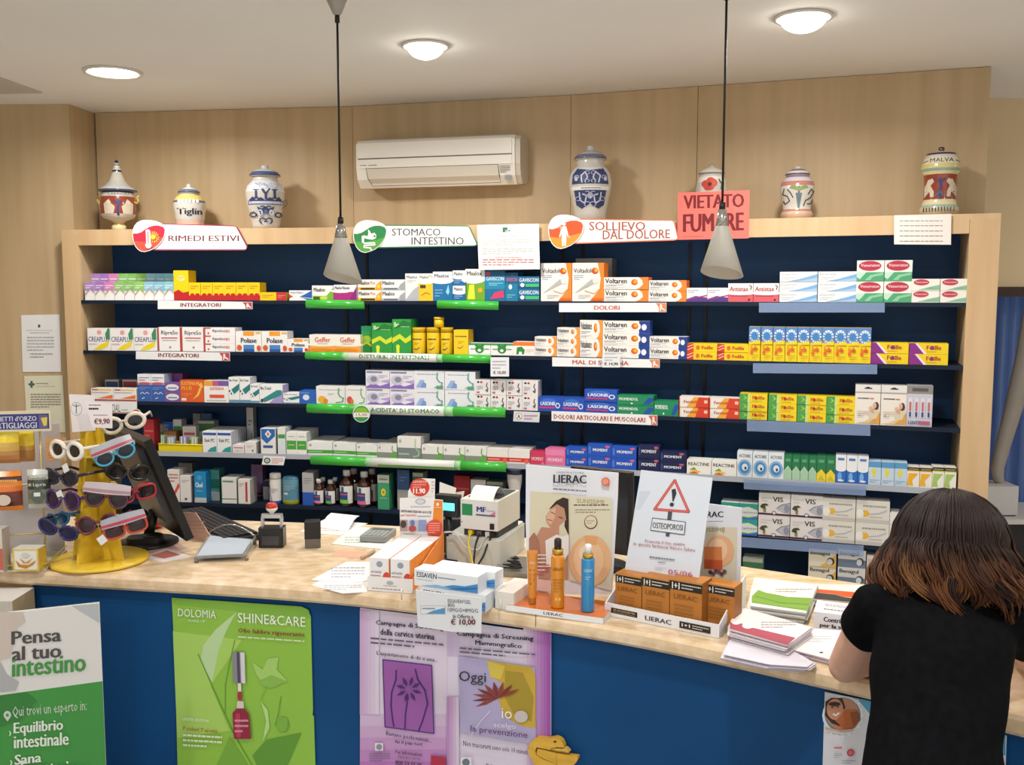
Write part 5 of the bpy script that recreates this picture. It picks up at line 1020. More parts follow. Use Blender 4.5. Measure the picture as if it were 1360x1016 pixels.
def C7(p): return (460+p[0]/3.4, 760+p[1]/3.4)
pl = panpl(480, 594, 900)
LV = 'DCCFE4'
hips = [('P', '9A5AA8', [C7(p) for p in [(168,392),(388,418),(398,725),(178,695)]]), ('L', '4A2A7A', 1.4, [C7(p) for p in [(168,392),(388,418),(398,725),(178,695),(168,392)]]),
        ('L', '4A2A7A', 2.2, [C7(p) for p in [(228,440),(228,480),(208,540),(205,600),(212,660),(218,692)]]), ('L', '4A2A7A', 2.2, [C7(p) for p in [(315,435),(325,480),(358,530),(370,590),(350,660),(330,712)]]), ('L', '4A2A7A', 2, [C7(p) for p in [(282,560),(270,640),(268,702)]])]
for a in range(8):
    an = a*math.pi/4+.3; cx, cy = 286, 525
    hips.append(('P', '4A2A7A', [C7((cx+15*math.cos(an), cy+15*math.sin(an))), C7((cx+38*math.cos(an+.22), cy+38*math.sin(an+.22))), C7((cx+60*math.cos(an), cy+60*math.sin(an))), C7((cx+38*math.cos(an-.22), cy+38*math.sin(an-.22)))]))
it = grad(*C7((62,640)), *C7((452,960)), 'D4C0DE', 'B060B4', 6, False)+grad(*C7((62,170)), *C7((150,640)), 'C9A6D2', 'DED4E6', 5)+[
      ('T','Campagna di Screening', *C7((134,240)), *C7((440,214)), '2A2440', .02, 8), ('T','della cervice uterina', *C7((155,280)), *C7((400,252)), '2A2440', .02, 7), ('G', *C7((112,325)), *C7((440,285)), 2, '6A5E7A', 9),
      ("T","L'appuntamento di chi si ama...", *C7((140,375)), *C7((415,352)), '3A3050', .01, 10)]+hips+[('T','Bastano pochi minuti...', *C7((185,735)), *C7((390,712)), '3A3050', .01, 10), ('T','fai il pap-test', *C7((225,770)), *C7((350,750)), '3A3050', .01, 4), FR(*C7((135,765)), *C7((172,800)), 'E4E0E8'), ('E', *C7((154,783)), 4, 4, '8A94A0'), ('G', *C7((110,850)), *C7((205,808)), 4, '7A6A8A'), ('T','Per informazioni', *C7((228,812)), *C7((348,795)), '3A3048', .01, 4), ('T','Numero verde', *C7((240,832)), *C7((340,817)), '6A6078', .0, 3), ('T','800 23 55 95', *C7((228,862)), *C7((348,842)), '2A2438', .015, 4), ('P', 'B02A4A', [C7(p) for p in [(388,820),(455,828),(455,900),(390,900)]])]
card('poster', 'lilac screening poster with purple hip drawing on the blue counter', 'poster', pl, [C7(p) for p in [(62,160),(455,210),(456,900),(70,900)]], LV, it)
pl = panpl(594, 732, 900, .0066)
fl = [('P', 'B0A8D0', [C7(p) for p in [(510,375),(855,425),(860,775),(518,720)]]), ('P', 'C8A83A', [C7(p) for p in [(640,395),(840,425),(858,470),(858,700),(790,690),(710,640),(690,560),(710,500),(660,470)]]), ('P', 'A8902E', [C7(p) for p in [(720,440),(800,450),(850,560),(840,670),(760,640),(720,560)]]), ('P', 'D8C050', [C7(p) for p in [(640,395),(720,420),(700,480),(655,470)]])]
for a in range(9):
    an = math.radians(150+a*22); cx, cy = 690, 565
    fl.append(('P', '7A2E2A' if a % 2 else '8E3A34', [C7((cx, cy)), C7((cx+70*math.cos(an+.16), cy+45*math.sin(an+.16))), C7((cx+118*math.cos(an), cy+85*math.sin(an)*.9)), C7((cx+70*math.cos(an-.16), cy+45*math.sin(an-.16)))]))
it = grad(*C7((456,250)), *C7((600,380)), 'C8B4D8', 'DCD2E6', 5)+grad(*C7((800,250)), *C7((924,900)), 'E0D6E8', '9A4AA6', 8)+grad(*C7((456,560)), *C7((512,900)), 'B884C0', 'DCD2E6', 4)+[
      ('T','Campagna di Screening', *C7((500,290)), *C7((848,262)), '2A2440', .02, 7), ('T','Mammografico', *C7((585,330)), *C7((795,304)), '2A2440', .02, 5), ('G', *C7((515,365)), *C7((860,330)), 2, '6A5E7A', 9)]+fl+[
      ('T','Oggi', *C7((515,500)), *C7((636,440)), '2A2A30', .0, 2), ('L', 'E8E6EE', .8, [C7(p) for p in [(655,620),(610,670),(570,730)]]), ('E', *C7((795,645)), 9, 8, 'C8C0C0'), ('T','io', *C7((708,652)), *C7((754,606)), 'F0EEF2', .0, 1), ('T','scelgo', *C7((672,698)), *C7((772,668)), 'E4DEEE', .0, 3), ('T','la prevenzione', *C7((568,720)), *C7((824,684)), '6A2A6A', .0, 9), ('T','Non trascurarti sono solo 10 minuti', *C7((535,775)), *C7((825,752)), '3A3050', .01, 12), FR(*C7((524,828)), *C7((572,868)), 'E6E4EA'), ('E', *C7((548,850)), 5, 5, '6A7A84'), ('T','Per', *C7((640,872)), *C7((668,855)), '3A3048', .01)]
card('poster', 'lilac screening poster with red and yellow flower on the blue counter', 'poster', pl, [C7(p) for p in [(456,215),(925,278),(925,900),(456,900)]], 'DDD3E8', it)
def C8(p): return (1080+p[0]/4.857, 880+p[1]/4.857)
pl = panpl(1095, 1335, 960)
it = [('P', '4AA0C8', [C8(p) for p in [(180,220),(380,250),(1240,470),(1240,600),(390,360),(290,240)]]), ('E', *C8((190,340)), 27, 26, 'DCE8EE'), ('E', *C8((190,335)), 24, 23, '4A8AA8'), ('E', *C8((190,330)), 22.5, 21.5, 'B8846A'), ('P', '3A1E18', [C8(p) for p in [(80,250),(120,225),(190,228),(210,290),(190,310),(100,300),(150,380),(200,420),(120,390),(78,340)]]), ('E', *C8((142,300)), 11, 14, 'C88E70'), ('P', 'B4622F', [C8(p) for p in [(150,370),(210,300),(280,300),(308,360),(270,420),(190,425)]]), ('P', '8A4A2A', [C8(p) for p in [(240,320),(290,310),(306,370),(260,415)]]), ('E', *C8((140,265)), 8, 3, '3A1E18'), ('L', 'F4ECE8', 2, [C8(p) for p in [(132,330),(150,338),(168,322)]]), ('E', *C8((125,285)), 1.6, .9, '2A1A18'), ('E', *C8((162,282)), 1.6, .9, '2A1A18'), ('L', 'D8A88A', 3, [C8(p) for p in [(85,420),(180,440),(260,430)]]),
      ('G', *C8((137,560)), *C8((188,530)), 1, 'D8505A', 0), ('E', *C8((244,577)), 4.8, 4.8, 'C83A48'), ('E', *C8((244,577)), 3, 3, 'D8707A'), ('G', *C8((137,612)), *C8((192,578)), 3, '9A9CA8'), ('G', *C8((190,650)), *C8((280,620)), 2, '9A9CA8')]
it += [('E', *C8((190+132*math.cos(a*.3), 335+132*math.sin(a*.3))), 1.3, 1.3, 'EEF4F6') for a in range(-2, 8)]
card('poster', 'white and blue poster with smiling woman photo on the counter front', 'poster', pl, [C8(p) for p in [(75,190),(380,252),(1248,472),(1240,700),(60,700)]], 'DADCE6', it)
# yellow wooden duck hook
def C9(p): return (690+p[0]/8, 960+p[1]/8)
dk = empty('duck_hook', 'yellow wooden duck ornament fixed to the counter front', 'ornament')
pd = panpl(700, 770, 1000, .022); WD = noise_mat('yellow_wood', 'C99A2E', 'D8AC3C', 14, .4, (1, 1, 4))
sheet('head_and_neck', pd, [C9(p) for p in [(330,290),(180,260),(165,300),(175,340),(240,385),(390,440),(400,500),(200,500),(130,400),(95,320),(92,270),(110,220),(145,180),(190,158),(250,160),(300,172),(345,165),(380,158),(420,172),(450,200),(470,245),(472,262),(395,262),(335,270)]], .016, WD, [('E', *C9((377,200)), 2.2, 1.3, '2A2018'), ('L', '2A2018', .9, [C9(p) for p in [(395,258),(430,270),(470,266)]]), ('L', 'A8802A', .8, [C9(p) for p in [(330,285),(390,300),(520,320)]])], dk)
sheet('bill', pd, [C9(p) for p in [(330,278),(472,268),(500,280),(528,312),(520,320),(470,306),(390,298)]], .014, M('D9B050', .4), [], dk)
sheet('wing', pd, [C9(p) for p in [(190,280),(240,288),(390,325),(620,358),(622,380),(600,425),(540,480),(420,520),(400,440),(240,375),(180,335)]], .012, WD, [('L', '8A6A24', .5, [C9((390,325)), C9((395,440))])], dk)
# standing board at far left
bp0 = at_y(132, 801, 2.40); zt = bp0.z; bl = at_z(0, 815.5, zt)
pb = Pl(bp0, (bp0.x-bl.x, bp0.y-bl.y, 0), (0, 0, 1))
def D2(p): return (p[0]/4.307, 780+p[1]/4.307)
bd = empty('display_board', 'tall green and white standing board reading Pensa al tuo intestino', 'display board')
s1, z1 = pb.loc(138, 1016); edge_r = [(560/4.307, 780+90/4.307)]
mb = MB(); sL = -.62
mb.box(sL, 0, 0, .012, -zt+.0, 0, M('D9D7D4', .4), M('B8B6B2')); zi = pb.loc(577/4.307, 780+538/4.307)[1]
items = [('R', sL, -zt+.02, -.0005, zi, '3C8F3E')]
mb.art(items, lambda u, v, L: (u, -L, v))
mb.art([('P', 'B4B8BC', [D2(p) for p in [(410,105),(562,92),(570,205)]]), ('P', 'C8BAB0', [D2(p) for p in [(0,140),(130,140),(145,200),(100,230),(60,400),(0,420)]]), ('P', 'A8AAAC', [D2(p) for p in [(0,420),(40,500),(110,540),(90,590),(0,600)]]), ('P', '2F7A34', [D2(p) for p in [(0,620),(150,600),(210,650),(120,760),(0,800)]]),
        ('T','Pensa', *D2((65,328)), *D2((352,252)), '4A4644', .02, -5), ('T','al tuo', *D2((68,420)), *D2((352,340)), '4A4644', .02, -5), ('T','intestino', *D2((68,512)), *D2((492,412)), '3C8F3E', .02, -8),
        ('T','Qui trovi un esperto in:', *D2((72,757)), *D2((497,680)), 'C8D8C4', .0, -9), ('E', *D2((43,728)), 5, 5.5, 'C4CEC0'), ('P', 'C4CEC0', [D2((24,740)), D2((62,738)), D2((44,764))]), ('E', *D2((43,728)), 2, 2.2, '3C8F3E'),
        ('T','Equilibrio', *D2((78,852)), *D2((362,772)), 'DCE6D8', .02, -5), ('T','intestinale', *D2((80,918)), *D2((394,845)), 'DCE6D8', .02, -5), ('T','›', *D2((52,845)), *D2((66,818)), 'DCE6D8', .02), ('T','Sana', *D2((84,1012)), *D2((238,955)), 'DCE6D8', .02, -4), ('T','›', *D2((58,1012)), *D2((72,985)), 'DCE6D8', .02), ('T','alimentazione', *D2((84,1066)), *D2((512,985)), 'DCE6D8', .02, 0)], lambda u, v, L: pb.mp(u, v, L+.0006))
o = mb.build('panel', bd); o.matrix_world = pb.mat()
fx = pb.o+pb.ex*(sL/2); MB().box(-.2, .2, -.12, .16, 0, .015, M('8A8A88', .4)).build('foot', bd, (fx.x, fx.y+.0, 0), math.atan2(pb.ex.y, pb.ex.x))
q = at_y(0, 798, 2.5)
lb = at_y(16, 797, 2.52)
lg = MB().box(-.16, 0, 0, .2, 0, lb.z, M('E4E2DC', .4)); lg.build('leaflet_box_tmp') if False else None
tag(MB().box(-.22, 0, 0, .12, 0, lb.z-.003, M('D8D4CC', .4), M('C8B08A'), M('F2F0EC')).build('white_floor_stand', None, (lb.x, lb.y, 0)), 'white box stand behind the green board at far left', 'stand')
# ============================================================ things on the counter
CN = Pl((0, 0, ZT), (1, 0, 0), (0, 1, 0))       # the counter top plane
def frame(pL, pR, z=ZT):
    a, b = at_z(*pL, z), at_z(*pR, z); t = b-a; return a, math.atan2(t.y, t.x), t.length
def fpl(a, ang): return Pl(a, (math.cos(ang), math.sin(ang), 0), (0, 0, 1))
def loc_in(a, ang, p):
    d = p-a; c, s = math.cos(ang), math.sin(ang); return (d.x*c+d.y*s, -d.x*s+d.y*c, d.z)
# ---- snack rack at far left
rk_o, rk_a, rk_w = frame((-70, 764), (62, 758))
rp = fpl(rk_o, rk_a)
rack = empty('snack_rack', 'wire countertop rack with blue header sign at far left', 'display rack', rk_o, rk_a)
WIRE = M('C8B878', .35, .4)
z1 = rp.loc(60, 545)[1]; z2 = rp.loc(60, 572)[1]; xw = rk_w
dp = .2
for x in (.01, xw-.01): MB().tube([(x, .03, .0), (x, .03, z1)], .003, WIRE, 6).build('upright_wire', rack)
for z in (.10, .24): MB().tube([(.01, .03, z), (xw-.005, .03, z), (xw-.005, dp, z), (.01, dp, z), (.01, .03, z)], .0025, WIRE, 6).build('shelf_wire', rack)
MB().box(0, xw, 0, dp, .0, .006, M('D8D4B8', .3)).build('base_tray', rack)
MB().tube([(0, 0, .02), (xw, 0, .02), (xw, dp, .02)], .002, M('D8C860', .35), 6).build('tray_rim', rack)
MB().box(0, rp.loc(52, 600)[0], dp-.004, dp, .006, rp.loc(50, 575)[1], M('C4BEC2', .3)).build('back_panel', rack)
mb = MB(); xh = rp.loc(68, 555)[0]; hx0 = rp.loc(-13, 555)[0]; hx1 = rp.loc(-10, 560)[0]
mb.box(-.02, xh, -.006, .0, z2, z1, M('D9CFB0', .4)); mb.art([('R', -.015, z2+.006, xh-.004, z1-.008, '3A3A7A'), ('R', xh-.03, z2+.008, xh-.008, z1-.012, '6A5A8A'), ('T', 'PANETTI d\'ORZO', hx0, (z1+z2)/2+.001, xh-.036, z1-.014, 'D8DAE6', .01), ('T', 'ARTIGLIAGGI', hx1, z2+.009, xh-.036, (z1+z2)/2-.003, 'D8DAE6', .01), ('P', 'D8C850', [(xh-.025, z1-.02), (xh-.008, z1-.018), (xh-.01, z2+.016), (xh-.018, z2+.014)])], lambda u, v, L: (u, -.006-L, v))
mb.build('header_card', rack)
def pouch(name, label, px0, py0, px1, py1, off, cols, dep=.035, clear=False):
    p = Pl(rk_o, rp.ex, rp.ez).lift(-off); a, zt = p.loc(px0, py0); b, zb = p.loc(px1, py1); w, h = b-a, zt-zb
    e = empty(name, label, 'snack bag', p.o+p.ex*a+Vector((0, 0, zb)), rk_a)
    nz, nx = 8, 6; mb = MB(); rs = random.Random(int(px0)); vs = []
    for s in (-1, 1):
        for j in range(nz+1):
            for i in range(nx+1):
                u, v = i/nx, j/nz; t = dep/2*math.sin(math.pi*min(1, max(0, v)))**.5*math.sin(math.pi*u)**.5 if 0 < v < 1 and 0 < u < 1 else .0008
                vs.append((u*w, s*(t+rs.uniform(0, .0015))+dep/2, v*h))
    fs = []; n1 = nx+1; off2 = n1*(nz+1)
    for j in range(nz):
        for i in range(nx): fs.append((j*n1+i, j*n1+i+1, (j+1)*n1+i+1, (j+1)*n1+i))
    for j in range(nz):
        c = cols[min(len(cols)-1, int((j+.5)/nz*len(cols)))]; m = M(c, .25, coat=.4)
        mb.add([], [], m)
        k0 = mb.mi(m); b0 = len(mb.v)
        row = vs[j*n1:(j+2)*n1]; rowb = vs[off2+j*n1:off2+(j+2)*n1]
        mb.add(row, [(i, i+1, n1+i+1, n1+i) for i in range(nx)], m, True); mb.add(rowb, [(i+1, i, n1+i, n1+i+1) for i in range(nx)], m, True)
    mb.build('bag', e); return e, w, h, dep
def printed(e, items, w, h, y=-.0035, name='print'):
    onto(e, MB().art(items, lambda u, v, L: (u*w, y-L, v*h)), 'bag')
e, w_, h_, d_ = pouch('snack_bag', 'yellow-topped clear bag of biscuits hanging at the top left', -24, 572, 24, 616, .0, ['B8783A', 'C08A4A', 'D8AC50', 'F0D22A', 'F4DA3A'])
e.location.z = e.location.z
e, w_, h_, d_ = pouch('snack_bag', 'yellow-topped bag of biscuits beside the first, top left', 22, 571, 44, 614, .05, ['C08A4A', 'B8803E', 'C89A4E', 'F0D22A', 'E8C828', 'F4DA3A'])
e, w_, h_, d_ = pouch('snack_bag', 'orange and brown bag of snacks on the middle rack row', -24, 628, 28, 679, .01, ['E88A2A', '5A2218', '6A2A1C', '7A3020', 'E87A22', 'EC8A2A', '4A1E14', 'F08A24'])
printed(e, [('E', .55, .3, .2, .14, 'D8C8B8'), ('G', .45, .72, .95, .86, 1, 'F0B060')], w_, h_)
e, w_, h_, d_ = pouch('snack_bag', 'clear and grey-green bag with dark label on the middle rack row', 33, 625, 66, 676, .01, ['C8C8BE', '8A9078', '7A826A', '7E866E', '8A9078', '3A4038', '464C42', 'C4C6BC', 'D0D2CA'])
printed(e, [('T', 'di Liguria', .12, .58, .9, .68, 'D8DCD0', .01), ('T', 'Tronchetti', .1, .76, .92, .84, '5A6050', .01), ('E', .5, .34, .3, .16, '5A6456'), ('R', .36, .34, .64, .44, 'E8EAE8')], w_, h_)
o_, a_, w_ = frame((18, 758.5), (52, 758.5), ZT+.007); zz = fpl(o_, a_).loc(18, 729)[1]
mb = MB(); mb.box(0, w_, 0, .045, 0, zz, M('F0EDE6'), M('E2BE4A')); mb.art([('R', 0, 0, 1, .08, 'E2C24A'), ('R', 0, .92, 1, 1, 'E8D070'), ('R', 0, 0, .06, 1, 'E8C850'), ('R', .94, 0, 1, 1, 'E8C850'), ('P', 'C8862A', [(.1,.5),(.3,.3),(.6,.28),(.9,.5),(.8,.3),(.5,.12),(.2,.2)]), ('P', 'D89A3A', [(.25,.6),(.5,.4),(.8,.62),(.6,.36),(.4,.36)]), ('E', .5, .72, .16, .12, 'D8D8CC')], flat(w_, zz))
tag(mb.build('snack_carton', None, o_, a_), 'small white and yellow biscuit carton on the rack base', 'snack box')
o_, a_, w_ = frame((-22, 760), (5, 760), ZT+.007); zz = fpl(o_, a_).loc(0, 703)[1]
mb = MB(); mb.box(0, w_, 0, .04, 0, zz, M('D8CCC0'), M('C8B8AC')); mb.art([('R', 0, .05, 1, .55, 'C86A5A')], flat(w_, zz)); tag(mb.build('snack_carton', None, o_, a_), 'tall pinkish carton at the left edge of the rack base', 'snack box')
o_ = at_y(62, 612, 2.78); mb = MB(); mb.box(0, .055, 0, .002, 0, .066, M('E0A86A')); mb.art([('E', .35, .6, .22, .24, 'D8823A'), ('G', .1, .1, .9, .4, 3, 'C8702A')], flat(.055, .066))
mb.build('leaflet', rack).location = loc_in(rk_o, rk_a, o_)
# ---- sunglasses stand
bc = at_z(129, 748, ZT)+Vector((0, .02, 0))
YEL = noise_mat('yellow_board', 'D9B42C', 'E6C23A', 4, .35)
st = empty('sunglasses_stand', 'yellow board stand on a round base holding sunglasses', 'display stand', bc, math.radians(-20))
MB().lathe([(.128, .001), (.134, .003), (.134, .009), (.128, .012), (.001, .012)], YEL, 40).build('base_disc', st)
fin_h = at_y(120, 553, bc.y).z-ZT
MB().prism_y([(-.095, .012), (.085, .012), (.035, fin_h*.62), (.02, fin_h*.95), (-.045, fin_h*1.0), (-.06, fin_h*.6)], -.004, .004, YEL).build('wide_fin', st)
mb = MB(); n0 = [(-.085, .012), (.085, .012), (.05, fin_h*.55), (.03, fin_h*.9), (-.03, fin_h*.9), (-.05, fin_h*.55)]
mb.add([(-.004, y, z) for y, z in n0]+[(.004, y, z) for y, z in n0], [tuple(range(6))[::-1], tuple(range(6, 12))]+[(i, (i+1) % 6, 6+(i+1) % 6, 6+i) for i in range(6)], YEL); mb.build('cross_fin', st)
for z, r in ((.12, .07), (.22, .06), (.31, .05)):
    MB().prism_z([(r, -.02), (.01, -r), (-r, -.02), (-r, .02), (.01, r), (r, .02)], z, z+.005, YEL).build('shelf_ring', st)
pf = Pl((bc.x, bc.y-.05, 0), (1, 0, 0), (0, 0, 1))
sheet('header_card', pf.lift(-.04), [(91.5, 523.5), (125, 525), (127, 572), (96, 574)], .0015, 'EFE8EA', [('E', 101.5, 543, 7.5, 9, '8A9A94'), ('E', 101.5, 543, 7, 8.5, 'EFE8EA'), ('L', '5A8A7A', 1.2, [(101.5, 549), (101.5, 536)]), ('L', '5A8A7A', 1, [(97, 538), (101.5, 540), (106, 538)])]).parent = None
for o in [x for x in COL.objects if x.name.startswith('header_card') and x.parent is None]: tag(o, 'white card with green caduceus emblem above the sunglasses stand', 'card')
card('price_card', 'white price card reading 9,90 atop the sunglasses stand', 'price tag', pf, [(113, 533), (149, 536), (149, 569), (122, 567.5)], 'F2EBEC', [('G', 118, 540, 134, 536, 1, '8A7A84'), ('G', 118, 546, 131, 539.5, 1, '2A2430'), ('G', 124, 553, 143, 549.5, 1, 'B8A0A8'), ('T', '€9,90', 125, 564.5, 146, 556, '8A2A3A', .02, -.8)])
def glasses(label, px, py, y, yaw, k, fc, lc, shape='oval', roll=0, pack=None, tg=False, group='sunglasses on the yellow stand'):
    k *= 1.22; c = at_y(px, py, y); e = empty('sunglasses', label, 'sunglasses', c, 0, group); e.rotation_euler = (0, roll, yaw)
    FM = M(fc, .25, coat=.3); LM = M(lc, .12)
    for s in (-1, 1):
        pts = []
        for i in range(20):
            a = 2*math.pi*i/20; x, z = math.cos(a), math.sin(a)
            if shape == 'oval': rx, rz = .026, .021
            elif shape == 'round': rx, rz = .024, .0235
            elif shape == 'cat': rx, rz = .028, .019; z += .25*x*s*(1 if z > -.3 else .4)
            else: rx, rz = .029, .020; x = math.copysign(abs(x)**.6, x); z = math.copysign(abs(z)**.6, z)
            pts.append((k*(s*.033+rx*x), .004*k*abs(x), k*rz*z))
        MB().tube(pts, .0038*k*(1.6 if fc[:1] in 'EF' else 1), FM, 6, True).build('rim', e)
        cx = sum(p[0] for p in pts)/20; cz = sum(p[2] for p in pts)/20
        MB().add([(cx, -.001, cz)]+pts, [(0, 1+(i+1) % 20, 1+i) for i in range(20)], LM, True) if False else None
        lb = MB(); lb.add([(cx, -.003*k, cz)]+pts, [(0, 1+i, 1+(i+1) % 20) for i in range(20)], LM, True); lb.build('lens', e)
        MB().tube([(k*s*.061, .004*k, k*.009), (k*s*.064, .01*k, k*.009), (k*s*.064, .09*k, k*.008), (k*s*.060, .125*k, -k*.008)], .0028*k, FM, 6, flat=1.5).build('temple', e)
    MB().tube([(-k*.010, 0, k*.004), (0, -.002*k, k*.008), (k*.010, 0, k*.004)], .003*k, FM, 6).build('bridge', e)
    if pack:
        mb = MB(); n = 9; out = []
        for i in range(n):
            u = i/(n-1)*2-1; out.append((k*.066*u, -.012*k*(1-u*u), 0))
        vs = [(x, y-.004, k*.018) for x, y, z in out]+[(x*.96, y+.004, k*(.05-.006*(x/(k*.066))**2)) for x, y, z in out]
        mb.add(vs, [(i, i+1, n+i+1, n+i) for i in range(n-1)], M(pack[0], .3), True)
        mb.add([(x, y-.0005, z) for x, y, z in [tuple(Vector(vs[i]).lerp(Vector(vs[n+i]), .12)) for i in range(n)]+[tuple(Vector(vs[i]).lerp(Vector(vs[n+i]), .4)) for i in range(n)]], [(i, i+1, n+i+1, n+i) for i in range(n-1)], M(pack[1], .3), True)
        mb.build('card_wrap', e)
    if tg:
        MB().tube([(0, 0, 0), (k*.004, -.006, -k*.03)], .0005, M('D8D8D4'), 4).build('tag_string', e)
        MB().obox((k*.006, -.007, -k*.045), (.010, .0, .005), (0, .0006, 0), (-.005, 0, .010), M('ECEAEA')).build('price_tag', e)
yb0 = bc.y
R_ = math.radians
glasses('large white-framed sunglasses at the upper left of the stand', 87, 598, yb0-.1, R_(-28), .88, 'F0EAE0', '2E2224', 'oval', 0, None, True)
glasses('cream-framed sunglasses at the top behind the price card', 164, 562, yb0+.02, R_(12), .8, 'E8DCC8', '2A2624', 'oval', R_(-12))
glasses('cyan-framed child sunglasses on a striped grey and red card', 153, 604, yb0-.09, R_(22), .72, '4AA8CC', '20242A', 'oval', R_(-20), ('B4B4BC', 'B84A5A'))
glasses('black sunglasses at the right of the stand, upper row', 171, 627, yb0-.02, R_(48), .88, '1A1A1C', '141416', 'cat', R_(10))
glasses('dark navy sunglasses in the second row at left', 79, 634, yb0-.09, R_(-25), .86, '22243E', '1A1A2A', 'cat', 0, None, True)
glasses('purple sunglasses in the third row at left', 82, 664, yb0-.1, R_(-22), .86, '4A2A6A', '2E1A3A', 'round', 0)
glasses('dark blue cat-eye sunglasses in the lowest row at left', 76, 704, yb0-.1, R_(-14), .84, '2A2E66', '1C2046', 'cat', R_(12))
glasses('bright blue sunglasses just behind the dark blue cat-eye pair', 75, 690, yb0-.04, R_(-30), .72, '2E78A8', '1E4E74', 'oval', R_(-14))
glasses('round maroon sunglasses at the centre under a clear floral card', 141, 663, yb0-.13, R_(10), .78, '5A2E3C', '2C1E22', 'round', R_(8), ('C4B8BC', 'A8808C'))
glasses('burgundy round sunglasses at the centre of the lowest row', 130, 696, yb0-.13, R_(4), .8, '6A2638', '3A2026', 'round', R_(-8), None, True)
glasses('red-framed dark sunglasses at the right of the third row', 180, 656, yb0-.03, R_(45), .8, 'B0283C', '1E181C', 'rect', R_(-5))
glasses('orange-red child sunglasses on a grey and red card, lower right', 167, 702, yb0-.11, R_(26), .74, 'C84430', '3A2A2E', 'rect', R_(-12), ('A8A8B4', 'B83A4A'))
# ---- monitor seen from behind, keyboard and other desk things
mo = at_z(205, 722, ZT); mon = empty('computer_monitor', 'black computer monitor seen from behind beside the sunglasses stand', 'monitor', mo, 0)
nv = Vector((.80, .60, 0)); wv = Vector((.6, -.8, 0)); tl = R_(20); up = Vector((-nv.x*math.sin(tl), -nv.y*math.sin(tl), math.cos(tl))); nn = up.cross(wv)
br = at_y(252, 716, mo.y-.10)-mo; hgt = .33
cen = br-wv*.17+up*hgt/2
mb = MB(); mb.obox(cen, wv*.175, nn*.012, up*hgt/2, M('151517', .35)); mb.build('screen_panel', mon)
mb = MB(); mb.obox(cen-nn*.0+(-nv)*.022+up*.01, wv*.13, nn*.012, up*hgt*.36, M('4A4B50', .45)); mb.build('rear_cover', mon)
mb = MB(); mb.obox(cen+nv*.0135, wv*.163, nn*.0005, up*(hgt/2-.012), M('101820', .1)); mb.build('screen', mon)
cb = cen-up*hgt*.3-nv*.03
MB().tube([cb, (cb.x-.02, cb.y, .02)], .016, M('151517', .4), 10).build('stand_neck', mon)
MB().lathe([(.09, .0005), (.09, .008), (.03, .014), (.001, .015)], M('151517', .4), 28, (cb.x-.02, cb.y, 0)).build('stand_foot', mon)
kq = [at_z(*p, ZT+.002) for p in ((236, 684), (262, 680), (341, 717), (300, 724))]
kc = sum((Vector(p) for p in kq), Vector())/4; kx = (kq[2]-kq[1]); kang = math.atan2(kx.y, kx.x); kl = kx.length
kb_ = empty('keyboard', 'black computer keyboard lying on the counter behind the pink card', 'keyboard', (kc.x, kc.y, ZT), kang)
kd = .13; MB().rbox(-kl/2, kl/2, -kd/2, kd/2, .001, .016, .008, M('141416', .4)).build('case', kb_)
kmesh = MB().box(0, .0155, 0, .0155, 0, .006, M('202024', .45)).mesh('key')
nk = int((kl-.02)/.0185)
for r in range(6):
    for i in range(nk):
        o = bpy.data.objects.new('key', kmesh); COL.objects.link(o); o.parent = kb_; o.location = (-kl/2+.01+i*.0185, -kd/2+.01+r*.0188, .016)
# pink card leaning
p0 = at_z(243, 713, ZT); p1 = at_z(285, 721, ZT)
mb = MB(); pc = Pl(p1, (p1.x-p0.x, p1.y-p0.y, 0), (-.35, .25, 1))
o = sheet('pink_card', pc, [(242, 680), (260, 681), (285, 721), (248, 716)], .002, 'E6BCA8', [('G', 250, 714, 272, 690, 5, 'D8A898')]); tag(o, 'pink paper card leaning against the keyboard', 'card')
# acrylic change tray
tr = empty('change_tray', 'clear acrylic change tray with curved metal back rail', 'tray', (0, 0, 0))
q = [at_z(*p, ZT+.004) for p in ((258, 746), (325, 743), (338, 722), (277, 716))]
GL = M('DDE6EA', .08, 0, .75, ior=1.4)
MB().prism_z([(p.x, p.y) for p in q], ZT+.012, ZT+.018, GL).build('plate', tr)
MB().prism_z([(p.x*.9+sum(t.x for t in q)/40, p.y*.9+sum(t.y for t in q)/40) for p in q], ZT+.0182, ZT+.0188, M('B8C4D0', .3)).build('insert_sheet', tr)
arc = [q[3].lerp(q[2], i/10)+Vector((0, .012, .02+.03*math.sin(math.pi*i/10))) for i in range(11)]
MB().tube(arc, .0025, M('C8C8C8', .2, .8), 8).build('back_rail', tr)
for p in (q[0], q[1]): MB().lathe([(.006, ZT+.0005), (.005, ZT+.012)], M('8A8478', .3, .6), 10, (p.x+.004, p.y+.006, 0)).build('foot', tr)
for p in (q[2], q[3]): MB().lathe([(.006, ZT+.0005), (.005, ZT+.022)], M('8A8478', .3, .6), 10, (p.x, p.y+.004, 0)).build('foot', tr)
def paper(label, out, items=(), color='F0EEEA', h=.0008, name='paper_sheet', cat='paper', group=None, lift=.0):
    pl = Pl((0, 0, ZT+h+lift), (1, 0, 0), (0, 1, 0)); return card(name, label, cat, pl, out, color, items, h, group)
paper('white leaflet with red print beside the stand base', [(188, 740), (221, 728), (255, 739), (216, 746)], [('P', 'C87A70', [(200,738),(222,731),(240,737),(218,742)])], 'E8E0DE', .001, 'leaflet', 'leaflet')
paper('pinkish leaflet under the white leaflet, near the monitor', [(180, 735), (232, 723), (252, 728), (190, 745)], [], 'D8B0A8', .0006, 'leaflet', 'leaflet')
paper('small white slip beside the monitor foot', [(213, 712), (240, 708), (250, 717), (225, 718)], [], 'ECE8E4')
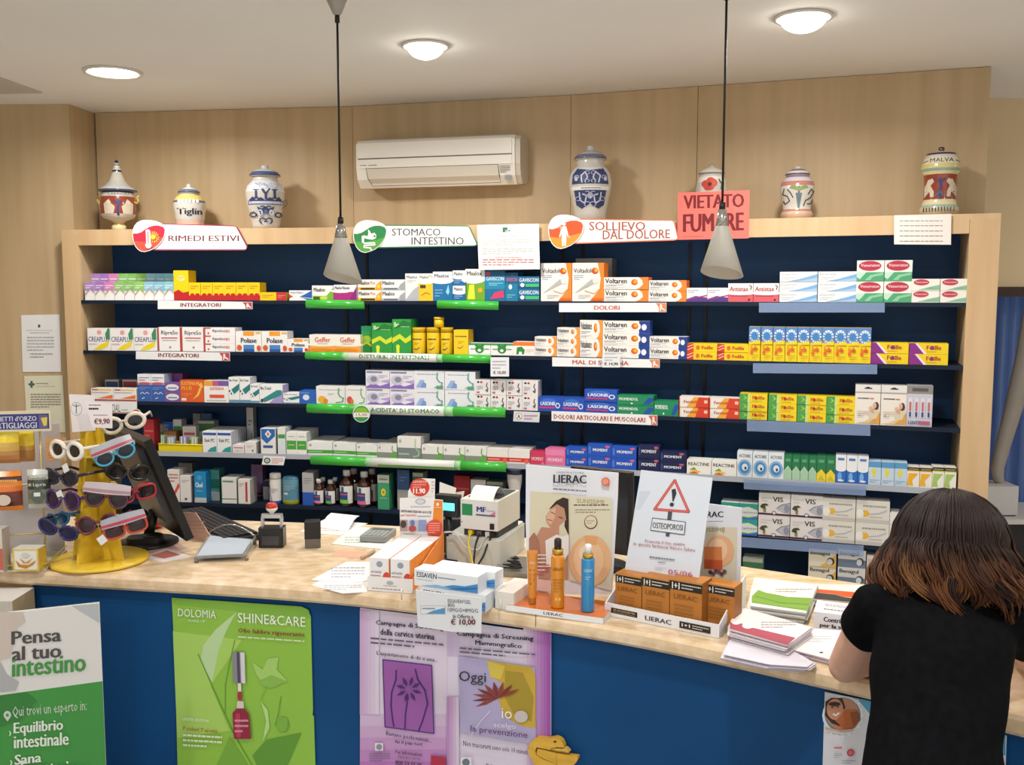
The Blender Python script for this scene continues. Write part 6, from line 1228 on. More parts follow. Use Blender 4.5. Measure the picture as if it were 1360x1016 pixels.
# computer mouse
mm = at_z(208, 700, ZT); me_ = empty('computer_mouse', 'red and silver computer mouse beside the monitor', 'mouse', mm, .4)
MB().ball((0, 0, .017), .03, .045, .017, M('C0202C', .2, coat=.5), 20, 12).build('body', me_)
MB().ball((0, .02, .024), .016, .022, .012, M('B8B8BC', .25, .5), 14, 8).build('scroll_cover', me_)
o = MB(); a = at_z(190, 724, ZT); o.rbox(-.045, .06, -.035, .03, .0005, .028, .02, M('151516', .4)); o.ball((.03, 0, .028), .03, .028, .01, M('1E1E20', .35)); tag(o.build('barcode_scanner', None, a, .2), 'black handheld device lying at the stand base', 'device')
# ---- self inking stamps
def stamp_red():
    o_, a_, w_ = frame((343, 728), (376, 728)); p = fpl(o_, a_); k = w_/33; e = empty('rubber_stamp', 'black self-inking stamp with silver frame and red knob', 'stamp', o_, a_)
    zt = lambda y: p.loc(360, y)[1]
    MB().rbox(0, w_, 0, .05, .0005, zt(702), .006, M('17171A', .3)).build('body', e)
    MB().box(w_*.15, w_*.85, -.0015, 0, zt(724), zt(712), M('3A3A40', .2)).build('window', e)
    for x in (w_*.12, w_*.88): MB().box(x-.004, x+.004, .018, .032, zt(702)-.001, zt(688), M('B8B8BA', .25, .7)).build('frame_post', e)
    MB().rbox(w_*.08, w_*.92, .016, .034, zt(690), zt(685), .004, M('C4C4C6', .25, .7)).build('frame_bridge', e)
    MB().lathe([(.005, zt(686)), (.0075, zt(683)), (.017, zt(679)), (.0175, zt(676.5))], M('DDD8D4', .25), 20, (w_/2, .025, 0)).build('knob_collar', e)
    MB().lathe([(.0175, zt(676.5)), (.0172, zt(673)), (.012, zt(670.2)), (.001, zt(669.5))], M('C8322C', .22, coat=.5), 20, (w_/2, .025, 0)).build('knob', e)
stamp_red()
o_, a_, w_ = frame((405, 729), (426, 728)); p = fpl(o_, a_); e = empty('rubber_stamp', 'small black rectangular stamp beside the papers', 'stamp', o_, a_)
h1 = p.loc(415, 716)[1]; h2 = p.loc(415, 692)[1]
MB().rbox(0, w_, 0, .03, .0005, h1, .003, M('6A6660', .2, .3)).build('base', e); MB().rbox(-.001, w_+.001, -.001, .031, h1, h2-.006, .004, M('161618', .25)).build('body', e); MB().rbox(.002, w_-.002, .002, .028, h2-.006, h2, .004, M('2A2A2E', .2, coat=.5)).build('cap', e)
# ---- loose papers
paper('white sheets of paper lying behind the black stamp', [(398, 706), (430, 690), (488, 695), (452, 711)], [('G', 420, 706, 470, 698, 3, 'C8B8B0')], 'F0E8E4', .002, group='loose papers on the counter')
def curled(label, pts, h, color='F4F2EE'):
    q = [at_z(*p, ZT+.003) for p in pts]; n = 8; mb = MB(); vs = []
    for s in range(2):
        for i in range(n+1):
            f = i/n; a = q[0].lerp(q[3], f); b = q[1].lerp(q[2], f); z = h*math.sin(math.pi*f*.9)*.6+h*.4*f
            for j in range(5): p = a.lerp(b, j/4); vs.append((p.x, p.y, p.z+z*(.6+.4*j/4)-s*.0006))
    fs = [(i*5+j, i*5+j+1, (i+1)*5+j+1, (i+1)*5+j) for i in range(n) for j in range(4)]; k = (n+1)*5; fs += [(k+i*5+j, k+(i+1)*5+j, k+(i+1)*5+j+1, k+i*5+j+1) for i in range(n) for j in range(4)]
    mb.add(vs, fs, M(color), True); return tag(mb.build('paper_sheet'), label, 'paper', 'loose papers on the counter')
curled('curled blank white paper rising behind the black stamp', [(425, 700), (462, 706), (478, 690), (440, 684)], .022)
paper('white printed sheets under the grey calculator', [(440, 722), (470, 700), (526, 702), (516, 730)], [('G', 458, 722, 508, 712, 3, 'A8B4A8')], 'E8E8E0', .003, group='loose papers on the counter')
paper('pink slip in front of the calculator', [(440, 738), (448, 731), (494, 733), (486, 742)], [], 'E2A890', .001)
o_ = MB().tube([at_z(480, 741, ZT+.006), at_z(497, 732, ZT+.006)], .005, M('C0A88A', .3), 10); tag(o_.build('pen'), 'thick brown pen at the end of the pink slip', 'pen')
paper('printed prescription sheet near the counter edge, upper of two', [(413, 770), (460, 746), (492, 746), (490, 771), (470, 774)], [('G', 440, 768, 485, 752, 4, 'B0B4C4')], 'F2F0EE', .0016, group='prescriptions near the counter edge', lift=.001)
paper('printed prescription sheet near the counter edge, lower of two', [(414, 777), (430, 768), (489, 772), (487, 786), (455, 788)], [('G', 430, 784, 480, 776, 3, 'B0B4C4')], 'EEECEC', .001, group='prescriptions near the counter edge')
o_, a_, w_ = frame((477, 719), (512, 722), ZT+.005); ca = empty('calculator', 'grey desk calculator lying on white sheets', 'calculator', o_, a_+.12)
MB().rbox(0, .085, 0, .12, 0, .016, .008, M('8E9090', .4)).build('case', ca); MB().box(.01, .075, .085, .11, .016, .0175, M('5A625C', .2)).build('display', ca)
km = MB().box(0, .011, 0, .009, 0, .003, M('A8AAA8', .4)).mesh('key')
for r in range(5):
    for i in range(5):
        o = bpy.data.objects.new('key', km); COL.objects.link(o); o.parent = ca; o.location = (.01+i*.0135, .01+r*.014, .016)
# ---- nausea drops counter display
o_, a_, w_ = frame((488.5, 784.5), (548, 789)); bk = at_z(590, 752, ZT); dv = loc_in(o_, a_, bk); dd = dv[1]; shx = dv[0]-w_
p = fpl(o_, a_); nd = empty('counter_display', 'white and orange cardboard display of nausea drops on the counter', 'display stand', o_, a_)
zl = p.loc(488.5, 765.5)[1]
sk = lambda x, y: (x+shx*y/dd, y)
def skew_box(x0, x1, y0, y1, z0, z1, m, side=None, top=None, z1b=None):
    mb = MB(); b = [sk(x0, y0), sk(x1, y0), sk(x1, y1), sk(x0, y1)]; zb = z1 if z1b is None else z1b
    vs = [(x, y, z0) for x, y in b]+[(b[0][0], b[0][1], z1), (b[1][0], b[1][1], z1), (b[2][0], b[2][1], zb), (b[3][0], b[3][1], zb)]
    mb.add(vs, [(0,1,5,4),(2,3,7,6),(0,3,2,1)], m); mb.add(vs, [(1,2,6,5),(3,0,4,7)], side or m); mb.add(vs, [(4,5,6,7)], top or m); return mb
skew_box(0, w_, 0, dd, .0008, .006, M('ECEAEA')).build('tray_floor', nd)
mb = skew_box(0, w_, 0, .003, .006, zl, M('ECEAEA')); mb.art([('G', .1, .12, .8, .3, 1, '8A90A8'), ('E', .5, .66, .08, .14, 'B0B4C0'), ('G', .35, .4, .65, .5, 1, 'C08A8A')], flat(w_, zl)); mb.build('tray_front', nd)
skew_box(w_-.003, w_, .003, dd, .006, zl, M('E88A3A'), None, None, zl+.06).build('tray_side', nd); skew_box(0, .003, .003, dd, .006, zl, M('ECEAEA'), None, None, zl+.05).build('tray_side', nd)
# tall back card
zb1 = Pl(o_+Vector((-math.sin(a_)*dd, math.cos(a_)*dd, 0))+Vector((math.cos(a_), math.sin(a_), 0))*shx, p.ex, p.ez)
def NDP(q): return (480+q[0]/5.35, 610+q[1]/5.35)
bpl = zb1
o = sheet('back_card', bpl, [NDP(q) for q in [(272,276),(515,270),(520,285),(578,290),(580,760),(275,700)]], .003, 'ECEAEA', [('P', 'EB8A2E', [NDP(q) for q in [(518,290),(576,292),(578,560),(500,560),(470,540),(505,450)]]), ('E', *NDP((420,300)), 7, 4, 'A8AEBC'), ('E', *NDP((420,300)), 5.5, 3, 'D4D6DC'), ('G', *NDP((350,345)), *NDP((490,328)), 1, 'B0A8B8'), ('T','ANTI-NAUSEA IN GOCCE', *NDP((280,375)), *NDP((498,358)), '2A2A3A', .02, 2), ('T','per bambini', *NDP((280,408)), *NDP((392,388)), 'D8606A', .01), ('G', *NDP((400,410)), *NDP((498,398)), 1, '6A6A78'), FR(*NDP((275,430)), *NDP((330,508)), 'B89A94'), FR(*NDP((338,430)), *NDP((402,508)), 'C8BCC4'), FR(*NDP((408,430)), *NDP((462,508)), '8A9AC8'), ('E', *NDP((300,460)), 4, 5, '4A3A3A'), ('E', *NDP((365,450)), 3, 4, '5A7AB8'), ('E', *NDP((365,490)), 5, 4, 'B84A4A'), ('E', *NDP((520,485)), 11, 10.5, 'DC4A3C'), ('G', *NDP((480,525)), *NDP((560,445)), 5, 'F0B0A0'), ('G', *NDP((285,535)), *NDP((385,520)), 1, 'C88A8A'), ('E', *NDP((545,318)), 2, 2.4, 'F8E0C8'), ('G', *NDP((525,345)), *NDP((568,333)), 1, 'F8E0C8')])
attach(o, nd, bpl.mat())
o = sheet('topper_card', bpl.lift(-.006), [NDP(q) for q in [(330,280),(332,225),(380,150),(430,136),(523,140),(520,290),(400,290)]], .002, 'EEECEA', [('E', *NDP((415,200)), 13, 12, 'D8402E'), ('T','OFFERTA', *NDP((365,168)), *NDP((465,152)), 'F4D0C8', .02, 0), ('G', *NDP((365,205)), *NDP((460,172)), 2, 'F0B8AC'), ('T','11.90', *NDP((368,242)), *NDP((455,206)), 'FBF2EE', .03, 0), ('G', *NDP((498,240)), *NDP((518,150)), 4, 'D8A8A0')])
attach(o, nd, bpl.lift(-.006).mat())
bw = (w_-.01)/2; zb = p.loc(490, 741)[1]-.006; nb = 5; bd_ = (dd-.012)/nb
for c_ in range(2):
    for r_ in range(nb):
        x0 = .004+c_*(bw+.001)
        mb = skew_box(x0, x0+bw-.002, .005+r_*bd_, .005+(r_+1)*bd_-.002, .0065, .006+zb, M('F0EEEE'), M('EB8A2E'), M('F2F0F0'))
        bx0 = x0+sk(0, .005+r_*bd_)[0]
        mb.art([('E', .5, .8, .16, .1, '9AA2B4'), ('T','ANTI-NAUSEA', .06, .5, .6, .58, '4A5078'), ('G', .06, .26, .55, .46, 3, 'B86A70'), ('E', .86, .3, .22, .26, 'D84438'), ('R', .97, 0, 1, 1, 'EB8A2E')], lambda u, v, L: (bx0+u*(bw-.002), .005+r_*bd_-L, .0065+v*(zb-.0005)))
        ob = mb.build('medicine_carton', None, o_, a_)
        tag(ob, 'white and orange nausea drops box, %s row, %s, in the counter display' % (('left', 'right')[c_], ('front', 'second', 'third', 'fourth', 'last')[r_]), 'medicine box', 'boxes in the nausea drops display')
# ---- till base, receipt printer and customer display
o_, a_, w_ = frame((592, 748), (665, 755)); p = fpl(o_, a_); zb = p.loc(661, 716)[1]
till = empty('till_base', 'pale grey till base unit under the receipt printer', 'till', o_, a_)
bk = at_z(700, 728, ZT); dpt = max(.16, loc_in(o_, a_, bk)[1])
MB().rbox(0, w_, 0, dpt, .001, zb-.006, .008, M('C6C8C0', .45)).build('case', till); MB().rbox(.004, w_-.004, .004, dpt-.004, zb-.006, zb, .008, M('CFD0C8', .45)).build('lid', till)
pr_o = at_z(612.5, 711, ZT+zb); pr_r = at_z(661.5, 716, ZT+zb); t = pr_r-pr_o; pa = math.atan2(t.y, t.x); pw = t.length
# keep the printer within the base top
pp = fpl(pr_o, pa); ph = pp.loc(612.5, 662)[1]-0
prn = empty('receipt_printer', 'cream receipt printer with green square and blue lettering', 'printer', pr_o+Vector((0, 0, 0)), pa)
hh = ph-0.0
pd_ = .17
mb = MB(); mb.box(0, pw, .0, pd_, .022, hh, M('D8D4C6', .45)); mb.box(.004, pw-.004, .012, pd_-.004, .0005, .022, M('3A3C40', .5)); mb.build('case', prn)
fp = lambda q: ((q[0]-205)/315*pw, hh-(q[1]-265)/325*hh)
mb = MB(); mb.box(0, pw, -.003, 0, .022, hh, M('DADCDC', .4)); mb.art([('R', *fp((217,405)), *fp((307,305)), '1E8A54'), ('T','MF', *fp((342,365)), *fp((425,320)), '2A3A8A', .03), ('G', *fp((430,365)), *fp((495,335)), 1, 'B8B0D0'), ('P', 'D87A9A', [fp((455,385)), fp((500,350)), fp((500,388))]), ('R', *fp((338,398)), *fp((500,385)), '5A5A8A'), ('R', *fp((455,510)), *fp((493,458)), '1A1A1C'), ('E', *fp((217,465)), .0015, .002, '2A2A2A')], lambda u, v, L: (u, -.003-L, v)); mb.build('front_panel', prn)
MB().box(.01, pw-.008, .03, pd_-.012, hh, hh+.002, M('3A3C40', .4)).build('paper_slot', prn)
mb = MB(); vs = []; n = 10
for i in range(n+1):
    f = i/n; y = .09-.088*f; z = hh+.003+.030*math.sin(math.pi*min(1, f*1.02))**.8-.004*f
    vs += [(pw*.22, y, z), (pw*.86, y, z)]
mb.add(vs, [(2*i, 2*i+1, 2*i+3, 2*i+2) for i in range(n)], M('F0EFEA'), True); mb.add([(x, y, z-.0006) for x, y, z in vs], [(2*i+1, 2*i, 2*i+2, 2*i+3) for i in range(n)], M('F0EFEA'), True)
tag(mb.build('receipt', None, pr_o, pa), 'curled white receipt coming out of the cream printer', 'receipt')
for x, c in ((.26, 'E0C22A'), (.5, '5A5A62'), (.72, 'C8C8CC'), (.85, '1E1E20')): MB().box(pw*x-.006, pw*x+.006, -.004, .012, .006, .018, M(c, .4)).build('socket', prn)
def cable(label, x, c, pts, r=.0028):
    a0 = pr_o+Vector((math.cos(pa), math.sin(pa), 0))*pw*x+Vector((0, -.005, .012)); P_ = [a0]+[at_y(q[0], q[1], q[2]) for q in pts]
    cu = []
    for i in range(len(P_)-1):
        for j in range(5):
            f = j/5; p0 = P_[max(0, i-1)]; p1 = P_[i]; p2 = P_[i+1]; p3 = P_[min(len(P_)-1, i+2)]
            cu.append(.5*((2*p1)+(p2-p0)*f+(2*p0-5*p1+4*p2-p3)*f*f+(3*p1-p0-3*p2+p3)*f**3))
    cu.append(P_[-1]); tag(MB().tube(cu, r, M(c, .45), 7).build('cable'), label, 'cable', 'cables below the receipt printer')
yv = pr_o.y-.03
cable('yellow cable hanging from the receipt printer', .26, 'E2C83A', [(622, 722, yv), (626, 740, yv-.02), (629, 752, yv-.03)])
cable('black cable hanging straight from the receipt printer', .5, '161618', [(632, 722, yv), (630, 738, yv-.02), (629, 752, yv-.025)])
cable('black cable with plug at the right below the printer', .85, '161618', [(648, 722, yv), (642, 738, yv-.02), (635, 750, yv-.03)])
cable('grey cable looping left below the printer', .72, 'C4C4C2', [(640, 722, yv), (634, 730, yv-.01), (618, 726, yv), (604, 708, yv+.01), (590, 707, yv+.01)])
MB_ = MB(); c0 = at_z(636, 753, ZT)
lc_o = at_z(580, 733, ZT); lc = empty('customer_display', 'black customer display with glowing cyan screen left of the printer', 'display', at_y(578, 700, pr_o.y+.02), pa)
q0 = at_y(578, 690, pr_o.y+.02); q1 = at_y(611, 690, pr_o.y+.02); lw = (q1-q0).length; lz = at_y(578, 657, pr_o.y+.02).z-lc.location.z
MB().rbox(0, lw, .0, .03, lz*.35, lz, .004, M('15181E', .3)).build('housing', lc); MB().box(lw*.3, lw*.86, -.001, .0, lz*.55, lz*.78, M('5FE4F0', .4, 0, 0, 1.4)).build('screen', lc); MB().tube([(lw/2, .015, -(lc.location.z-ZT)+.001), (lw/2, .015, lz*.36)], .01, M('15181E', .4), 10).build('pole', lc)
MB().lathe([(.04, -(lc.location.z-ZT)+.0005), (.036, -(lc.location.z-ZT)+.012), (.008, -(lc.location.z-ZT)+.014)], M('15181E', .4), 20, (lw/2, .015, 0)).build('foot', lc)
for i, (q, lb) in enumerate((([(582, 691), (600, 691), (606, 648), (584, 640)], 'white paper sheet sticking up behind the customer display, left'), ([(592, 691), (608, 691), (617, 652), (598, 655)], 'pinkish paper sheet sticking up behind the customer display, right'))):
    pl = Pl((0, pr_o.y+.10+.02*i, 0), (1, 0, 0), (0, .25, 1)); card('paper_sheet', lb, 'paper', pl, q, 'F0ECE8' if i == 0 else 'ECDDD4', [], .001, 'papers behind the customer display')
tb = at_y(594, 690, pr_o.y+.12); 
tag(MB().box(-.05, .06, 0, .06, -(tb.z-ZT)+.001, -.0, M('2A2C30', .4)).build('card_terminal', None, (tb.x, tb.y, tb.z)), 'dark boxy terminal behind the customer display', 'device')
# coin tray, wires behind the right display
q = [at_z(*x, ZT) for x in ((655, 765), (700, 768), (704, 745), (668, 743))]
mb = MB(); mb.prism_z([(a.x, a.y) for a in q], ZT+.001, ZT+.012, M('8E8A80', .3, .2)); tag(mb.build('cable_tray', None), 'grey metal tray with tangled wires beside the till', 'tray')
cu = []
rs = random.Random(5)
for i in range(26): f = i/25; b = q[0].lerp(q[1], .1+.8*abs(math.sin(i*.9))).lerp(q[3].lerp(q[2], .5), .1+.75*f); cu.append((b.x, b.y, ZT+.016+.006*rs.random()))
tag(MB().tube(cu, .0025, M('1A1A1C', .4), 6).build('cable'), 'tangled black wire lying on the metal tray', 'cable', 'cables below the receipt printer')
# ---- varicose gel boxes and their price sign
e_o = at_z(556, 803, ZT); e_r = at_z(642, 816, ZT); t = e_r-e_o; ea = math.atan2(t.y, t.x); ew = t.length; ep = fpl(e_o, ea)
zA = ep.loc(560, 778)[1]
ESS = ('EEF1F4', 'DCE2E8', [('T','ESSAVEN', .04, .55, .36, .85, '3A4A5A', .015), ('G', .38, .58, .66, .76, 1, '7A94B0'), ('G', .04, .36, .3, .46, 1, 'A8B4C0'), ('P', '4A94D0', [(.28,.04),(.45,.16),(.62,.34),(.8,.36),(1,.6),(1,.04)]), ('P', '8CC0E8', [(.1,.04),(.36,.22),(.6,.12),(1,.34),(1,.26),(.6,.04)]), ('P', '2F78BC', [(.5,.04),(.7,.22),(1,.4),(1,.28),(.75,.12)])])
def ebox(label, x, y, z, w, d, h):
    me = carton_mesh(ESS, round(w, 4), round(h, 4), d); o = bpy.data.objects.new('gel_carton', me); COL.objects.link(o)
    c, s = math.cos(ea), math.sin(ea); o.location = e_o+Vector((x*c-y*s, x*s+y*c, z)); o.rotation_euler = (0, 0, ea); tag(o, label, 'medicine box', 'white and blue gel boxes on the counter')
h1 = .042
ebox('white and blue gel box at the bottom of the counter stack, in front', .0, .012, .001, ew, .05, h1)
ebox('white and blue gel box at the bottom of the counter stack, behind', .02, .068, .001, ew, .06, h1)
zu = at_plane(553, 776, e_o+ep.ey*.02, ep.ey).z-ZT
xu = at_plane(552, 776, e_o+ep.ey*.02, ep.ey)-e_o; xu = xu.dot(ep.ex)
ebox('white and blue gel box on top of the counter stack, in front', xu, .014, h1+.0015, ew*.99, .05, .042)
ebox('white and blue gel box on top of the counter stack, behind', xu+.025, .07, h1+.0015, ew*.96, .05, .04)
ss = MB().box(0, .05, 0, .12, .001, .045, M('E6E0D6', .45)); c, s = math.cos(ea), math.sin(ea)
tag(ss.build('medicine_carton', None, e_o+Vector((c*(ew+.008)-s*.05, s*(ew+.008)+c*.05, 0)), ea), 'plain cream box beside the gel boxes on the counter', 'medicine box')
for px, lb in ((533.5, 'left'), (664.5, 'right')):
    a = at_z(px, 812, ZT) if lb == 'right' else at_z(px, 797, ZT); tag(MB().tube([(a.x, a.y, ZT+.001), (a.x, a.y, ZT+.03)], .0018, M('E8E4DC', .15, .5), 8).build('clear_peg'), 'thin clear peg at the %s of the gel boxes on the counter edge' % lb, 'peg')
cp_ = Pl(e_o, ep.ex, Vector((0, -.1, 1))).lift(.034)
card('price_sign', 'white price card reading 10,00 in front of the gel boxes', 'price tag', cp_, [(552, 783.5), (585, 788), (640, 794), (639, 841), (600, 839), (555, 832)], 'E9ECF2', [FR(558.5,804,592,816,'C8CCD4'), FR(559.5,805,591,815,'E8ECF2'), ('P','5A9AD0',[(566,815),(575,811),(591,807),(591,815)]), ('G',561,810,578,806,1,'7A8A9A'), ('T','ESSAVEN*GEL',595,800,626,795,'4A4E5A',.0,2), ('T','80G',595,805.5,604,801,'4A4E5A',0,.4), ('T','10MG/G+8MG/G',595,812,635,807,'4A4E5A',0,1.5), ('T','In Offerta a',602,820.5,629,815.5,'3A3A48',.01,.5), ('T','€ 10,00',599,830.5,632,821.5,'7A2438',.02,0)])
# ---- suncare display with three bottles
lo, la, lw = frame((671, 811), (801, 829.5)); lp = fpl(lo, la); zl = lp.loc(671, 803)[1]
dA = empty('counter_display', 'white cardboard suncare display with woman portrait and three bottles', 'display stand', lo, la)
ld_ = .125
tl_ = at_plane(699, 617, lo+lp.ey*ld_, lp.ey); bpA = Pl(lo+lp.ey*ld_, lp.ex, lp.ez)
mb = MB(); mb.box(0, lw, 0, ld_, .0008, zl, M('EEEEF0'), M('DCDCE0'), M('D8762E', .15, coat=.6)); mb.art([('T','LIERAC', .40, .3, .6, .75, '3A3A44', .01)], flat(lw, zl)); mb.build('base', dA)
def LA(q): return (660+q[0]/3.63, 580+q[1]/3.63)
face = [('P', 'D9D3B8', [LA(q) for q in [(160,262),(352,275),(352,690),(155,640)]]),
        ('P', '3A2A26', [LA(q) for q in [(250,350),(285,310),(320,292),(345,300),(348,480),(325,430),(330,380),(300,330)]]),
        ('P', 'C08E74', [LA(q) for q in [(235,385),(262,345),(290,325),(325,345),(335,400),(300,430),(300,470),(345,510),(345,690),(200,690),(190,480),(215,435),(260,440),(240,415)]]),
        ('P', 'A87560', [LA(q) for q in [(155,490),(180,460),(205,500),(215,600),(190,660),(155,640)]]), ('P', 'DCAE92', [LA(q) for q in [(238,385),(262,350),(285,340),(280,390),(262,425),(245,415)]]),
        ('L', '8A4A40', .9, [LA((243,398)), LA((268,404))]), ('L', '4A2E28', .8, [LA((262,362)), LA((280,372))]), ('L', '4A2E28', .9, [LA((298,385)), LA((318,392))]),
        ('P', 'ECE8E6', [LA(q) for q in [(235,500),(290,470),(320,480),(348,470),(348,560),(300,640),(240,620)]]), ('G', *LA((190,650)), *LA((265,560)), 5, 'F0E4E0'), ('G', *LA((185,670)), *LA((255,610)), 4, 'C05A66'),
        ('P', 'DCD6BE', [LA(q) for q in [(355,285),(557,295),(555,740),(352,690)]]), ('T','SUNISSIME', *LA((388,318)), *LA((522,297)), '9A8A5A', .0, 2), ('G', *LA((372,336)), *LA((540,320)), 1, '6A5E48'), ('G', *LA((380,368)), *LA((545,345)), 2, '9A9078'),
        ('E', *LA((455,410)), 8.8, 9.2, '3A3430'), ('E', *LA((455,408)), 8.2, 8.6, 'C0583A'), ('E', *LA((455,409)), 7.6, 8, 'DCD6BE'), ('G', *LA((435,420)), *LA((475,398)), 2, 'B89A80'),
        ('E', *LA((453,595)), 28, 34, 'E8B88A'), ('E', *LA((445,590)), 20, 26, 'F0C8A0'), ('E', *LA((420,560)), 6, 9, 'F6DCC0'), ('P', 'E4AA72', [LA(q) for q in [(425,475),(488,480),(485,520),(428,515)]]),
        ('P', 'E8C4BC', [LA(q) for q in [(185,680),(260,690),(255,745),(185,735)]]),
        ('T','LABORATOIRE', *LA((292,173)), *LA((424,165)), '6A6A72', 0, 1), ('T','LIERAC', *LA((276,220)), *LA((436,180)), '2A2A34', .02, 1), ('G', *LA((330,230)), *LA((380,224)), 1, '8A8A90'), ('G', *LA((276,258)), *LA((436,240)), 1, '7A7A84', 3), ('E', *LA((528,215)), 5.5, 5.8, 'D86A4A'), ('E', *LA((528,215)), 4, 4.2, 'E89A80'), ('P', 'D86A4A', [LA((530,226)), LA((548,222)), LA((545,238))])]
o = sheet('back_card', bpA, [LA(q) for q in [(140,135),(585,175),(582,280),(553,760),(150,760),(138,420)]], .004, 'E4E6EE', face); attach(o, dA, bpA.mat())
def bottle_at(name, label, px, pyb, pyt, parts, z0):
    a = at_z(px, pyb, ZT+z0); k = a.y/F; p = Pl(a, (1, 0, 0), (0, 0, 1)); zt = lambda y: p.loc(px, y)[1]
    e = empty(name, label, 'bottle', a, 0, 'suncare bottles in the display'); return e, k, zt
e, k, zt = bottle_at('cream_tube', 'slim orange cream tube at the left of the suncare display', 707, 801, 731, None, zl+.0005)
mb = MB(); n = 20; rg = []
for z, rx, ry in ((zt(801)+.0005, 5.2, 5.2), (zt(793), 5.3, 5.3), (zt(792.9), 5.6, 5.6), (zt(760), 6.6, 4.6), (zt(735), 7.4, 1.6), (zt(731), 7.6, .9)): rg.append([(rx*k*math.cos(2*math.pi*i/n), ry*k*math.sin(2*math.pi*i/n), z) for i in range(n)])
vs = [q for r in rg for q in r]
ORG = M('D98A2E', .25, coat=.4)
for r in range(len(rg)-1):
    mb.add(rg[r]+rg[r+1], [(i, (i+1) % n, n+(i+1) % n, n+i) for i in range(n)], M('B8702A', .3) if r == 0 else ORG, True)
mb.add(rg[-1], [tuple(range(n))], ORG); mb.build('tube_body', e)
pr2 = MB(); pr2.art([('G', -.5, .3, .5, .7, 4, 'A86420'), ('T','LIERAC', -.6, .78, .6, .83, 'F4DCB8', .01)], lambda u, v, L: (u*7*k, -5.8*k-L+3*k*v, zt(795)+(zt(735)-zt(795))*v)); onto(e, pr2, 'tube_body')
e, k, zt = bottle_at('spray_bottle', 'amber orange oil bottle with dark cap in the suncare display', 740.5, 806, 716, None, zl+.0005)
MB().lathe([(9*k, .0005), (9.3*k, .003), (9.3*k, zt(742)), (8.3*k, zt(737)), (6*k, zt(735.5))], M('DB8A1E', .12, coat=.7), 24).build('body', e); MB().lathe([(7.6*k, zt(736)), (7.6*k, zt(729)), (5*k, zt(728.5))], M('C9A24A', .2, .7), 22).build('collar', e); MB().lathe([(5*k, zt(729)), (5*k, zt(717)), (3.5*k, zt(715)), (.5*k, zt(714.6))], M('2E2624', .3), 18).build('cap', e)
onto(e, MB().art([('T','LIERAC', -.6, .76, .6, .82, '6A4A1A', .01), ('G', -.55, .3, .55, .6, 5, 'B87418'), ('R', -.3, .14, .3, .2, 'F0C050')], lambda u, v, L: (9.4*k*math.sin(u*1.3), -9.45*k*math.cos(u*1.3)-L, zt(804)+(zt(740)-zt(804))*v)))
e, k, zt = bottle_at('spray_bottle', 'bright blue spray bottle with gold collar in the suncare display', 780.5, 811, 722, None, zl+.0005)
MB().lathe([(9*k, .0005), (9.2*k, .003), (9.2*k, zt(743)), (8.4*k, zt(741)), (6*k, zt(740.5))], M('2B86BE', .2, coat=.5), 24).build('body', e); MB().lathe([(7.4*k, zt(741)), (7.4*k, zt(735)), (5*k, zt(734.5))], M('C9A24A', .2, .7), 22).build('collar', e); MB().lathe([(5*k, zt(735)), (5*k, zt(725)), (3.8*k, zt(722.5)), (.4*k, zt(722))], M('EDEDEC', .25), 18).build('cap', e)
onto(e, MB().art([('T','LIERAC', -.5, .78, .5, .84, 'BFE0F2', .01), ('G', -.4, .62, .3, .7, 2, 'A8D4EC')], lambda u, v, L: (9.3*k*math.sin(u*1.3), -9.35*k*math.cos(u*1.3)-L, zt(808)+(zt(743)-zt(808))*v)))
# ---- brown box display
bo, ba, bw_ = frame((803, 817), (955, 848.5)); bpl_ = fpl(bo, ba); zf = bpl_.loc(803, 800)[1]
dB = empty('counter_display', 'white cardboard tray display holding brown cosmetic boxes', 'display stand', bo, ba)
bd2 = .17
MB().box(0, bw_, 0, bd2, .0008, .004, M('ECECEE')).build('tray_floor', dB)
mb = MB(); mb.box(0, bw_, 0, .004, .004, zf, M('ECECF0')); mb.art([('R', .06, .3, .3, .72, '2A2422'), ('T','SUNISSIME', .08, .5, .28, .64, 'C8A878', .01), ('G', .08, .34, .28, .46, 1, '9A8060'), ('T','LIERAC', .37, .3, .6, .64, '3A3A44', .015), ('R', .67, .24, .93, .74, '2A2422'), ('T','1+1', .69, .38, .76, .62, 'F0EEEA', .02), ('G', .78, .32, .92, .66, 2, 'D8D4CC')], flat(bw_, zf)); mb.build('tray_front', dB)
zs = bpl_.loc(984, 770)[1]
mb = MB(); mb.add([(bw_-.003, .004, .004), (bw_-.003, bd2, .004), (bw_-.003, bd2, zf+.075), (bw_-.003, .004, zf), (bw_, .004, .004), (bw_, bd2, .004), (bw_, bd2, zf+.075), (bw_, .004, zf)], [(0,3,2,1),(4,5,6,7),(3,7,6,2),(0,1,5,4),(1,2,6,5),(0,4,7,3)], M('E8E8EC')); mb.build('tray_side', dB)
mb = MB(); mb.add([(0, .004, .004), (0, bd2, .004), (0, bd2, zf+.075), (0, .004, zf), (.003, .004, .004), (.003, bd2, .004), (.003, bd2, zf+.075), (.003, .004, zf)], [(0,3,2,1),(4,5,6,7),(3,7,6,2),(0,1,5,4),(1,2,6,5),(0,4,7,3)], M('E8E8EC')); mb.build('tray_side', dB)
bB = Pl(bo+bpl_.ey*bd2, bpl_.ex, bpl_.ez)
xr_ = bB.loc(984, 720)[0]; xl_ = xr_-.20; zt_ = bB.loc(984, 674.5)[1]
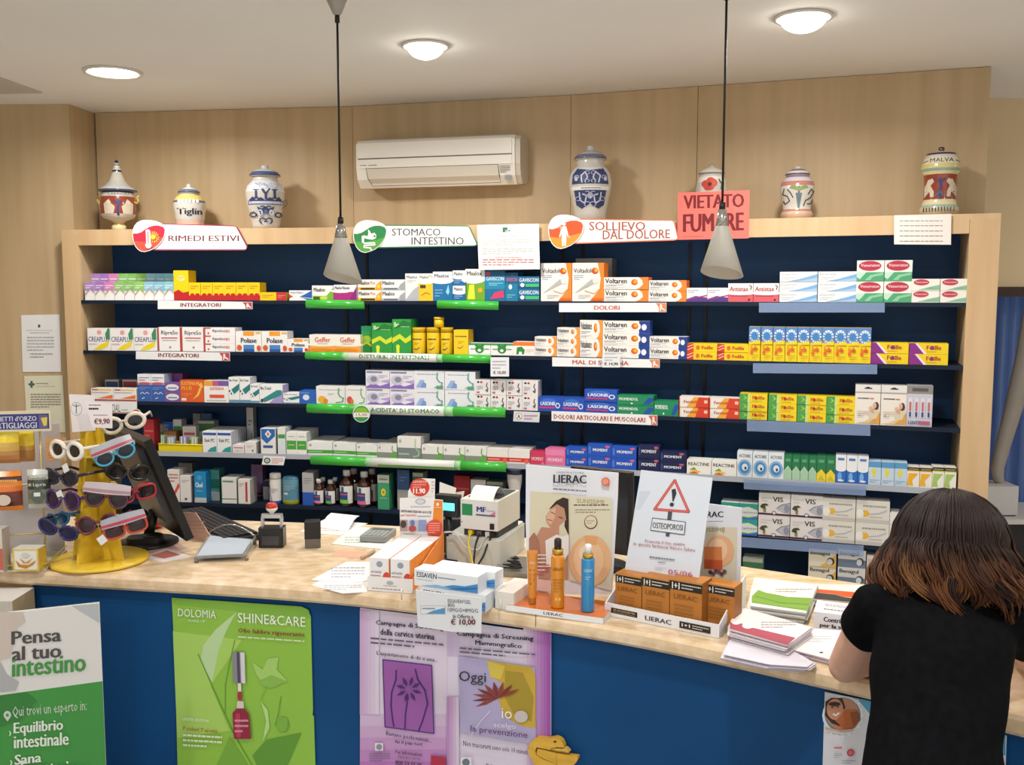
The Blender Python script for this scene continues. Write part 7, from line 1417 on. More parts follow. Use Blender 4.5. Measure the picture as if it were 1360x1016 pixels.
fB = [('P', 'D9D3BC', [LA(q) for q in [(1010,432),(1160,438),(1155,690),(980,690)]]), ('T','LIERAC', *LA((960,388)), *LA((1092,360)), '2A2A34', .02, 0), ('G', *LA((1005,412)), *LA((1092,403)), 1, '9A9AA4'), ('T','SUNISSIME', *LA((945,455)), *LA((1100,436)), '9A8A5A', .0, 1), ('E', *LA((1075,550)), 19, 21, 'E8B488'), ('E', *LA((1065,545)), 13, 15, 'F0CCA6'), ('P', 'D9824A', [LA(q) for q in [(1000,530),(1085,530),(1088,640),(1000,635)]]), ('P', 'C05A30', [LA(q) for q in [(1000,590),(1088,595),(1088,640),(1000,635)]])]+[('E', *LA((1030+i*14, 652+8*math.sin(i*2))), 2.6, 2.6, ('5A3A44', '7A4A52')[i % 2]) for i in range(6)]
mb = MB(); mb.box(xl_, xr_, 0, .004, .001, zt_, M('E2E6EE')); mb.art(fB, bB.mp); o = mb.build('back_card', dB); attach(o, dB, bB.mat())
BRN = ('B9762F', '9A5E22', [('R', .0, .78, 1, .97, '221E1C'), ('T','1+1', .06, .8, .3, .94, 'F2F0EC', .025), ('G', .36, .81, .96, .94, 2, 'D8D4CC'), ('T','LIERAC', .12, .6, .85, .7, '8A5420', .01), ('G', .15, .2, .75, .5, 4, 'A0682A'), ('R', 0, .97, 1, 1, 'C88A42')])
bh = None
for i, (xa, xb, off, lb) in enumerate(((817, 851.5, .012, 'leftmost'), (852.5, 888.5, .012, 'second from left'), (889.5, 932, .012, 'third from left'), (935, 975, .05, 'rightmost, set apart'))):
    q = bpl_.lift(-off); x0 = q.loc(xa, 815)[0]; x1 = q.loc(xb, 815)[0]; z1 = q.loc((xa+xb)/2, 764+ (xa-817)*.11)[1]
    me = carton_mesh(BRN, round(x1-x0, 4), round(max(.07, z1-.004), 4), .06 if i < 3 else .05); o = bpy.data.objects.new('cosmetic_carton', me); COL.objects.link(o)
    o.location = q.o+q.ex*x0+Vector((0, 0, .0045)); o.rotation_euler = (0, 0, ba); tag(o, 'brown cosmetic box with black top band, %s in the tray' % lb, 'cosmetic box', 'brown boxes in the tray display'); bh = z1
for i in range(2):
    q = bpl_.lift(-.085); o = bpy.data.objects.new('cosmetic_carton', carton_mesh(BRN, .055, .075, .05)); COL.objects.link(o); o.location = q.o+q.ex*(.03+i*.06)+Vector((0, 0, .0045)); o.rotation_euler = (0, 0, ba); tag(o, 'brown cosmetic box in the second row of the tray, %s' % ('left', 'right')[i], 'cosmetic box', 'brown boxes in the tray display')
# osteoporosis sign leaning on the boxes
op = Pl(bpl_.o+bpl_.ey*.035, bpl_.ex, Vector((bpl_.ey.x*.16, bpl_.ey.y*.16, 1)))
tri = [LA(q) for q in [(858,210),(925,362),(760,350)]]
card('warning_sign', 'white leaning card with red warning triangle reading OSTEOPOROSI', 'sign', op, [LA(q) for q in [(695,160),(1040,198),(972,697),(616,645)]], 'DCE3EE', [('P', 'CDD6E4', [LA(q) for q in [(690,262),(745,262),(690,350),(670,350)]]), ('L', 'C8504E', 3.6, tri+[tri[0]]), ('L', 'E07A74', 1.2, tri+[tri[0]]), ('P', '2E3440', [LA(q) for q in [(843,255),(862,250),(866,275),(852,312),(847,312)]]), ('E', *LA((844,327)), 2.8, 2.6, '2E3440'), ('P', '4A505A', [LA(q) for q in [(826,360),(846,362),(832,482),(814,480)]]), ('P', '4A505A', [LA(q) for q in [(750,390),(912,410),(906,474),(740,452)]]), ('P', 'DFE4EC', [LA(q) for q in [(753,394),(908,413),(903,470),(744,449)]]), ('T','OSTEOPOROSI', *LA((752,440)), *LA((898,412)), '3A404A', .02, 3.6), ('T','Prenota il tuo esame', *LA((716,510)), *LA((908,494)), 'B03A48', .0, 4.5), ('T','in questa farmacia Valore Salute', *LA((660,527)), *LA((958,506)), 'B03A48', .0, 9), ('G', *LA((738,588)), *LA((858,570)), 1, '7A808C', 4), ('G', *LA((778,610)), *LA((818,598)), 1, '7A808C', .5), ('G', *LA((765,640)), *LA((820,625)), 2, 'B8BEC8', 1), ('T','05/06', *LA((828,662)), *LA((946,638)), 'C03A6A', -.005, 4)])
# black flat screen behind the displays
m2 = at_y(822, 700, 2.62); e = empty('computer_monitor', 'black monitor edge standing behind the suncare display', 'monitor', (m2.x, m2.y, ZT), ba)
z_ = at_y(830, 627, 2.62).z-ZT; MB().rbox(-.16, .035, 0, .03, .05, z_, .012, M('141418', .3)).build('screen_panel', e); MB().box(-.15, .027, -.001, 0, .065, z_-.012, M('1A2028', .15)).build('screen', e); MB().tube([(-.06, .02, .012), (-.06, .02, .06)], .014, M('141418'), 10).build('stand_neck', e); MB().lathe([(.07, .0005), (.07, .01), (.02, .013)], M('141418'), 24, (-.06, .02, 0)).build('stand_foot', e)
# ---- brochures and boxes at the right
def stack(label, out, h, color, items=(), edge='D8D4D0', name='brochure_stack', cat='brochures', lift=0.0, group='brochure piles on the right of the counter', leaves=4):
    # a pile: the sheets one by one, lowest first, each nudged a little
    e = empty(name, label, cat, group=group); rs = random.Random(len(label))
    pl = Pl((0, 0, ZT+h+lift), (1, 0, 0), (0, 1, 0)); pts = [pl.loc(*p) for p in out]
    for i in range(leaves):
        jx, jy = (rs.uniform(-.006, .006), rs.uniform(-.006, .004)) if i < leaves-1 else (0, 0); ang = 0
        z0 = ZT+lift+.0006+h*i/leaves; mb = MB(); mb.prism_z([(x+jx, y+jy) for x, y in pts], z0, z0+h/leaves-.0006, M(color), M(color), M(edge))
        if i == leaves-1: mb.art(items, lambda u, v, L: (*pl.loc(u, v), ZT+lift+h+L))
        mb.build('sheet', e)
    return e
def R6(q): return (970+q[0]/6.352, 740+q[1]/6.352)
stack('pile of papers under the red brochure at the counter edge', [R6(q) for q in [(-60,820),(30,610),(480,760),(700,890),(650,925),(330,905)]], .012, 'DCD6E0', [], 'B8B0C0', leaves=5)
stack('white and dark red brochures in a pile at the counter edge', [R6(q) for q in [(75,415),(690,590),(480,742),(-5,610),(0,540)]], .022, 'EDE8E6', [('P', 'B04A5C', [R6(q) for q in [(0,545),(60,565),(100,560),(120,590),(210,600),(550,680),(480,742),(-4,606)]]), ('E', *R6((50,545)), 7, 4, 'EDE8E6'), ('E', *R6((150,580)), 8, 4, 'EDE8E6'), ('G', *R6((260,600)), *R6((560,540)), 3, 'C0B8B8')], 'C8BCC8', lift=.0125, leaves=6)
stack('white and green brochures in a pile behind the red ones', [R6(q) for q in [(200,170),(740,230),(690,350),(640,470),(170,410),(165,330)]], .03, 'F2EDE4', [('P', '7FA83A', [R6(q) for q in [(235,275),(300,300),(360,310),(480,335),(690,345),(650,455),(180,385),(180,330)]]), ('L', '5E8A34', .8, [R6(q) for q in [(210,330),(420,385),(660,400)]]), ('L', '98BC5A', .8, [R6(q) for q in [(200,360),(420,415),(650,430)]]), ('G', *R6((380,300)), *R6((690,262)), 2, 'C0B8AC')], 'C4CCD0', leaves=6)
stack('white printed booklets in a pile beside the white box', [R6(q) for q in [(480,770),(690,600),(960,620),(1000,700),(850,865)]], .014, 'EFEBE8', [('G', *R6((640,720)), *R6((860,660)), 3, 'C8C8CC'), ('R', *R6((752,810)), *R6((782,800)), '3A3A3A')], 'C8B8C8', leaves=4)
stack('white and orange leaflets in a pile behind the white box', [R6(q) for q in [(720,225),(1130,235),(1120,330),(1060,380),(700,355)]], .02, 'E9E4DA', [('P', 'DC5A1E', [R6(q) for q in [(735,270),(1120,300),(1090,345),(960,335),(880,312),(730,300)]]), ('P', '3A3634', [R6(q) for q in [(728,302),(880,315),(960,338),(1060,350),(1020,378),(702,352)]])], 'C8C0B8', leaves=4)
o_, a_, w_ = frame((1080, 836), (1150, 845)); p = fpl(o_, a_); zz = p.loc(1080, 812)[1]
mb = MB(); mb.box(0, max(w_, .12), 0, .09, .0008, zz, M('E6E8F0'), M('C8CCD6'), M('EEEAE6')); mb.art([('T','Contributo', .022, zz*.52, .085, zz*.78, '2A2A34', .03), ('T','per la stampa', .014, zz*.14, .1, zz*.42, '2A2A34', .03)], lambda u, v, L: (u, -L, v)); mb.art([('G', .02, .02, .1, .036, 1, '3A3A44'), ('G', .02, .05, .1, .07, 2, '9A9AA0')], lambda u, v, L: (u, v, zz+L))
tag(mb.build('donation_box', None, o_, a_), 'white box lettered Contributo per la stampa on the counter', 'box')
a = at_z(990, 800, ZT); mb = MB(); o_, a_, w_ = frame((985, 806), (997, 806)); z_ = fpl(o_, a_).loc(990, 748)[1]
mb.box(-.03, .025, 0, .05, .001, z_, M('E8DCC8', .4), M('D8C8B0')); mb.art([('G', -.02, .02, .02, z_*.8, 8, 'C8A890')], lambda u, v, L: (u, -L, v)); tag(mb.build('medicine_carton', None, o_+Vector((0, .12, 0)), .35), 'tall cream box standing behind the brown box display', 'medicine box')
# ============================================================ other goods on the shelves
def shelf_item(name, label, cat, row, px, back, group=None):
    sg = seg_of(px); s0 = on_seg(px, [400, 475, 550, 620, 690, 800][row-1], sg, back)[0]; q = seg_pt(sg, s0, back, ZR[row]+.0004); k = q.y/F
    e = empty(name, label, cat, q, SEG[sg][4], group); return e, k, (lambda y: on_seg(px, y, sg, back)[1]-ZR[row])
YT = M('EFC81E', .3, coat=.3); YD = M('D8AE16', .35)
for i, (x0, x1, yt) in enumerate(((547.6,566,435), (567,585,435), (585.5,602,435))):
    e, k, zt = shelf_item('yellow_tub', 'yellow powder tub, %s of three on the second shelf' % ('left', 'middle', 'right')[i], 'tub', 2, (x0+x1)/2, .035, 'yellow tubs on the second shelf'); r = (x1-x0)/2*k
    MB().lathe([(r*.97, 0), (r, .003), (r, zt(441)), (r*.98, zt(440.5))], YT, 24).build('body', e); MB().lathe([(r*1.03, zt(441.5)), (r*1.03, zt(436)), (r, zt(435)), (.001, zt(435))], YD, 24).build('lid', e)
    onto(e, MB().art([('G', -.7, .6, .7, .76, 1, '5A4A2A'), ('G', -.4, .4, .4, .54, 2, 'B89020'), ('L', '6A5A3A', .05, [(-.4,.22),(0,.2),(.4,.3)])], lambda u, v, L: ((r+.0006+L)*math.sin(u), -(r+.0006+L)*math.cos(u), zt(441)*v)))
e, k, zt = shelf_item('yellow_tub', 'small yellow tub stacked on top of the yellow tubs', 'tub', 2, 583.5, .035); r = 6.5*k
e.location.z += zt(434.8); zq = zt(421)-zt(434.8)
MB().lathe([(r, 0), (r, zq*.72), (r*.96, zq*.73)], YT, 20).build('body', e); MB().lathe([(r*1.05, zq*.72), (r*1.05, zq*.98), (.001, zq)], YD, 20).build('lid', e)
AMB = M('3A1A10', .12, coat=.6)
def syrup(label, px, rp, yt, col, back):
    e, k, zt = shelf_item('medicine_bottle', label, 'bottle', 5, px, back, 'brown glass medicine bottles'); r = rp*k; h = zt(yt)
    MB().lathe([(r*.9, 0), (r, .004), (r, h*.62), (r*.8, h*.72), (r*.42, h*.79), (r*.42, h*.85)], AMB, 20).build('glass_body', e)
    MB().lathe([(r*.52, h*.84), (r*.54, h*.98), (r*.45, h), (.001, h)], M('D6D6D4', .35), 18).build('cap', e)
    mb = MB(); n = 10
    def band(v0, v1, a0, a1, c, l=.0006):
        mb.add([((r+l)*math.sin(a0+(a1-a0)*i/n), -(r+l)*math.cos(a0+(a1-a0)*i/n), h*v) for v in (v0, v1) for i in range(n+1)], [(i, i+1, n+2+i, n+1+i) for i in range(n)], M(c), True)
    band(.1, .58, -1.3, 1.3, 'E6E4E0'); band(.1, .2, -1.2, .6, col, .001); band(.2, .42, -1.2, .5, '2A4A86', .001); band(.42, .56, -.5, -.05, '2A6A9A', .001); band(.33, .37, -.9, .4, 'C85A6A', .0014)
    mb.build('label', e)
syrup('small brown bottle with pink label base, fifth shelf', 424.5, 6.6, 636, 'DC7AA8', .03)
syrup('small brown bottle with green label base, fifth shelf', 440, 7, 637, '6AB84A', .03)
syrup('large brown bottle with green label base, fifth shelf', 461.5, 9.4, 624, '7CC84A', .035)
syrup('large brown bottle with pink label base, fifth shelf', 484.5, 9.4, 626, 'D86AA0', .035)
syrup('small brown bottle behind the small pink-labelled one', 430, 6, 634, 'DC7AA8', .09); syrup('small brown bottle behind the small green-labelled one', 446, 6, 634, '6AB84A', .09)
syrup('large brown bottle behind the large green-labelled one', 471, 8, 622, '7CC84A', .1); syrup('large brown bottle behind the large pink-labelled one', 495, 8, 622, 'D86AA0', .1)
e, k, zt = shelf_item('lotion_bottle', 'white lotion bottle with blue swirl, fifth shelf', 'bottle', 5, 367, .035)
MB().lathe([(7.5*k, 0, M('2A52B0', .3)), (8*k, .004, M('2A52B0', .3)), (8*k, zt(664), M('E4E0DC', .3)), (8*k, zt(640)), (7.6*k, zt(636), M('A8A4A0', .3)), (7.4*k, zt(634), M('D8D4CE', .3)), (7.4*k, zt(629)), (6*k, zt(628)), (.001, zt(628))] and [(7.5*k, 0, M('2A52B0', .3)), (8*k, .004, M('2A52B0', .3)), (8*k, zt(664), M('E4E0DC', .3)), (8*k, zt(640), M('E4E0DC', .3)), (7.6*k, zt(636), M('A8A4A0', .3)), (7.4*k, zt(634), M('D8D4CE', .3)), (7.4*k, zt(629), M('D8D4CE', .3)), (6*k, zt(628), M('D8D4CE', .3)), (.001, zt(628), M('D8D4CE', .3))], None, 22).build('body', e)
onto(e, MB().art([('L','3A62C0',.09,[(-.9,.8),(-.5,.6),(-.6,.4),(-.3,.15)]), ('G',-.3,.5,.7,.7,3,'9A9AA0')], lambda u, v, L: ((8*k+.0006+L)*math.sin(u), -(8*k+.0006+L)*math.cos(u), zt(638)*v)))
e, k, zt = shelf_item('shampoo_bottle', 'wide blue-grey bottle with lime base, fifth shelf', 'bottle', 5, 387, .04)
MB().lathe([(10.5*k, 0, M('A8B03A', .3)), (11.5*k, .004, M('A8B03A', .3)), (11.5*k, zt(663), M('5A8EA6', .3)), (11.2*k, zt(645), M('6A9AB0', .3)), (11*k, zt(636), M('4A7A92', .3)), (9.5*k, zt(633), M('3A6A84', .3)), (6*k, zt(632), M('3A6A84', .3)), (.001, zt(631.6), M('3A6A84', .3))], None, 22, sy=.7).build('body', e)
onto(e, MB().art([('R',-.6,.4,-.1,.48,'D8E0DC'), ('G',-.6,.55,.7,.75,3,'A8C4D0')], lambda u, v, L: ((11.6*k+L)*math.sin(u), -(8.3*k+L)*math.cos(u), zt(636)*v)))
e, k, zt = shelf_item('mouthwash_bottle', 'white and blue bottle at the right of the receipt printer, fifth shelf', 'bottle', 5, 683.5, .04)
mb = MB(); 
mb.lathe([(7*k, 0, M('2A6AB0', .25)), (7.5*k, .005, M('2A6AB0', .25)), (7*k, zt(655), M('D4D0CC', .3)), (10*k, zt(640), M('D8D4D0', .3)), (10.5*k, zt(630), M('2E3E6A', .3)), (10*k, zt(624), M('D8D4D0', .3)), (8*k, zt(621.5), M('D8D4D0', .3)), (.001, zt(621), M('D8D4D0', .3))], None, 22, sy=.6); mb.build('body', e)
# yellow tray on row four with little boxes
sg = 0; A, t, n, l, a = SEG[0]; s0 = on_seg(211, 601, 0, .006)[0]; s1 = on_seg(269, 601, 0, .006)[0]; zt_ = on_seg(240, 590.5, 0, .006)[1]-ZR[4]
q = seg_pt(0, s0, .006, ZR[4]+.0005); tr = empty('yellow_tray', 'yellow plastic tray with small goods on the fourth shelf', 'tray', q, a)
w_ = s1-s0; mb = MB(); mb.box(0, w_, 0, .08, 0, .003, M('E8D21E', .3)).box(0, w_, 0, .003, .003, zt_, M('E8D21E', .3)).box(0, w_, .077, .08, .003, zt_, M('E8D21E', .3)).box(0, .003, .003, .077, .003, zt_, M('E8D21E', .3)).box(w_-.003, w_, .003, .077, .003, zt_, M('E8D21E', .3)); mb.build('tray', tr)
MB().tube([(-.001, 0, zt_), (w_+.001, 0, zt_), (w_+.001, .08, zt_), (-.001, .08, zt_)], .003, M('EEDC3A', .3), 6, True).build('rim', tr)
for x0, x1, yt, c, lb in ((223,232,581,'A8BCD0','pale blue'), (239,249,580,'8A8AB8','striped violet'), (254,263,581,'A8C0A0','pale green'), (214,219,578,'6AB06A','green')):
    p0 = on_seg(x0, 601, 0, .03)[0]; p1 = on_seg(x1, 601, 0, .03)[0]; h_ = on_seg(x0, yt, 0, .03)[1]-ZR[4]-.004
    mb = MB(); mb.box(0, p1-p0, 0, .02, 0, h_, M(c), M('A8A8A8')); mb.art([('R', .2, 0, .35, 1, 'E8E8EC'), ('R', .6, 0, .8, 1, 'DCDCE4')], flat(p1-p0, h_)); tag(mb.build('medicine_carton', None, seg_pt(0, p0, .03, ZR[4]+.004), a), 'tiny %s striped box in the yellow tray' % lb, 'medicine box', 'tiny boxes in the yellow tray')
e, k, zt = shelf_item('bottle_in_box', 'orange-brown carton behind the yellow tray', 'medicine box', 4, 228, .1)
MB().box(-10*k, 8*k, 0, .05, 0, zt(573), M('B07A4A'), M('9A6A3E')).box(-9*k, 7*k, -.0006, 0, zt(590), zt(578), M('C0BCB4')).build('carton', e)
# ============================================================ side room beyond the shelves
CURT = noise_mat('blue_curtain', '7C92BA', '8AA0C6', 3, .8); nt = CURT.node_tree; tb_ = nt.nodes.new('ShaderNodeBsdfTranslucent'); tb_.inputs[0].default_value = (*rgb('8EA8D4'), 1); mx = nt.nodes.new('ShaderNodeMixShader'); mx.inputs[0].default_value = .55
nt.links.new(nt.nodes['Principled BSDF'].outputs[0], mx.inputs[1]); nt.links.new(tb_.outputs[0], mx.inputs[2]); nt.links.new(mx.outputs[0], nt.nodes['Material Output'].inputs[0])
cw = MB(); n = 60; x0, x1 = ox0-.04, 2.72; vs = []
for z in (.56, hzb+.02):
    for i in range(n+1): f = i/n; vs.append((x0+(x1-x0)*f, yw+.13+.022*math.sin(f*70)+.008*math.sin(f*31), z))
cw.add(vs, [(i, i+1, n+2+i, n+1+i) for i in range(n)], CURT, True); cw.add([(x, y+.004, z) for x, y, z in vs], [(i+1, i, n+1+i, n+2+i) for i in range(n)], CURT, True)
tag(cw.build('curtain'), 'blue pleated curtain in the side room opening', 'curtain')
dz = .735; dx0 = at_y(1296, 690, yw-.35).x
dsk = empty('side_desk', 'dark desk with white top in the side room', 'desk', (dx0, yw-.36, 0))
MB().box(0, .9, 0, .34, dz-.02, dz, M('C8C8C8', .4)).build('top', dsk); MB().box(.02, .88, .02, .33, 0, dz-.02, M('101014', .5)).build('cabinet', dsk)
b0 = at_y(1302, 690, yw-.3); b1 = at_y(1351, 690, yw-.3); bz = at_y(1320, 646, yw-.3).z
mb = MB(); bx = empty('white_box', 'white box on the side room desk', 'box', (b0.x, yw-.3, dz)); MB().box(0, b1.x-b0.x, 0, .14, .006, bz-dz, M('C4C4C6', .5)).build('carton', bx); MB().box(.005, b1.x-b0.x-.005, .005, .135, .0, .006, M('2A2A2C')).build('foot', bx)
pts = [(1362,395),(1349,470),(1334,540),(1322,590),(1315,622),(1317,636),(1324,643.5),(1334,645.2)]; P_ = [at_y(u, v, yw-.22) for u, v in pts]
mb = MB(); vs = []
for i, p_ in enumerate(P_):
    ww = .075 if i < 5 else .06
    for y in (-.04, .04): vs.append((p_.x, p_.y+y, p_.z))
wd = [(1388,395),(1373,470),(1356,540),(1340,590),(1331,620),(1330,632),(1331,638),(1336,642)]
Q_ = [at_y(u, v, yw-.22) for u, v in wd]; vs = []
for p_, q_ in zip(P_, Q_): vs += [(p_.x, p_.y-.02, p_.z), (q_.x, q_.y-.02, q_.z), (q_.x, q_.y+.0, q_.z), (p_.x, p_.y+.0, p_.z)]
N_ = len(P_); fs = [(0,3,2,1), tuple(4*(N_-1)+i for i in range(4))]
for i in range(N_-1):
    for j in range(4): fs.append((4*i+j, 4*i+(j+1) % 4, 4*(i+1)+(j+1) % 4, 4*(i+1)+j))
mb.add(vs, fs, M('9A948E', .6), True); tag(mb.build('bent_board'), 'grey curved board standing on the white box in the side room', 'board')
# ============================================================ the customer leaning on the counter
def remeshed(name, mb, voxel, parent, mat, smooth=6, disp=None):
    me = mb.mesh(name); o = bpy.data.objects.new(name, me); COL.objects.link(o)
    m = o.modifiers.new('r', 'REMESH'); m.mode = 'VOXEL'; m.voxel_size = voxel; m.use_smooth_shade = True
    s_ = o.modifiers.new('s', 'SMOOTH'); s_.iterations = smooth; s_.factor = .5
    dg = bpy.context.evaluated_depsgraph_get(); ev = o.evaluated_get(dg); me2 = bpy.data.meshes.new_from_object(ev); o.modifiers.clear(); o.data = me2
    me2.materials.clear(); me2.materials.append(mat)
    if disp:
        for v in me2.vertices: disp(v)
    me2.polygons.foreach_set('use_smooth', [True]*len(me2.polygons)); me2.update()
    o.parent = parent; return o
def loft(mb, secs, n=28):      # secs: (centre, axis_a, axis_b)
    rg = [[c+a*math.cos(2*math.pi*i/n)+b*math.sin(2*math.pi*i/n) for i in range(n)] for c, a, b in secs]
    vs = [p for r in rg for p in r]; fs = [tuple(range(n))[::-1], tuple((len(rg)-1)*n+i for i in range(n))]
    for r in range(len(rg)-1): fs += [(r*n+i, r*n+(i+1) % n, (r+1)*n+(i+1) % n, (r+1)*n+i) for i in range(n)]
    mb.add(vs, fs, 'C89A84', True)
def limb(mb, pts, rad):
    d = [Vector(p) for p in pts]; P2 = []; R2 = []
    for i in range(len(d)-1):
        for j in range(4): f = j/4; P2.append(d[i].lerp(d[i+1], f)); R2.append(rad[i]+(rad[i+1]-rad[i])*f)
    P2.append(d[-1]); R2.append(rad[-1]); mb.tube(P2, R2, 'C89A84', 14)
    for p, r in zip(d, rad): mb.ball(p, r, r, r, 'C89A84', 14, 8)
per = empty('person', 'person in black T-shirt with brown shoulder-length hair leaning on the counter', 'person')
neck = at_y(1252, 785, 1.80); shL = at_y(1164, 806, 1.755); shR = at_y(1345, 826, 1.71); hipc = Vector((.665, 1.47, .80))
elL = at_y(1122, 890, 1.855); elL.z = ZT+.036; wrL = Vector((elL.x+.17, elL.y+.13, ZT+.032)); 
elR = at_y(1392, 930, 1.83); elR.z = ZT+.038; wrR = at_y(1352, 928, 1.95); wrR.z = ZT+.033
head = at_y(1260, 734, 1.79)
spine = hipc-neck; ax = (shR-shL).normalized(); sp_d = (hipc-(shL+shR)/2).normalized(); back = ax.cross(sp_d).normalized()
def torso(mb, grow, low=1.0):
    secs = []
    mid = (shL+shR)/2; prof = [(-.10, .05, .035), (-.05, .08, .045), (0, .112, .06), (.10, .114, .078), (.25, .112, .088), (.42, .104, .082), (.60, .101, .08), (.78, .110, .088), (.95, .130, .1), (1.08, .135, .105)]
    L = (hipc-mid).length
    for f, wa, wb in prof:
        if f > low: break
        c = mid+(hipc-mid)*f+(neck-mid)*(max(0, -f)*6 if f < 0 else 0)
        secs.append((c, ax*(wa+grow), back*(wb+grow)))
    loft(mb, secs)
def hand(mb, w, d, up, s):
    d = d.normalized(); side = d.cross(up).normalized()*s
    c = w+d*.045; 
    for f, r in ((0, .022), (.03, .027), (.06, .03), (.085, .028)): mb.ball(w+d*f, r*.9, r*.9, .014, 'C89A84', 12, 8)
    for i, (o_, l) in enumerate(((-.024, .066), (-.008, .074), (.008, .07), (.023, .056))):
        b = w+d*.085+side*o_; k1 = b+d*l*.45+up*.008; k2 = b+d*l*.78-up*.004; k3 = b+d*l-up*.012
        limb(mb, [b, k1, k2, k3], [.0092, .0088, .008, .0068])
    b = w+d*.03-side*.026; limb(mb, [b, b+d*.025-side*.018, b+d*.05-side*.02-up*.004], [.0105, .0098, .008])
body = MB(); torso(body, -.004)
limb(body, [neck+Vector((0, -.01, -.03)), neck.lerp(head, .55), head+Vector((0, .0, -.05))], [.055, .05, .052])
fd = Vector((.42, .86, -.28)).normalized(); fs_ = fd.cross(Vector((0, 0, 1))).normalized(); fu = fs_.cross(fd).normalized()
hd = MB(); hd.ball((0, 0, 0), .074, .092, .100, 'C89A84', 24, 16); hd.ball((0, .048, -.055), .05, .045, .052, 'C89A84', 18, 12); hd.ball((0, .098, -.012), .011, .016, .018, 'C89A84', 12, 8); hd.ball((0, .09, .018), .009, .012, .024, 'C89A84', 12, 8); hd.ball((0, .088, -.048), .022, .008, .008, 'C89A84', 12, 8); hd.ball((0, .08, -.088), .02, .018, .016, 'C89A84', 12, 8)
for s in (-1, 1): hd.ball((s*.075, .0, -.012), .009, .02, .03, 'C89A84', 12, 8); hd.ball((s*.034, .07, -.03), .024, .02, .024, 'C89A84', 12, 8)
Rm = Matrix((fs_, fd, fu)).transposed()
body.add([head+Rm @ Vector(v) for v in hd.v], hd.f, 'C89A84', True)
limb(body, [shL, shL.lerp(elL, .5), elL, elL.lerp(wrL, .35), wrL], [.043, .037, .033, .035, .023]); hand(body, wrL, wrL-elL, Vector((0, 0, 1)), 1)
limb(body, [shR, shR.lerp(elR, .5), elR, elR.lerp(wrR, .35), wrR], [.043, .037, .034, .035, .023]); hand(body, wrR, Vector((-.35, .9, 0)), Vector((0, 0, 1)), -1)
hl = hipc-ax*.07; hr = hipc+ax*.07; kn = Vector((0, .07, -.36))
for hp, sx in ((hl, -.01), (hr, .01)):
    kk = hp+kn+Vector((sx, 0, 0)); an = Vector((kk.x+sx, kk.y-.06, .075)); limb(body, [hp, kk, kk+(an-kk)*.35, an], [.078, .05, .052, .034]); limb(body, [an+Vector((0, -.02, -.035)), an+Vector((0, .1, -.05))], [.036, .028])
SKIN = noise_mat('skin', 'C89A84', 'CEA28C', 20, .5)
remeshed('body', body, .0055, per, SKIN, 5)
# eyes, brows and lips as parts of the face
for s in (-1, 1):
    MB().ball(head+Rm @ Vector((s*.032, .081, .012)), .012, .009, .009, M('E8E4E0', .2), 14, 10).build('eye', per); MB().ball(head+Rm @ Vector((s*.032, .0885, .012)), .005, .0035, .005, M('2A1A12', .2), 10, 8).build('iris', per)
    MB().tube([head+Rm @ Vector((s*x, .083-abs(x-.033)*.3, .036)) for x in (.016, .033, .05)], .003, M('2A1A12'), 6).build('eyebrow', per)
MB().tube([head+Rm @ Vector((x, .0965-abs(x)*.4, -.048)) for x in (-.022, 0, .022)], [.003, .006, .003], M('A85A54', .4), 8).build('lips', per)
# black T-shirt
sh = MB(); torso(sh, .007, .97)
for s_, e_ in ((shL, elL), (shR, elR)):
    q = s_.lerp(e_, .30); limb(sh, [s_+(neck-s_)*.25, s_, q], [.046, .047, .049])
    inner = MB()
def crease(v):
    p = v.co; a_ = math.sin(p.z*60+p.x*25)*math.sin(p.x*38-p.y*21)*.0022+math.sin(p.z*23-p.x*40)*.002; v.co = p+v.normal*a_
remeshed('t_shirt', sh, .0065, per, noise_mat('black_cotton', '0B0B0D', '101013', 60, .9, spec=.05), 7, crease)
tr_ = MB()
for hp, sx in ((hl, -.01), (hr, .01)):
    kk = hp+kn+Vector((sx, 0, 0)); an = Vector((kk.x+sx, kk.y-.06, .085)); limb(tr_, [hp, kk, kk+(an-kk)*.5, an], [.088, .062, .058, .05])
loft(tr_, [(hipc-sp_d*.06, ax*.122, back*.098), (hipc, ax*.145, back*.112), (hipc+Vector((0, 0, -.08)), ax*.13, back*.105)])
remeshed('trousers', tr_, .008, per, noise_mat('dark_denim', '12141C', '181B26', 50, .9, spec=.05), 6)
for hp, sx in ((hl, -.01), (hr, .01)):
    kk = hp+kn+Vector((sx, 0, 0)); f0 = Vector((kk.x+sx, kk.y-.06, 0)); mb = MB(); mb.ball(f0+Vector((0, .05, .042)), .048, .13, .042, 'D8D8D6', 18, 12); mb.build('shoe', per)
# hair: scalp cap and wavy locks, darker at the roots
def hair_mat(name, root, tip, lo, hi):
    m = bpy.data.materials.new(name); m.use_nodes = True; nt = m.node_tree; bs = nt.nodes['Principled BSDF']
    tc = nt.nodes.new('ShaderNodeTexCoord'); sx_ = nt.nodes.new('ShaderNodeSeparateXYZ'); mr = nt.nodes.new('ShaderNodeMapRange'); cr = nt.nodes.new('ShaderNodeValToRGB')
    mr.inputs[1].default_value = head.z+hi; mr.inputs[2].default_value = head.z+lo
    nt.links.new(tc.outputs['Object'], sx_.inputs[0]); nt.links.new(sx_.outputs['Z'], mr.inputs[0]); nt.links.new(mr.outputs[0], cr.inputs[0])
    cr.color_ramp.elements[0].position = 0; cr.color_ramp.elements[0].color = (*rgb(root), 1); cr.color_ramp.elements[1].position = 1; cr.color_ramp.elements[1].color = (*rgb(tip), 1)
    nt.links.new(cr.outputs[0], bs.inputs['Base Color']); bs.inputs['Roughness'].default_value = .5; bs.inputs['Specular IOR Level'].default_value = .22
    return m
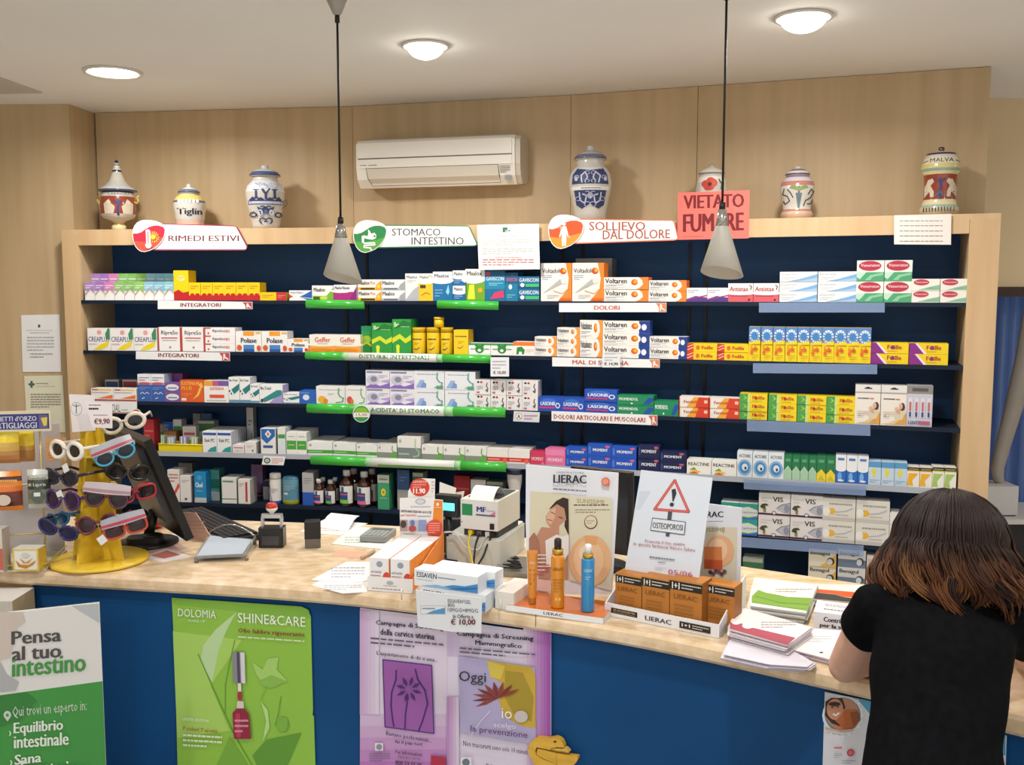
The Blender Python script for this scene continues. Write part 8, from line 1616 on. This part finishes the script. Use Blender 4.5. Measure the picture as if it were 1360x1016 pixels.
HMS = [hair_mat('dark_brown_hair', '1C0D0A', '5A3420', -.12, .05), hair_mat('brown_hair', '20100B', '7A4A2A', -.11, .05), hair_mat('copper_brown_hair', '24120C', 'A06C42', -.10, .035), hair_mat('dark_root_hair', '1A0C09', '2E1A12', -.13, .05)]
hm = MB(); rs = random.Random(11)
hc = head+Vector((0, -.004, .012)); A0, B0, C0 = .097, .108, .114
hm.add([hc+Rm @ Vector((x*A0*.97, y*B0*.97, z*C0*.97)) for x, y, z in [(math.sin(t)*math.cos(p_), math.sin(t)*math.sin(p_), math.cos(t)) for t in [i*math.pi*.62/10+.001 for i in range(11)] for p_ in [j*2*math.pi/28 for j in range(28)]] ], [(i*28+j, i*28+(j+1) % 28, (i+1)*28+(j+1) % 28, (i+1)*28+j) for i in range(10) for j in range(28)], HMS[3], True)
NL = 150
for k in range(NL):
    ph0 = 2*math.pi*(k*.381966 % 1); lf = math.sin(ph0)
    tgt = None
    if lf > .6: tgt = rs.uniform(-.25, .5); tgt = tgt if math.cos(ph0) > 0 else math.pi-tgt
    side = math.cos(ph0)
    lay0 = 1.0+(.11 if lf < .6 else .03)*((k*.61803) % 1); th0 = .14+.9*((k*.7548) % 1); fl = rs.uniform(0, 6.28); amp = rs.uniform(.010, .022); fr = rs.uniform(5, 8)
    L = rs.uniform(.085, .135)*(1 if lf < .2 else .9)*(1-.10*max(0, side)); curl = rs.uniform(-.012, .02); m = HMS[rs.choice([0, 0, 1, 1, 2, 3])]
    mg = rs.choice([.4, .6, .9])
    for q in range(11 if tgt is None else 18):
        jit = rs.gauss(0, .3); ph = ph0+rs.gauss(0, .085 if tgt is None else .3); pe = ph0 if tgt is None else tgt+jit; lay = lay0+rs.gauss(0, .012); conv = rs.gauss(0, 1); pts = []
        d0 = Rm @ Vector((math.cos(pe), math.sin(pe), 0)); d0.z = 0; d0.normalize(); tg_ = Vector((-d0.y, d0.x, 0))
        for i in range(7):
            t = th0+(1.5-th0)*i/6; ph = ph+(tgt+jit-ph)*.24 if tgt is not None and i else ph; ly = .985+(lay-.985)*min(1, i/5)**1.2; pts.append(hc+Rm @ Vector((math.sin(t)*math.cos(ph)*A0*ly, math.sin(t)*math.sin(ph)*B0*ly, math.cos(t)*C0*ly)))
        p0 = pts[-1]; g0 = hc+Rm @ Vector((math.cos(pe)*A0*lay0, math.sin(pe)*B0*lay0, .07*C0)); n = 13; Lq = L*(1+rs.gauss(0, .05))
        for i in range(1, n+1):
            f = i/n; base = p0.lerp(g0, mg*f*f); out = .026*math.sin(f*2.6)+curl*f*f
            pts.append(Vector((base.x, base.y, p0.z-Lq*f-.02*f))+d0*(out+amp*.8*math.cos(fl+fr*f)*(.2+f))+tg_*(amp*1.25*math.sin(fl+fr*f)*(.15+f)))
        r0 = rs.uniform(.0018, .003)
        hm.tube(pts, [r0*(.25+.25*i if i < 3 else 1 if i < len(pts)-5 else .15+.85*(len(pts)-1-i)/5) for i in range(len(pts))], m, 4, flat=.6)
hm.build('hair', per)
